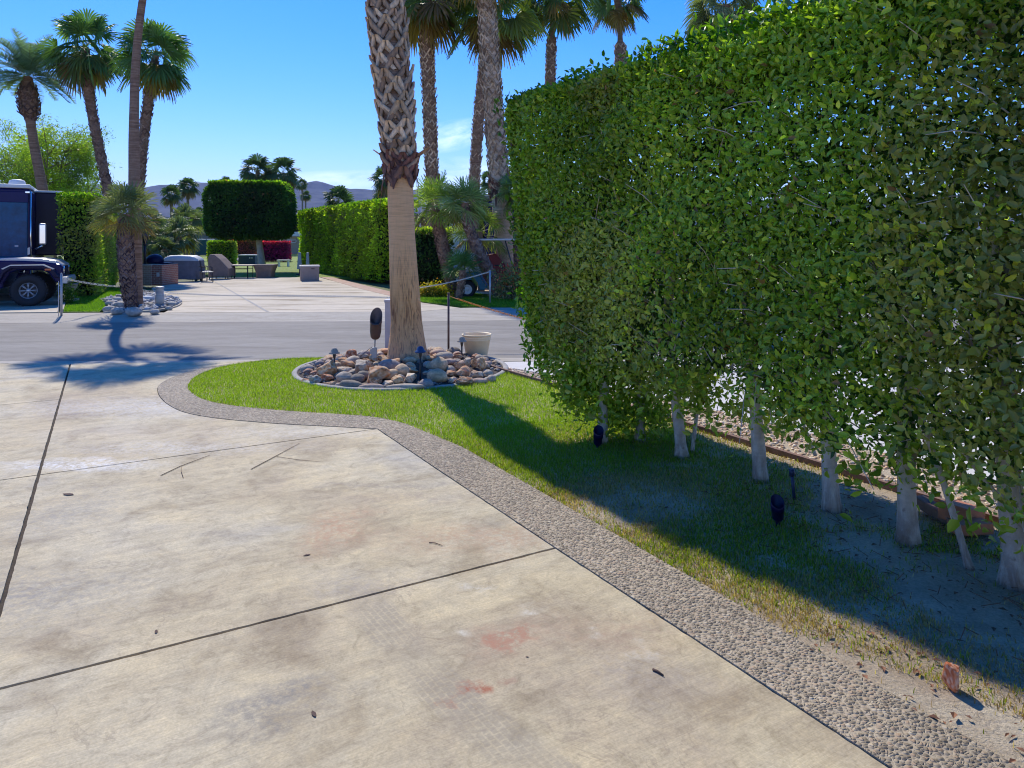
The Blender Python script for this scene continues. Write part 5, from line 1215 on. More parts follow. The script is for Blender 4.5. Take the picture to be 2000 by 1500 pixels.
# flowers
def flowers(name, label, px, Y, size, n, leafpal, petals, np_, z0=.1):
    c = W(px, 0, Y); root = thing(name, label, 'flowers', (c[0], Y, z0))
    P = R.normal(0, .42, (n, 3)) * np.array(size) + np.array((0, 0, size[2] * .45)); P = P[(P[:, 2] > 0)]
    V, F, C = leaves_on(P, unit(P + 1e-3), .07, leafpal, fresh=.2, spread=1.2); put('leaves', npmesh('leaves', V, F, C), 'far_leaf', root)
    P = R.normal(0, .42, (np_, 3)) * np.array(size) + np.array((0, 0, size[2] * .6)); P = P[P[:, 2] > .05]; P += unit(P) * .04
    V, F, C = leaves_on(P, unit(P + np.array((0, -.4, .3))), .05, petals, fresh=.3, ratio=.8); put('blossoms', npmesh('blossoms', V, F, C), 'petal', root)
flowers('flower_bed', 'low yellow and orange flowers right of the massive trunk across the street', 847, 22.9, (.62, .22, .30), 2600, ((.16, .22, .02), (.26, .30, .03), (.4, .4, .04), (.2, .2, .03)), ((.75, .45, .02), (.8, .55, .03), (.75, .2, .02), (.7, .5, .1)), 1000)
flowers('flower_bush', 'red and pink flowering bush at the foot of the right palms by the tall hedge', 1006, 22.0, (.72, .40, .70), 6200, ((.22, .28, .10), (.34, .38, .16), (.5, .5, .2), (.36, .28, .18)), ((.75, .09, .05), (.8, .16, .10), (.8, .38, .28), (.7, .45, .32)), 1500)
flowers('flower_bush', 'small leafy plant at the left gate post beside the hedge pillar', 135, 20.5, (.22, .2, .45), 700, GREENS['lime'], ((.6, .5, .1), (.7, .6, .2), (.7, .6, .3), (.5, .4, .1)), 60)
# airy tree behind the left motorhome
def airy(name, label, cx, cy, Y, w, h, n, pal):
    root = thing(name, label, 'tree', (W(cx, 0, Y)[0], Y, 0)); cz = zof(cy, Y); mb = MB(); rg = random.Random(3); ends = []
    for i in range(7):
        a = rg.uniform(0, 2 * PI); p = Vector((rg.uniform(-.3, .3), rg.uniform(-.3, .3), 0)); d = Vector((math.cos(a) * .35, math.sin(a) * .35, 1)).normalized(); pts = [p]; r = [.16]
        for k in range(7):
            p = p + d * cz * .17; d = (d + Vector((rg.uniform(-.25, .25), rg.uniform(-.25, .25), .08))).normalized(); pts.append(p); r.append(.16 * (1 - .12 * (k + 1)))
            if k > 1:
                for _ in range(2):
                    b = Vector((rg.uniform(-1, 1), rg.uniform(-1, 1), rg.uniform(.2, .9))).normalized(); q1 = p + b * w * .16; q2 = q1 + (b + Vector((rg.uniform(-.4, .4), rg.uniform(-.4, .4), .25))) * w * .18; mb.tube([p, q1, q2], [.06, .035, .012], 5, False); ends += [q1, q2, (q1 + q2) / 2]
        mb.tube(pts, r, 7, False); ends.append(pts[-1])
    put('trunk', mb, 'far_trunk', root)
    E = np.array([tuple(e) for e in ends]); E = E[(np.abs(E[:, 0]) < w * .62) & (E[:, 2] < cz + h * .62)]
    extra = R.normal(0, 1, (90, 3)); extra = unit(extra) * (R.random((90, 1)) ** .4) * np.array((w / 2, w / 2, h / 2)) + np.array((0, 0, cz)); E = np.concatenate([E, extra])
    c = E[R.integers(0, len(E), n)]; P = c + R.normal(0, .36, (n, 3)) * np.array((1, 1, .55))
    V, F, C = leaves_on(P, unit(P - c + 1e-3), .16, pal, ratio=.32, fresh=.3, spread=1.3); put('crown', npmesh('crown', V, F, C), 'far_leaf', root)
airy('mesquite_tree', 'airy yellow-green tree behind the motorhome on the left', 95, 320, 50, 6.8, 4.8, 46000, ((.17, .26, .035), (.29, .40, .05), (.46, .54, .08), (.18, .27, .08)))
airy('mesquite_tree', 'wispy darker tree filling in low behind the motorhome on the left', 20, 350, 54, 5.0, 3.6, 9000, ((.06, .12, .04), (.10, .18, .05), (.2, .28, .06), (.08, .14, .06)))
# distant wood behind everything
def wood(x0, x1, Y, z, n, label):
    X0, X1 = W(x0, 0, Y)[0], W(x1, 0, Y)[0]; x = X0 + (X1 - X0) * R.random(n); hgt = z * (.55 + .6 * vnoise(x * .12 + 40, x * 0 + 3, 8)) * (.8 + .3 * vnoise(x * .5 + 3, x * 0, 9)); P = np.column_stack([x, Y + 6 * (R.random(n) - .5), hgt * R.random(n) ** .6])
    V, F, C = leaves_on(P, np.tile((0, -1.0, .3), (n, 1)) + R.normal(0, .4, (n, 3)), 1.1, ((.03, .06, .02), (.06, .10, .03), (.12, .17, .05), (.05, .06, .03)), ratio=.6)
    o = put('distant_trees', npmesh('distant_trees', V, F, C), 'far_leaf'); o['kind'] = 'stuff'; o['label'] = label; o['category'] = 'trees'
wood(-600, 1500, 190, 7.0, 30000, 'far band of trees and palms at the foot of the mountains')

# ================================================================ mountains
ridge = [(-2500, 372), (-1500, 360), (-700, 368), (-300, 352), (0, 362), (215, 357), (276, 366), (300, 361), (320, 358), (350, 359), (375, 354), (392, 353), (420, 357), (450, 361), (480, 360), (530, 363), (580, 355), (600, 353), (616, 350), (628, 353), (640, 357), (660, 363), (685, 367), (705, 366), (730, 369), (755, 367), (790, 372), (820, 366), (850, 357), (872, 371), (900, 380), (950, 376), (1000, 382), (1300, 385), (1900, 395), (3200, 385)]
YM = 4200.0; rx = np.array([W(x, 0, YM)[0] for x, y in ridge]); rz = np.array([zof(y, YM) for x, y in ridge])
nx, ny = 420, 44; X = np.linspace(rx[0], rx[-1], nx); T = np.linspace(0, 1, ny); V = []; 
hx = np.interp(X, rx, rz)
for j, t in enumerate(T):
    yy = YM - 1500 + 3000 * t
    prof_ = (t / .5) ** 1.15 if t <= .5 else 1 - (t - .5) * 1.6
    for i in range(nx):
        e = mnoise.ridged_multi_fractal(Vector((X[i] * .0022, yy * .0022, 3.3)), 1.0, 2.1, 6, 1.0, 2.0) * .5 if 0 < t < 1 else 0
        k = math.sin(2 * PI * min(t, .5)); V.append((X[i] * (1 + 0 * t), yy, max(-5, hx[i] * prof_ * (1 - .30 * k * (1 - e)) - 3 * (t == 0))))
F = [(j * nx + i, j * nx + i + 1, (j + 1) * nx + i + 1, (j + 1) * nx + i) for j in range(ny - 1) for i in range(nx - 1)]
struct('mountains', npmesh('mountains', V, F, smooth=True), 'mountain_rock')
# ================================================================ small things round the big palm
def path_light(px, ytop, ybot, label, rh=.082, hood='hood_grey', post='dark_metal', zb=.1):
    """mushroom path light; the foot stands among the stones"""
    Y = 10.0
    for _ in range(10):
        x = (px - 1000) / FP * Y; z = mound(x, Y); Y = FP * (EYE - z) / (ybot - HZ)
    x = (px - 1000) / FP * Y; zt = zof(ytop, Y); root = thing('path_light', label, 'path light', (x, Y, z), 0, 'path lights among the stones'); h = zt - z
    m = MB(); m.tube([(0, 0, -.03), (0, 0, h - .10)], .012, 10); m.lathe([(.012, h - .16), (.022, h - .12), (.024, h - .06), (.0, h - .055)], n=16); put('post', m, post, root)
    m = MB(); m.lathe([(0, h), (.022, h - .003), (.034, h - .012), (.045, h - .030), (.052, h - .050), (.060, h - .058), (rh * .92, h - .072), (rh * .94, h - .082), (rh * .86, h - .080), (.03, h - .06), (0, h - .055)], n=28); put('hood', m, hood, root)
m_plain('hood_grey', (.34, .30, .25), .75, spec=.2); m_plain('blue_hood', (.03, .07, .17), .4, .3)
path_light(653, 679, 730, 'grey mushroom path light at the left of the stone pile')
path_light(821, 676, 744, 'dark blue mushroom path light in front of the palm trunk', hood='blue_hood')
path_light(902, 657, 706, 'grey mushroom path light beside the cream pot')
# bullet spotlight on a junction box
Y = 10.6; c = W(739, 693, Y); root = thing('spotlight', 'brown bullet spotlight tilted up on a pale junction box by the palm', 'spotlight', (c[0], Y, c[2]))
m = MB(); m.box((-.06, 0, .035), (.075, .06, .16)); m.box((-.105, 0, .05), (.03, .05, .08)); put('junction_box', m, 'box_beige', root, bevel=.008)
m = MB(); m.tube([(-.055, 0, .11), (-.05, 0, .20), (-.045, 0, .25)], .012, 8); put('bracket', m, 'box_beige', root)
ax = Vector((.10, -.30, 1)).normalized(); q = Vector((0, 0, 1)).rotation_difference(ax); m = MB(); prof = [(0, 0), (.05, .002), (.07, .03), (.083, .12), (.083, .25), (.088, .26), (.088, .46), (.082, .46), (.078, .27), (0, .20)]
m.lathe(prof, n=28); m.v = [(v[0], v[1], v[2] - (.22 * (.088 - v[1]) / .176 if v[2] > .45 else 0)) for v in m.v]
m.v = [tuple(q @ Vector(v) + Vector((-.05, .02, .24))) for v in m.v]; put('lamp_hood', m, 'bronze', root)
m = MB(); m.tube([(-.09, 0, .12), (-.22, .1, .02), (-.3, .15, -.06)], .004, 5, False); put('cable', m, 'dark_metal', root)
# utility pedestal behind the trunk
c = W(762, 690, 11.75); m = MB(); m.box((0, 0, .46), (.24, .22, .92)); m2 = MB(); m2.box((0, 0, .94), (.26, .24, .05))
root = thing('utility_pedestal', 'grey utility pedestal half hidden behind the massive palm trunk', 'utility box', (W(768, 0, 11.9)[0], 11.9, .02)); put('cabinet', m, 'grey_paint', root, bevel=.01); put('lid', m2, 'grey_paint', root, bevel=.01)
# post and orange chain in the ring
Y = 12.0; x = W(876, 0, Y)[0]; m = MB(); m.tube([(0, 0, -.02), (0, 0, zof(574, Y) - .02)], .018, 10); m.tube([(0, 0, zof(574, Y) - .02), (0, 0, zof(574, Y))], [.022, .018], 10)
put('chain_post', m, 'bronze', loc=(x, Y, .02), label='thin dark brown post standing behind the right side of the stone ring', category='post')
def chain(name, pts, r, mat, label, cat='chain', sag=0.0, n=None):
    P = [Vector(p) for p in pts]; L = sum((P[i + 1] - P[i]).length for i in range(len(P) - 1)); step = r * 3.1; n = int(L / step); m = MB()
    acc = [0]; 
    for i in range(len(P) - 1): acc.append(acc[-1] + (P[i + 1] - P[i]).length)
    def at(s):
        for i in range(len(P) - 1):
            if s <= acc[i + 1] + 1e-9: t = (s - acc[i]) / max(1e-9, acc[i + 1] - acc[i]); return P[i].lerp(P[i + 1], t), (P[i + 1] - P[i]).normalized()
        return P[-1], (P[-1] - P[-2]).normalized()
    for k in range(n):
        c, d = at((k + .5) * step); s = d.cross(Vector((0, 0, 1))).normalized(); u = s.cross(d); w = (s if k % 2 else u) * .8 + (u if k % 2 else s) * .6; w.normalize(); nn = d.cross(w); ring = []
        for j in range(8):
            a = 2 * PI * j / 8; ring.append(c + d * math.cos(a) * r * 2.2 + w * math.sin(a) * r * 1.25)
        vs = []; fs = []
        for j in range(8):
            o = (ring[j] - c).normalized()
            for b in range(4):
                e = 2 * PI * b / 4; vs.append(ring[j] + (o * math.cos(e) + nn * math.sin(e)) * r * .36)
        for j in range(8):
            for b in range(4): fs.append((j * 4 + b, ((j + 1) % 8) * 4 + b, ((j + 1) % 8) * 4 + (b + 1) % 4, j * 4 + (b + 1) % 4))
        m.add(vs, fs, True)
    put(name, m, mat, label=label, category=cat)
def sagline(a, b, sag, n=20):
    a = np.array(a, float); b = np.array(b, float); return [tuple(a + (b - a) * t - np.array((0, 0, sag * 4 * t * (1 - t)))) for t in np.linspace(0, 1, n)]
a = W(894, 584, 13.0); b = W(1190, 660, 12.6)
chain('chain', sagline(a, b, .05), .014, 'orange_plastic', 'orange plastic chain sagging towards the left end of the tall hedge')
m = MB(); m.tube([(0, 0, 0), (0, 0, a[2] + .04)], .016, 8); m.tube([(0, 0, a[2] + .04), (0, 0, a[2] + .06)], [.02, .012], 8); 
m = MB(); m.tube([(0, 0, 0), (0, 0, .62)], .018, 10); put('chain_post', m, 'bronze', loc=(b[0], b[1], .03), label='post holding the orange chain hidden behind the tall hedge', category='post')
m = MB(); m.tube([tuple(W(876, 577, 12.0)), tuple(W(885, 581, 12.5)), tuple(a)], .006, 6); put('chain_hook', m, 'orange_plastic', label='thin orange cord tying the orange chain to the dark brown post', category='cord')
# cream pot
Y = 12.0; c = W(931, 703, Y); k = Y / FP; rt_ = 29 * k; rb = 20 * k; h = 43 * k; m = MB()
m.lathe([(0, .0), (rb, 0), (rb + .008, .01), (rb + (rt_ - rb) * .74, h * .74), (rb + (rt_ - rb) * .74 + .006, h * .75), (rb + (rt_ - rb) * .75, h * .77), (rb + (rt_ - rb) * .81, h * .82), (rb + (rt_ - rb) * .81 + .007, h * .835), (rb + (rt_ - rb) * .84, h * .86), (rt_ * .955, h * .93), (rt_ * 1.0, h * .935), (rt_ * 1.01, h * .99), (rt_ * .97, h), (rt_ * .93, h * .97), (rt_ * .80, h * .4), (0, h * .38)], n=48)
put('flower_pot', m, 'cream_plastic', loc=(c[0], Y, .03), label='empty cream plastic pot with a rolled rim at the right of the stone ring', category='pot')
# lawn spotlights and sprinkler under the tall hedge
def bullet(px, ybot, h, label, tilt=(.05, -.25, 1), mat='black_paint', s=1.0):
    g = G(px, ybot, .03); root = thing('ground_spotlight', label, 'spotlight', g, 0, 'ground spotlights under the tall hedge'); q = Vector((0, 0, 1)).rotation_difference(Vector(tilt).normalized())
    m = MB(); m.tube([(0, 0, -.03), (0, 0, h * .3)], .014 * s, 8); put('stake', m, mat, root)
    m = MB(); R0 = .038 * s; m.lathe([(0, 0), (R0 * .7, .004), (R0, .03), (R0, h * .42), (R0 * 1.12, h * .43), (R0 * 1.12, h * .80), (R0 * 1.04, h * .80), (R0, h * .5), (0, h * .46)], n=22)
    m.v = [(v[0], v[1], v[2] + (.022 * s * v[1] / R0 if v[2] > h * .78 else 0)) for v in m.v]; m.v = [tuple(q @ Vector(v) + Vector((0, 0, h * .18))) for v in m.v]; put('lamp_hood', m, mat, root)
bullet(1167, 876, .19, 'black bullet spotlight in the shade at the foot of the first hedge trunk', s=1.1)
bullet(1519, 1026, .19, 'black bullet spotlight in the shaded grass beside the sprinkler riser', (-.12, -.3, 1), 'black_paint', 1.05)
g = G(1552, 976, .02); m = MB(); m.tube([(0, 0, -.02), (-.02, 0, .20)], .013, 10); m.tube([(-.02, 0, .18), (-.023, 0, .235)], [.020, .021], 12); put('sprinkler_riser', m, 'blue_metal', loc=Vector(g), label='dark blue sprinkler riser sticking up under the tall hedge', category='sprinkler')

# ================================================================ across the street, left
def post(px, ytop, ybot, w, label, mat='grey_metal'):
    g = G(px, ybot, .1); zt = zof(ytop, g[1]); m = MB(); r = w / 2 / FP * g[1]; m.tube([(0, 0, -.02), (0, 0, zt - g[2] - .03)], r, 12); m.tube([(0, 0, zt - g[2] - .03), (0, 0, zt - g[2])], [r * 1.1, r * .5], 12)
    put('chain_post', m, mat, loc=Vector(g), label=label, category='post'); return np.array((g[0], g[1], zt))
p1 = post(120, 533, 615, 4.2, 'grey metal chain post in front of the off-road car'); p2 = post(957, 527, 594, 3.8, 'grey metal chain post beside the red flower bush')
post(114.5, 549, 616, 1.6, 'thin pale stake just left of the grey chain post', 'pale_plastic')
chain('chain', sagline(p1 - np.array((0, 0, .12)), W(240, 560, 19.0), .04), .02, 'white_chain', 'white chain from the grey post to the short fan palm')
chain('chain', sagline(W(272, 564, 19.7), W(304, 569, 20.0), .03, 6), .02, 'white_chain', 'short piece of white chain between the bare stem and the bollard light')
chain('chain', sagline(p2 - np.array((0, 0, .05)), W(818, 562, 22.5), .05), .017, 'white_chain', 'white chain sloping down from the grey post to the massive trunk')
chain('chain', [tuple(W(818, 562, 22.5)), tuple(G(760, 581, .13)), tuple(G(690, 579, .125)), tuple(G(600, 578, .125)), tuple(G(430, 577, .125)), tuple(W(330, 572, 23)), tuple(W(312, 567, 21.5))], .02, 'white_chain', 'white chain lying across the far driveway')
# bollard light
Y = 19.8; x = W(312, 0, Y)[0]; root = thing('bollard_light', 'stubby cylindrical bollard light with louvres in the grey rock bed', 'bollard light', (x, Y, .1)); r = 8.2 / FP * Y; h = .56
m = MB(); m.lathe([(0, 0), (r, 0), (r, h * .6), (r * .9, h * .61), (0, h * .61)], n=28); put('base', m, 'box_beige', root)
m = MB(); m.lathe([(r * .8, h * .60), (r * .8, h * .94)], n=28); put('lens', m, 'white_plastic', root)
m = MB()
for q in (.66, .72, .78, .84, .90): m.lathe([(r * .8, h * q), (r * .97, h * (q - .018)), (r * .97, h * (q - .008)), (r * .8, h * (q + .01))], n=28)
put('louvre', m, 'grey_metal', root); m = MB(); m.lathe([(r * .98, h * .93), (r, h * .94), (r, h * .985), (r * .9, h), (0, h * 1.005)], n=28); put('cap', m, 'grey_metal', root)
# grey stone bed round the palms
bedp = [G(198, 592), G(240, 584), G(275, 578), G(310, 582), G(345, 590), G(352, 600), G(335, 609), G(290, 616), G(235, 617), G(205, 617), G(215, 607)]
struct('rock_bed', polysheet(bedp, .116, .1), 'joint_filler')
bp2 = [np.array(p[:2]) for p in bedp]; ctr = np.mean(bp2, axis=0); V = []
ringA = [p for p in smooth_line(bp2 + [bp2[0]], 4)]; ringB = [ctr + (p - ctr) * 1.045 for p in ringA]; put('bed_edging', bandmesh(ringA, ringB, .14, .05), 'gutter_concrete', label='pale curb around the grey rock bed across the street', category='curb')
pebbles('gravel', bp2, 1500, .075, [(.34, .34, .34), (.24, .24, .25), (.46, .45, .44), (.16, .16, .17)], .125, 'grey river pebbles under the two palms across the street', flat=.8)
k = 0; rg = random.Random(4)
for px, py, s in ((228, 588, .17), (215, 594, .14), (236, 599, .19), (212, 606, .15), (292, 596, .12), (334, 596, .13), (228, 610, .16), (302, 610, .12), (330, 603, .10), (262, 612, .2), (246, 591, .13)):
    g = G(px, py, .14); o = put('rock', rockmesh((s, s * .8, s * .6), 0, (.30, .30, .31), 300 + k, False), 'rock_mat', loc=(g[0], g[1], .12 + s * .3), label='grey boulder in the rock bed under the short fan palm', category='rock', group='grey boulders in the far rock bed'); k += 1
m = MB(); m.box((0, 0, .06), (.30, .25, .12)); m.box((0, 0, .135), (.27, .22, .03)); g = G(290, 588, .11); put('valve_box', m, 'white_plastic', loc=Vector(g), bevel=.01, label='low white utility box behind the bollard light', category='utility box')
# brick counter with grill, lamp on its pier
Y = 28.6; x0 = W(272, 0, Y)[0]; x1 = W(295, 0, Y)[0]; x2 = W(314.5, 0, Y)[0]; hh = zof(519, Y) - .1
root = thing('brick_counter', 'low brick barbecue counter with a tan pier behind the bare palm stem', 'counter', (x0, Y, .1)); m = MB(); m.box(((x1 - x0) / 2, .3, hh / 2), (x1 - x0, .6, hh)); put('pier', m, 'brick_tan', root)
m = MB(); m.box(((x1 + x2) / 2 - x0, .75, hh * .52), (x2 - x1 + .02, 1.4, hh * 1.04)); put('side_wall', m, 'brick_red', root); m = MB(); m.box(((x1 - x0) / 2, .3, hh + .025), (x1 - x0 + .06, .66, .05)); put('cap', m, 'gutter_concrete', root)
m = MB(); m.box(((x1 + x2) / 2 - x0 + .06, .03, hh * .55), (.10, .03, .16)); put('outlet', m, 'pale_plastic', root)
m = MB(); m.lathe([(0, 0), (.34, 0), (.36, .12), (.33, .26), (.22, .36), (.08, .41), (0, .42)], n=24); m.box((.42, 0, .04), (.5, .5, .05)); m.v = [(v[0], v[1] * .9, v[2]) for v in m.v]
put('grill', m, 'black_paint', loc=(W(300, 0, 29.5)[0], 29.6, .1 + hh * 1.04), label='dark lidded grill on the brick counter', category='grill')
Y = 28.9; x = W(283, 0, Y)[0]; zb_ = .1 + hh + .05; root = thing('lamp_post', 'small black lantern on a short post on the brick pier', 'lamp', (x, Y, zb_)); zt = zof(455, Y) - zb_
m = MB(); m.tube([(0, 0, 0), (0, 0, zt - .42)], [.06, .045], 12); m.lathe([(.06, zt - .5), (.09, zt - .46), (.05, zt - .42)], n=14); put('post', m, 'dark_metal', root)
m = MB(); m.lathe([(.08, zt - .40), (.13, zt - .14)], n=6, smooth=False); put('glass', m, 'dark_glass', root); m = MB(); m.lathe([(.15, zt - .14), (.15, zt - .12), (.05, zt - .03), (.015, zt), (0, zt)], n=6, smooth=False); m.lathe([(0, zt - .42), (.09, zt - .41), (.09, zt - .39)], n=6)
for q in range(6): a = q * PI / 3; m.tube([(.08 * math.cos(a), .08 * math.sin(a), zt - .40), (.13 * math.cos(a), .13 * math.sin(a), zt - .14)], .01, 5)
put('lantern_frame', m, 'dark_metal', root)
# covered grill: draped cloth
def drape(w, d, h, lift=.08, seed=0, top=.9, fold=.03):
    n = 72; V = []; F = []; zs = np.concatenate([np.linspace(lift, h * .80, 14), np.linspace(h * .86, h, 5)])
    for j, z in enumerate(zs):
        t = z / h; k = 1 - (1 - top) * t if t < .8 else (1 - (1 - top) * t) * math.sqrt(max(0, 1 - ((t - .78) / .22) ** 2.2 * .55))
        for i in range(n):
            a = 2 * PI * i / n; c, s = math.cos(a), math.sin(a); e = .22; x = w / 2 * math.copysign(abs(c) ** e, c) * k; y = d / 2 * math.copysign(abs(s) ** e, s) * k
            f = fold * (mnoise.noise(Vector((c * 6 + seed, s * 6, t * .8))) + .6 * mnoise.noise(Vector((c * 15, s * 15 + seed, t * 1.5)))) * (1.3 - t); sg = .05 * math.sin(x * 3 + seed) * t * (t > .8)
            V.append((x * (1 + f / .5), y * (1 + f / .5) + f * .5, z + sg * .4 + .02 * mnoise.noise(Vector((x * 3, y * 3, seed))) * (t > .8)))
    for j in range(len(zs) - 1):
        for i in range(n): F.append((j * n + i, j * n + (i + 1) % n, (j + 1) * n + (i + 1) % n, (j + 1) * n + i))
    return V, F, n, len(zs)
Y = 31.2; root = thing('covered_grill', 'big patio grill under a grey cover with sunlight painted pale on its top', 'grill', (W(350, 0, Y)[0], Y + .4, .1), .05)
V, F, n, nzz = drape(1.62, .85, zof(500, Y) - .1, .10, 2, .92, .05); m = MB(); m.add(V, F, True); put('cover', m, 'grey_cloth', root)
V2 = [(v[0] * 1.012, v[1] * 1.012, v[2] + .012) for v in V[n * (nzz - 6):]]; m = MB(); m.add(V2, [(j * n + i, j * n + (i + 1) % n, (j + 1) * n + (i + 1) % n, (j + 1) * n + i) for j in range(5) for i in range(n)] + [tuple(5 * n + i for i in range(n))], True); put('cover_top', m, 'sunlit_cloth', root)  # same cover repeated paler on top, sunlight painted into its colour
for sx in (-.65, .65):
    for sy in (-.3, .3): m = MB(); m.lathe([(0, -.03), (.05, -.03), (.05, .03), (0, .03)], (sx, sy, .05), 12, axis='X'); put('castor', m, 'rubber', root)
# wrought iron chairs
def chair(loc, rz, label):
    root = thing('patio_chair', label, 'chair', loc, rz, 'wrought iron patio chairs'); m = MB()
    m.box((0, 0, .44), (.46, .44, .02))
    for k in range(6): m.box((0, -.2 + k * .08, .455), (.44, .015, .012))
    put('seat', m, 'grey_metal', root)
    m = MB(); m.tube([(-.2, .21, .44), (-.22, .27, .75), (-.16, .30, .92), (0, .31, .97), (.16, .30, .92), (.22, .27, .75), (.2, .21, .44)], .014, 6)
    for k in range(5): x = -.13 + k * .065; m.tube([(x, .215, .45), (x * 1.05, .27, .75), (x, .30, .93)], .007, 5)
    for z in (.58, .72): m.tube([(-.2, .24, z), (.2, .24, z)], .007, 5)
    put('backrest', m, 'dark_metal', root)
    for sx in (-1, 1):
        m = MB(); m.tube([(sx * .22, .21, .64), (sx * .24, 0, .66), (sx * .24, -.18, .64), (sx * .23, -.20, .44)], .012, 6); put('armrest', m, 'dark_metal', root)
        for sy in (-1, 1): m = MB(); m.tube([(sx * .2, sy * .19, .44), (sx * .22, sy * .22, 0)], .012, 6); put('leg', m, 'dark_metal', root)
    return root
chair((W(391, 0, 32.2)[0], 32.2, .1), 1.2, 'black wrought iron chair right against the grey grill cover'); chair((W(399, 0, 31.7)[0], 31.7, .1), 1.5, 'black wrought iron chair, middle one of the three by the grill cover'); chair((W(409, 0, 31.2)[0], 31.0, .1), 1.9, 'black wrought iron chair nearest the covered lounge chair')
# covered lounge chair, table, covered square chair
Y = 33.0; k = Y / FP; x = W(427, 0, Y)[0]; pf = [(-20 * k, .12), (20 * k, .12), (19.5 * k, .50), (15 * k, .62), (2 * k, .95), (-8 * k, 1.14), (-17 * k, 1.15), (-20 * k, 1.0)]
root = thing('covered_lounge_chair', 'lounge chair under a taupe cover sloping down to the right', 'chair', (x, Y, .1)); m = MB(); m.prism(pf, -.05, .85); put('cover', m, 'tan_cloth', root, bevel=.03, fixn=True)
m = MB(); [m.tube([(sx * 18 * k, sy, 0), (sx * 18 * k, sy, .14)], .025, 6) for sx in (-1, 1) for sy in (0, .75)]; put('feet', m, 'dark_metal', root)
Y = 34.0; x = W(468, 0, Y)[0]; h = zof(517, Y) - .1; root = thing('patio_table', 'patio table with a pale top on thin dark legs', 'table', (x, Y, .1)); m = MB(); m.box((0, 0, h - .02), (1.42, .9, .04)); put('tabletop', m, 'taupe_plastic', root, bevel=.01)
for sx, sy in ((-.52, -.35), (-.52, .35), (.5, -.35), (.5, .35), (-.12, -.3), (.28, .3)): m = MB(); m.tube([(sx, sy, 0), (sx, sy, h - .04)], .02, 8); put('leg', m, 'dark_metal', root)
m = MB(); m.tube([(-.52, -.35, h * .7), (.5, -.35, h * .7)], .014, 6); m.tube([(-.52, .35, h * .7), (.5, .35, h * .7)], .014, 6); put('apron_rail', m, 'dark_metal', root)
Y = 34.2; k = Y / FP; x = W(513, 0, Y)[0]; root = thing('covered_chair', 'square patio chair under a taupe cover narrowing to the ground', 'chair', (x, Y, .1)); h = zof(517, Y) - .1
m = MB(); V = []; F = []; lv = ((0.0, .72), (.04, .74), (.3, .80), (h * .88, .97), (h * .93, 1.02), (h, 1.0)); n = 40
for z, s in lv:
    for i in range(n):
        a = 2 * PI * i / n; c, s_ = math.cos(a), math.sin(a); f = 1 + .03 * mnoise.noise(Vector((c * 4, s_ * 4, z * 2))); V.append((.49 * s * math.copysign(abs(c) ** .25, c) * f, .45 * s * math.copysign(abs(s_) ** .25, s_) * f + .4, z))
for j in range(len(lv) - 1):
    for i in range(n): F.append((j * n + i, j * n + (i + 1) % n, (j + 1) * n + (i + 1) % n, (j + 1) * n + i))
F.append(tuple((len(lv) - 1) * n + i for i in range(n))); m.add(V, F, False); put('cover', m, 'tan_cloth', root)
# deck box
Y = 31.8; root = thing('deck_box', 'taupe plastic deck box with a pale lid at the end of the hedge row', 'storage box', (W(602, 0, Y)[0], Y + .2, .1), .35); h = zof(518, Y) - .1
m = MB(); m.box((0, 0, h * .45), (.78, .62, h * .9), top=1.02)
for q in (-.26, 0, .26): m.box((q, -.315, h * .45), (.02, .02, h * .8))
put('box', m, 'taupe_plastic', root, bevel=.012); m = MB(); m.box((0, 0, h * .95), (.86, .70, h * .09)); put('lid', m, 'pale_plastic', root, bevel=.012); m = MB(); m.box((.12, -.33, h * .78), (.14, .02, .03)); put('latch', m, 'bronze', root)
# grey folded umbrellas
for px, wd, lab in ((585, 10, 'grey tapering umbrella cover left of the hedge end, front one'), (601, 8, 'grey tapering umbrella cover tucked against the hedge end')):
    Y = 37; k = Y / FP; m = MB(); h = zof(493, Y); root = thing('folded_umbrella', lab, 'umbrella', (W(px, 0, Y)[0], Y, .1), .3); m.box((0, 0, .3 + (h - .4) / 2), (wd * k * .95, wd * k * .95, h - .4), top=.55); put('cover', m, 'grey_paint', root, bevel=.02); m = MB(); m.tube([(0, 0, 0), (0, 0, .4)], .025, 8); m.lathe([(0, 0), (.2, 0), (.18, .06), (0, .07)], n=16); put('stand', m, 'dark_metal', root)
# teal cabinet, white bench and garden table further off
Y = 52; k = Y / FP; root = thing('outdoor_cabinet', 'dark blue outdoor kitchen cabinet with a pale top on the far lawn', 'cabinet', (W(482, 0, Y)[0], Y, .1)); m = MB(); m.box((0, .4, .32), (33 * k, .8, .64)); put('cabinet', m, 'teal_box', root); m = MB(); m.box((0, .4, .66), (35 * k, .9, .05)); put('worktop', m, 'white_plastic', root)
for q in (.22, .38): m = MB(); m.lathe([(0, 0), (.055, 0), (.05, -.03), (0, -.03)], (q, -.01, .46), 14, axis='Y'); put('dial', m, 'white_plastic', root)
pebbles('gravel', [W(462, 0, 56)[:2], W(500, 0, 56)[:2], W(503, 0, 64)[:2] * 1.0, W(462, 0, 64)[:2]], 500, .16, [(.6, .55, .48), (.45, .38, .32), (.3, .25, .22)], .2, 'mound of pale stones behind the dark blue cabinet')
Y = 48; k = Y / FP; root = thing('garden_bench', 'white backless garden bench on the far lawn under the magenta hedge', 'bench', (W(554, 0, Y)[0], Y, .1)); m = MB(); m.box((0, 0, .42), (24 * k, .4, .05)); put('seat', m, 'white_plastic', root, bevel=.01)
for sx in (-1, 1): m = MB(); m.box((sx * 9 * k, 0, .2), (.06, .34, .4), rz=.0); put('leg', m, 'white_plastic', root)
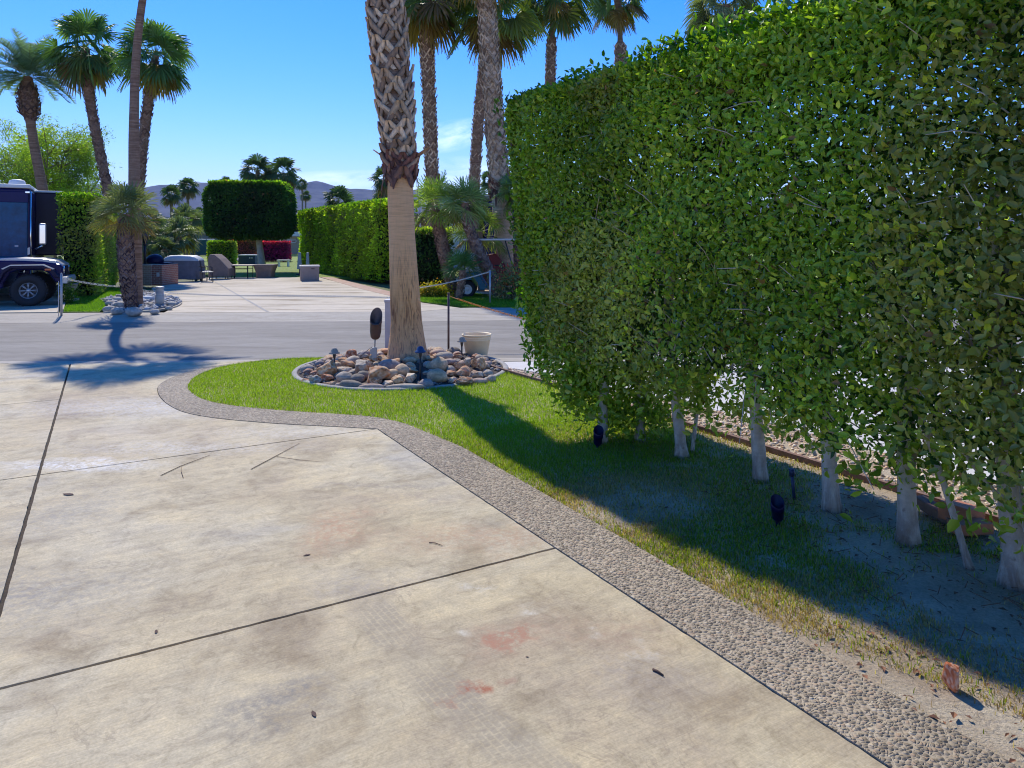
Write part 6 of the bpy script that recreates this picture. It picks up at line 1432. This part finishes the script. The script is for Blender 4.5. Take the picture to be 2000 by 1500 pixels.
# stone urn by the post
g = G(137, 590, .1); m = MB(); m.lathe([(0, 0), (.14, 0), (.12, .06), (.06, .12), (.07, .16), (.17, .30), (.2, .42), (.22, .44), (.19, .45), (.15, .40), (0, .38)], n=24); m.box((0, 0, -.04), (.34, .34, .1)); put('stone_urn', m, 'gutter_concrete', loc=(g[0], g[1], .2), label='pale stone urn at the foot of the hedge pillar', category='urn')
put('paver_curb', bandmesh([G(119, 617)[:2], G(131, 578)[:2]], [G(124, 617)[:2], G(134, 578)[:2]], .17, .08), 'gutter_concrete', label='low pale curb between the off-road car and the grass', category='curb')

# ================================================================ vehicles
def wheel(root, loc, r, w, rimcol='silver_paint', spokes=8, rr=.5, side=-1):
    x, y, z = loc; t = MB(); t.lathe([(r * rr, -w / 2), (r * .9, -w / 2), (r, -w * .36), (r, w * .36), (r * .9, w / 2), (r * rr, w / 2)], (0, 0, 0), 40, axis='Y', closed=True)
    for k in range(30):
        a = 2 * PI * k / 30; M = Matrix.Rotation(-a, 4, 'Y') @ Matrix.Translation((r * 1.005, 0, 0))
        for sy in (-.3, .3): t.box((0, sy * w, 0), (.022, w * .34, r * .11), m=M)
    wl = put('wheel', t, 'rubber', root, loc=loc)
    m = MB(); f = side * w * .40
    m.lathe([(r * rr, side * w / 2), (r * rr * .93, side * w * .46), (r * rr * .90, side * w * .1)], (0, 0, 0), 40, axis='Y'); m.lathe([(r * .10, f + side * .02), (r * .08, f + side * .03), (0, f + side * .03)], (0, 0, 0), 16, axis='Y'); m.lathe([(r * .14, f), (r * .10, f + side * .02)], n=16, axis='Y')
    for k in range(spokes):
        for d in (-.10, .10):
            a = 2 * PI * k / spokes; c, s = math.cos(a + d * 1.2), math.sin(a + d * 1.2); c2, s2 = math.cos(a + d * .7), math.sin(a + d * .7)
            m.tube([(r * .12 * c, f + side * .004, r * .12 * s), (r * rr * .94 * c2, f + side * .012, r * rr * .94 * s2)], r * .022, 6)
    put('rim', m, rimcol, wl); m = MB(); m.lathe([(r * rr * .92, side * w * .12), (0, side * w * .12)], (0, 0, 0), 30, axis='Y'); put('brake_disc', m, 'dark_metal', wl)
# --- off-road car, nose to the right
root = thing('offroad_car', 'dark navy off-road car with chunky tyres parked sideways before the motorhome', 'car', (W(55, 0, 19.9)[0], 19.9, .1), math.radians(25))
body = [(-3.9, .52), (-.62, .50), (-.60, .66), (-.46, .92), (-.30, 1.0), (.30, 1.0), (.46, .90), (.62, .66), (.74, .62), (.80, .78), (.80, 1.08), (.74, 1.16), (.3, 1.24), (-.4, 1.28), (-1.22, 1.30), (-1.30, 1.30), (-3.9, 1.25)]
m = MB(); m.prism(body, .18, 1.62); put('body', m, 'navy_paint', root, bevel=.04, fixn=True)
m = MB(); hood = [(-1.25, 1.29), (-1.2, 1.33), (-.3, 1.345), (.3, 1.32), (.62, 1.26), (.80, 1.14), (.78, 1.06), (.6, 1.15), (-.3, 1.25)]; m.prism(hood, .26, 1.54); put('hood', m, 'silver_paint', root, bevel=.03, fixn=True)
m = MB(); arch = [(-.78, .66), (-.60, 1.02), (-.42, 1.14), (.36, 1.14), (.60, 1.02), (.74, .80)]; lo_ = [(-.70, .62), (-.55, .95), (-.40, 1.06), (.32, 1.06), (.52, .95), (.62, .78)]
m.prism(arch + lo_[::-1], -.02, .30); put('fender_flare', m, 'black_paint', root, bevel=.015, fixn=True)
m = MB(); up = [(-.62, 1.06), (-.42, 1.16), (.36, 1.16), (.62, 1.03), (.58, 1.02), (.35, 1.135), (-.41, 1.135), (-.58, 1.04)]; m.prism(up, -.03, .28); put('fender_trim', m, 'silver_paint', root, fixn=True)
m = MB(); m.box((.47, -.035, 1.02), (.15, .03, .055)); put('turn_signal', m, 'orange_lens', root, bevel=.01)
m = MB(); m.prism([(.76, .62), (.92, .60), (.95, .70), (.92, .80), (.76, .80)], .05, 1.75); put('bumper', m, 'silver_paint', root, bevel=.02, fixn=True)
m = MB(); m.lathe([(0, 0), (.10, 0), (.11, -.02)], (.815, .42, 1.0), 20, axis='X'); put('headlight', m, 'chrome', root); m = MB(); m.lathe([(0, 0), (.10, 0), (.11, -.02)], (.815, 1.38, 1.0), 20, axis='X'); put('headlight', m, 'chrome', root)
m = MB(); [m.box((.81, .62 + q * .09, .97), (.03, .045, .26)) for q in range(7)]; put('grille', m, 'black_paint', root)
m = MB(); m.prism([(-1.28, 1.28), (-1.20, 1.28), (-1.62, 1.86), (-1.70, 1.86)], .24, 1.56); put('windshield', m, 'dark_glass', root, fixn=True)
m = MB(); m.prism([(-1.66, 1.84), (-3.85, 1.84), (-3.85, 1.90), (-1.64, 1.90)], .2, 1.6); put('roof', m, 'black_paint', root, bevel=.03, fixn=True)
m = MB(); m.prism([(-1.35, 1.27), (-3.9, 1.25), (-3.85, 1.84), (-1.75, 1.84)], .24, 1.56); put('cabin_glass', m, 'dark_glass', root, fixn=True)
m = MB(); m.box((-1.5, .1, 1.36), (.2, .14, .2)); put('side_mirror', m, 'black_paint', root, bevel=.03)
m = MB(); m.tube([(-1.2, .3, 1.30), (-.9, .35, 1.40), (-.75, .5, 1.36)], .01, 5); put('wiper', m, 'dark_metal', root)
for x in (0, -2.95):
    wheel(root, (x, .14, .44), .44, .28, side=-1); wheel(root, (x, 1.66, .44), .44, .28, side=1)
# --- motorhome, left
root = thing('motorhome', 'dark navy motorhome with a blue windshield and a white roof, facing the street at left', 'motorhome', (-14.74, 22.0, .1), ROTU); Hh = 3.42
m = MB(); m.prism([(-2.5, .4), (0, .4), (0, Hh - .12), (-.08, Hh), (-2.42, Hh), (-2.5, Hh - .12)], 0, 10.5); put('body', m, 'navy_paint', root, bevel=.06, fixn=True)
m = MB(); m.box((-1.25, 5.2, Hh + .06), (2.44, 10.5, .12)); put('roof', m, 'white_roof', root, bevel=.03); m = MB(); m.box((-1.25, -.04, 2.15), (2.3, .06, 1.72)); put('windshield', m, 'blue_glass', root, bevel=.03)
m = MB(); m.box((-1.25, -.05, 3.15), (2.34, .07, .34)); put('visor_panel', m, 'navy_paint', root, bevel=.02)
m = MB(); m.lathe([(0, .20), (.12, .20), (.20, .17), (.23, .08), (.23, 0)], (-.45, .9, Hh + .12), 24); m.v = [(v[0], v[1], v[2]) for v in m.v]; put('roof_dome', m, 'white_roof', root)
m = MB(); m.prism([(-2.2, .9), (-1.0, 1.25), (-.05, 1.62), (-.02, 1.42), (-.9, 1.02), (-2.0, .65)], -.05, -.01); put('swoosh', m, 'silver_paint', root, fixn=True)
m = MB(); m.tube([(-.02, -.06, .6), (-.02, -.06, Hh - .1)], .022, 8); put('corner_trim', m, 'chrome', root)
m = MB(); m.box((.36, 4.2, 2.36), (.76, 5.6, 2.04)); put('slide_out', m, 'black_paint', root, bevel=.03); m = MB(); m.box((.36, 4.2, 3.41), (.84, 5.7, .06)); put('slide_awning', m, 'white_roof', root, bevel=.01); m = MB(); m.box((.752, 4.2, 2.5), (.02, 3.2, .9)); put('window', m, 'dark_glass', root)
m = MB(); m.box((.75, 4.2, 1.5), (.03, 5.5, .16)); put('stripe', m, 'silver_paint', root)
m = MB(); m.tube([(-.02, .02, 1.52), (.22, -.22, 1.62), (.30, -.28, 1.68)], .03, 8); mi = put('mirror_arm', m, 'chrome', root); m = MB(); m.box((.30, -.30, 2.02), (.19, .16, .66)); put('mirror_housing', m, 'silver_paint', root, bevel=.05); m = MB(); m.box((.30, -.388, 2.02), (.14, .01, .56)); put('mirror', m, 'mirror_glass', root)
m = MB(); m.box((-.1, -.06, 3.30), (.12, .08, .06)); put('marker_light', m, 'chrome', root, bevel=.01); m = MB(); m.box((-.4, -.06, .95), (.5, .06, .22)); put('headlight', m, 'mirror_glass', root, bevel=.02)
m = MB(); m.box((-.38, -.075, 1.66), (.09, .01, .05)); put('sticker', m, 'white_plastic', root)
m = MB(); m.box((-1.25, -.08, .55), (2.5, .2, .28)); put('bumper', m, 'silver_paint', root, bevel=.05); m = MB(); m.box((-.02, 2.6, .9), (.08, 4, .9)); put('lower_panel', m, 'grey_paint', root, bevel=.02)
for y in (1.6, 8.2):
    for x in (-.1, -2.4):
        t = MB(); t.lathe([(.25, -.14), (.46, -.14), (.48, 0), (.46, .14), (.25, .14)], (x, y, .38), 28, axis='X'); t.lathe([(0, .13), (.26, .13)], (x, y, .38), 20, axis='X'); t.lathe([(0, -.13), (.26, -.13)], (x, y, .38), 20, axis='X'); put('wheel', t, 'rubber', root)
# --- motorhome, right, side on
Y = 30.5; root = thing('motorhome', 'dark motorhome with a grey swoosh panel, seen from the side behind the right palms', 'motorhome', (W(946, 0, Y)[0], Y, .1)); zt = zof(395, Y)
m = MB(); m.prism([(0, .45), (10.5, .45), (10.5, zt), (.25, zt), (0, zt - .25)], 0, 2.5); put('body', m, 'navy_paint', root, bevel=.05, fixn=True)
m = MB(); m.box((5.2, 1.25, zt + .1), (10.6, 2.5, .16)); put('roof', m, 'roof_grey', root, bevel=.03); m = MB(); m.box((5.15, -.06, zof(404, Y)), (10.7, .14, .14)); put('awning_case', m, 'pale_plastic', root, bevel=.02); m = MB(); m.box((1.2, 1.0, zt + .36), (1.5, .8, .36)); put('air_conditioner', m, 'white_roof', root, bevel=.05)
m = MB(); m.box((5.6, -.02, zof(435, Y)), (9.6, .03, .72)); put('upper_panel', m, 'grey_paint', root)
m = MB(); m.prism([(.9, 2.9), (1.5, 2.55), (2.6, 2.35), (4.5, 2.3), (4.5, 2.42), (2.7, 2.5), (1.7, 2.7), (1.2, 2.98)], -.055, -.035); put('swoosh', m, 'navy_paint', root, fixn=True)
for q in range(4): m = MB(); m.box((5.2, -.02, 2.02 - q * .11), (10.2, .02, .018)); put('stripe', m, 'silver_paint', root)
m = MB(); m.box((3.0, -.02, 1.2), (1.0, .03, .7)); put('window', m, 'dark_glass', root); m = MB(); m.lathe([(.26, -.14), (.48, -.14), (.5, 0), (.48, .14), (.26, .14)], (2.2, .1, .40), 28, axis='Y'); m.lathe([(0, -.12), (.27, -.12)], (2.2, .1, .40), 28, axis='Y'); put('wheel', m, 'rubber', root)
# --- golf cart
Y = 22.9; root = thing('golf_cart', 'teal golf cart with a tan roof half hidden behind the curved fan palm', 'golf cart', (W(913, 0, Y)[0], Y, .1))
def cartwheel(x, y, sd):
    t = MB(); t.lathe([(.14, -.1), (.24, -.1), (.265, -.06), (.265, .06), (.24, .1), (.14, .1)], (0, 0, 0), 32, axis='Y', closed=True); w_ = put('wheel', t, 'rubber', root, loc=(x, y, .265)); t = MB(); t.lathe([(.155, sd * .105), (.115, sd * .108), (.10, sd * .07), (.05, sd * .07), (.04, sd * .10), (0, sd * .10)], (0, 0, 0), 28, axis='Y'); put('rim', t, 'white_plastic', w_)
for x in (0, 1.66): cartwheel(x, 0, -1); cartwheel(x, 1.05, 1)
m = MB(); m.prism([(-.35, .5), (-.30, .62), (-.25, .80), (.34, .82), (.46, .60), (.62, .34), (1.25, .32), (1.30, .42), (1.42, .62), (1.75, .66), (2.02, .52), (2.06, .36), (1.98, .36), (1.9, .5), (1.45, .5), (1.36, .26), (.40, .24), (.32, .48), (.2, .56), (-.15, .56), (-.25, .46)], .02, 1.03); put('body', m, 'teal_paint', root, bevel=.02, fixn=True)
m = MB(); m.box((.18, .52, .88), (.5, .96, .12)); put('seat', m, 'seat_vinyl', root, bevel=.03); m = MB(); m.prism([(-.08, .86), (.06, .86), (.20, 1.40), (.07, 1.42)], .06, .98); put('backrest', m, 'seat_vinyl', root, bevel=.03, fixn=True)
m = MB(); m.box((.85, .5, zof(468, Y) - .1), (2.0, 1.15, .06)); put('roof', m, 'pale_plastic', root, bevel=.025)
for x, x2 in ((-.12, -.05), (1.55, 1.2)):
    for y in (.03, 1.0): m = MB(); m.tube([(x, y, .6), (x2, y, zof(468, Y) - .13)], .014, 8); put('roof_post', m, 'dark_metal', root)
m = MB(); m.tube([(1.4, .3, .62), (1.05, .3, 1.0)], .015, 8); m.lathe([(.15, 0), (.165, .015), (.15, .03), (.135, .015)], (1.0, .3, 1.0), 20, closed=True); put('steering_wheel', m, 'dark_metal', root)
m = MB(); m.tube([(-.3, .1, .45), (-.45, .1, .48), (-.45, .95, .48), (-.3, .95, .45)], .015, 6); put('rear_bumper', m, 'dark_metal', root)
m = MB(); m.prism([(.0, .3), (.9, .3), (.9, .95), (.55, 1.35), (.0, 1.3)], 0, .5); put('red_cabinet', m, 'red_paint', loc=(W(938, 0, 25.5)[0], 25.4, .1), bevel=.03, fixn=True, label='dark red garden cabinet behind the golf cart', category='cabinet')
# far golf cart
Y = 78; k = Y / FP; root = thing('golf_cart', 'tiny far golf cart with a white roof on the lawn left of the box-clipped tree', 'golf cart', (W(401, 0, Y)[0], Y, .1), .3)
m = MB(); m.prism([(-1.0, .25), (1.0, .25), (1.15, .55), (.8, .75), (.4, .45), (-.2, .45), (-.3, .8), (-.95, .8)], -.5, .5); put('body', m, 'navy_paint', root, bevel=.03, fixn=True); m = MB(); m.box((0, 0, 1.75), (1.9, 1.15, .08)); put('roof', m, 'white_roof', root, bevel=.02)
m = MB(); [m.tube([(x, y, .6), (x * .9, y, 1.72)], .02, 6) for x in (-.8, .7) for y in (-.5, .5)]; put('roof_posts', m, 'dark_metal', root); m = MB(); m.box((-.35, 0, .95), (.5, 1, .35)); put('seat', m, 'white_plastic', root, bevel=.04)
for x in (-.7, .75):
    for y in (-.5, .5): m = MB(); m.lathe([(0, -.08), (.22, -.08), (.24, 0), (.22, .08), (0, .08)], (x, y, .24), 18, axis='Y'); put('wheel', m, 'rubber', root)

# ================================================================ houses
def house(label, x0, x1, ytop, Y, depth, wall, roof, wins, doorx=None, eave=.35):
    X0, X1 = W(x0, 0, Y)[0], W(x1, 0, Y)[0]; h = zof(ytop, Y); w = X1 - X0; root = thing('house', label, 'house', (X0, Y, 0))
    m = MB(); m.box((w / 2, depth / 2, h / 2), (w, depth, h)); put('wall', m, wall, root)
    m = MB(); m.prism([(-eave, h + .02), (w + eave, h + .02), (w + eave, h + .22), (w * .75, h + .55), (w * .25, h + .55), (-eave, h + .22)], -eave, depth + eave); put('roof', m, roof, root, fixn=True)
    for (a, b, z0, z1) in wins:
        xa, xb = W(a, 0, Y)[0] - X0, W(b, 0, Y)[0] - X0; za, zb2 = zof(z0, Y), zof(z1, Y)
        m = MB(); t = .09
        m.box(((xa + xb) / 2, -.02, za - t / 2), (xb - xa + 2 * t, .10, t)); m.box(((xa + xb) / 2, -.02, zb2 + t / 2), (xb - xa + 2 * t, .10, t)); m.box((xa - t / 2, -.02, (za + zb2) / 2), (t, .10, za - zb2)); m.box((xb + t / 2, -.02, (za + zb2) / 2), (t, .10, za - zb2)); m.box(((xa + xb) / 2, -.015, (za + zb2) / 2), (.05, .06, za - zb2))
        f = put('window', m, 'white_plastic', root); m = MB(); m.box(((xa + xb) / 2, -.004, (za + zb2) / 2), (xb - xa, .03, za - zb2)); put('pane', m, 'dark_glass', f)
    return root
house('pale blue-grey house behind the fan palms, right of the massive trunk', 862, 936, 388, 46, 8, 'wall_paint', 'roof_grey', [(868, 878, 420, 455), (884, 892, 425, 455)])
house('low tan and terracotta wall with a dark roof behind the bright fan palm', 822, 862, 434, 34, 3, 'tan_wall', 'roof_grey', [(832, 838, 445, 458)])
house('low far house with a pale flat roof between the clipped tree and hedge row', 536, 598, 462, 84, 7, 'tan_wall', 'white_roof', [(545, 552, 468, 476), (562, 578, 468, 474), (586, 592, 468, 475)])
house('low far house left of the box-clipped tree behind the tiny golf cart', 372, 420, 457, 88, 6, 'roof_grey', 'roof_grey', [(384, 396, 466, 474)])
m = MB(); m.box((0, 0, .9), (1.6, .1, 1.6)); [m.tube([(x, 0, 0), (x, 0, 1.8)], .05, 8) for x in (-.8, .8)]; put('screen_panel', m, 'green_screen', loc=(W(388, 0, 76)[0], 76, .1), label='dark green fence panel beside the tiny golf cart', category='fence')

# ================================================================ sky, light, air, camera
w = bpy.data.worlds.new('World'); scene.world = w; w.use_nodes = True; nt = w.node_tree; nt.nodes.clear()
sky = nt.nodes.new('ShaderNodeTexSky'); sky.sky_type = 'NISHITA'; sky.sun_disc = False
SUNEL = math.radians(46); SX, SY = -.4147, .91
sky.sun_elevation = SUNEL; sky.sun_rotation = math.atan2(SX, SY); sky.altitude = 50; sky.air_density = 1.0; sky.dust_density = .1; sky.ozone_density = 5.0
bg = nt.nodes.new('ShaderNodeBackground'); bg.inputs['Strength'].default_value = SKY_STRENGTH; wo_ = nt.nodes.new('ShaderNodeOutputWorld')
tc = nt.nodes.new('ShaderNodeTexCoord'); d = tc.outputs['Generated']
hs = nt.nodes.new('ShaderNodeHueSaturation'); hs.inputs['Saturation'].default_value = SKY_SAT; hs.inputs['Value'].default_value = 1; nt.links.new(sky.outputs[0], hs.inputs['Color'])
col = mix(nt, 1.0, hs.outputs[0], SKY_TINT, 'MULTIPLY')
def cloud(px, py, rx, ry, tilt, amt, sc, sd):
    global col
    v = Vector(((px - 1000) / FP, 1, -(py - HZ) / FP)).normalized()
    mp = nt.nodes.new('ShaderNodeVectorMath'); mp.operation = 'SUBTRACT'; nt.links.new(d, mp.inputs[0]); mp.inputs[1].default_value = v
    r = mapping(nt, mp.outputs[0], (1, 1, 1), (0, tilt, 0)); s = nt.nodes.new('ShaderNodeVectorMath'); s.operation = 'MULTIPLY'; nt.links.new(r, s.inputs[0]); s.inputs[1].default_value = (1 / rx, 1 / .5, 1 / ry)
    l = nt.nodes.new('ShaderNodeVectorMath'); l.operation = 'LENGTH'; nt.links.new(s.outputs[0], l.inputs[0]); f = mathn(nt, 'SUBTRACT', 1.0, l.outputs['Value'], True)
    f = mathn(nt, 'POWER', f, .8)
    n = noise(nt, sc, 6, .6, mapping(nt, r, (1, 1, 3.6), (0, 0, 0), (sd, 0, 0)), .3); f = mathn(nt, 'MULTIPLY', f, ramp(nt, n, [(.32, (0, 0, 0)), (.68, (1, 1, 1))]), True)
    col = mix(nt, mathn(nt, 'MULTIPLY', f, amt), col, (7.5, 8.0, 8.8))
cloud(885, 265, .065, .022, .22, .55, 22, 0); cloud(665, 350, .11, .013, .05, .6, 18, 3); cloud(915, 335, .08, .022, .0, .5, 20, 5); cloud(900, 390, .12, .03, 0, .5, 14, 7)
nt.links.new(col, bg.inputs['Color']); nt.links.new(bg.outputs[0], wo_.inputs['Surface'])
sl = bpy.data.lights.new('sun', 'SUN'); sl.energy = SUN_E; sl.angle = math.radians(.55); sl.color = (1.0, .93, .81); so = bpy.data.objects.new('sun', sl); COL.objects.link(so)
dirv = Vector((-SX * math.cos(SUNEL), -SY * math.cos(SUNEL), -math.sin(SUNEL))); so.rotation_euler = dirv.to_track_quat('-Z', 'Y').to_euler(); so.location = (0, 0, 50)
if HAZE:
    m = MB(); m.box((0, 2700, 260), (17000, 6900, 523)); m.v = [(v[0], v[1], max(v[2], -1.5)) for v in m.v]
    hm = bpy.data.materials.new('haze'); hm.use_nodes = True; ht = hm.node_tree; ht.nodes.clear(); ho = ht.nodes.new('ShaderNodeOutputMaterial'); pv = ht.nodes.new('ShaderNodeVolumePrincipled')
    pv.inputs['Color'].default_value = HAZE_COL; pv.inputs['Density'].default_value = HAZE; pv.inputs['Anisotropy'].default_value = .2
    ht.links.new(pv.outputs[0], ho.inputs['Volume']); o = put('haze', m, hm); o['kind'] = 'stuff'; o['label'] = 'thin blue air between here and the mountains'; o['category'] = 'haze'
cam = bpy.data.cameras.new('camera'); co = bpy.data.objects.new('camera', cam); COL.objects.link(co); scene.camera = co
co.location = (0, 0, EYE); co.rotation_euler = (PI / 2, 0, 0); cam.sensor_width = 36; cam.sensor_fit = 'HORIZONTAL'; cam.lens = 36 * FP / 2000; cam.shift_x = 0; cam.shift_y = -(750 - HZ) / 2000; cam.clip_start = .05; cam.clip_end = 20000
scene.view_settings.view_transform = 'Standard'; scene.view_settings.look = 'None'; scene.view_settings.gamma = 1; scene.view_settings.exposure = EXPO; scene.view_settings.use_curve_mapping = False
cy = scene.cycles; cy.max_bounces = 9; cy.diffuse_bounces = 5; cy.glossy_bounces = 3; cy.transmission_bounces = 4; cy.volume_bounces = 0; cy.transparent_max_bounces = 6
cy.sample_clamp_indirect = 6; cy.use_denoising = True; cy.filter_width = 1.1; cy.caustics_reflective = False; cy.caustics_refractive = False
scene.render.resolution_x = 1024; scene.render.resolution_y = 768
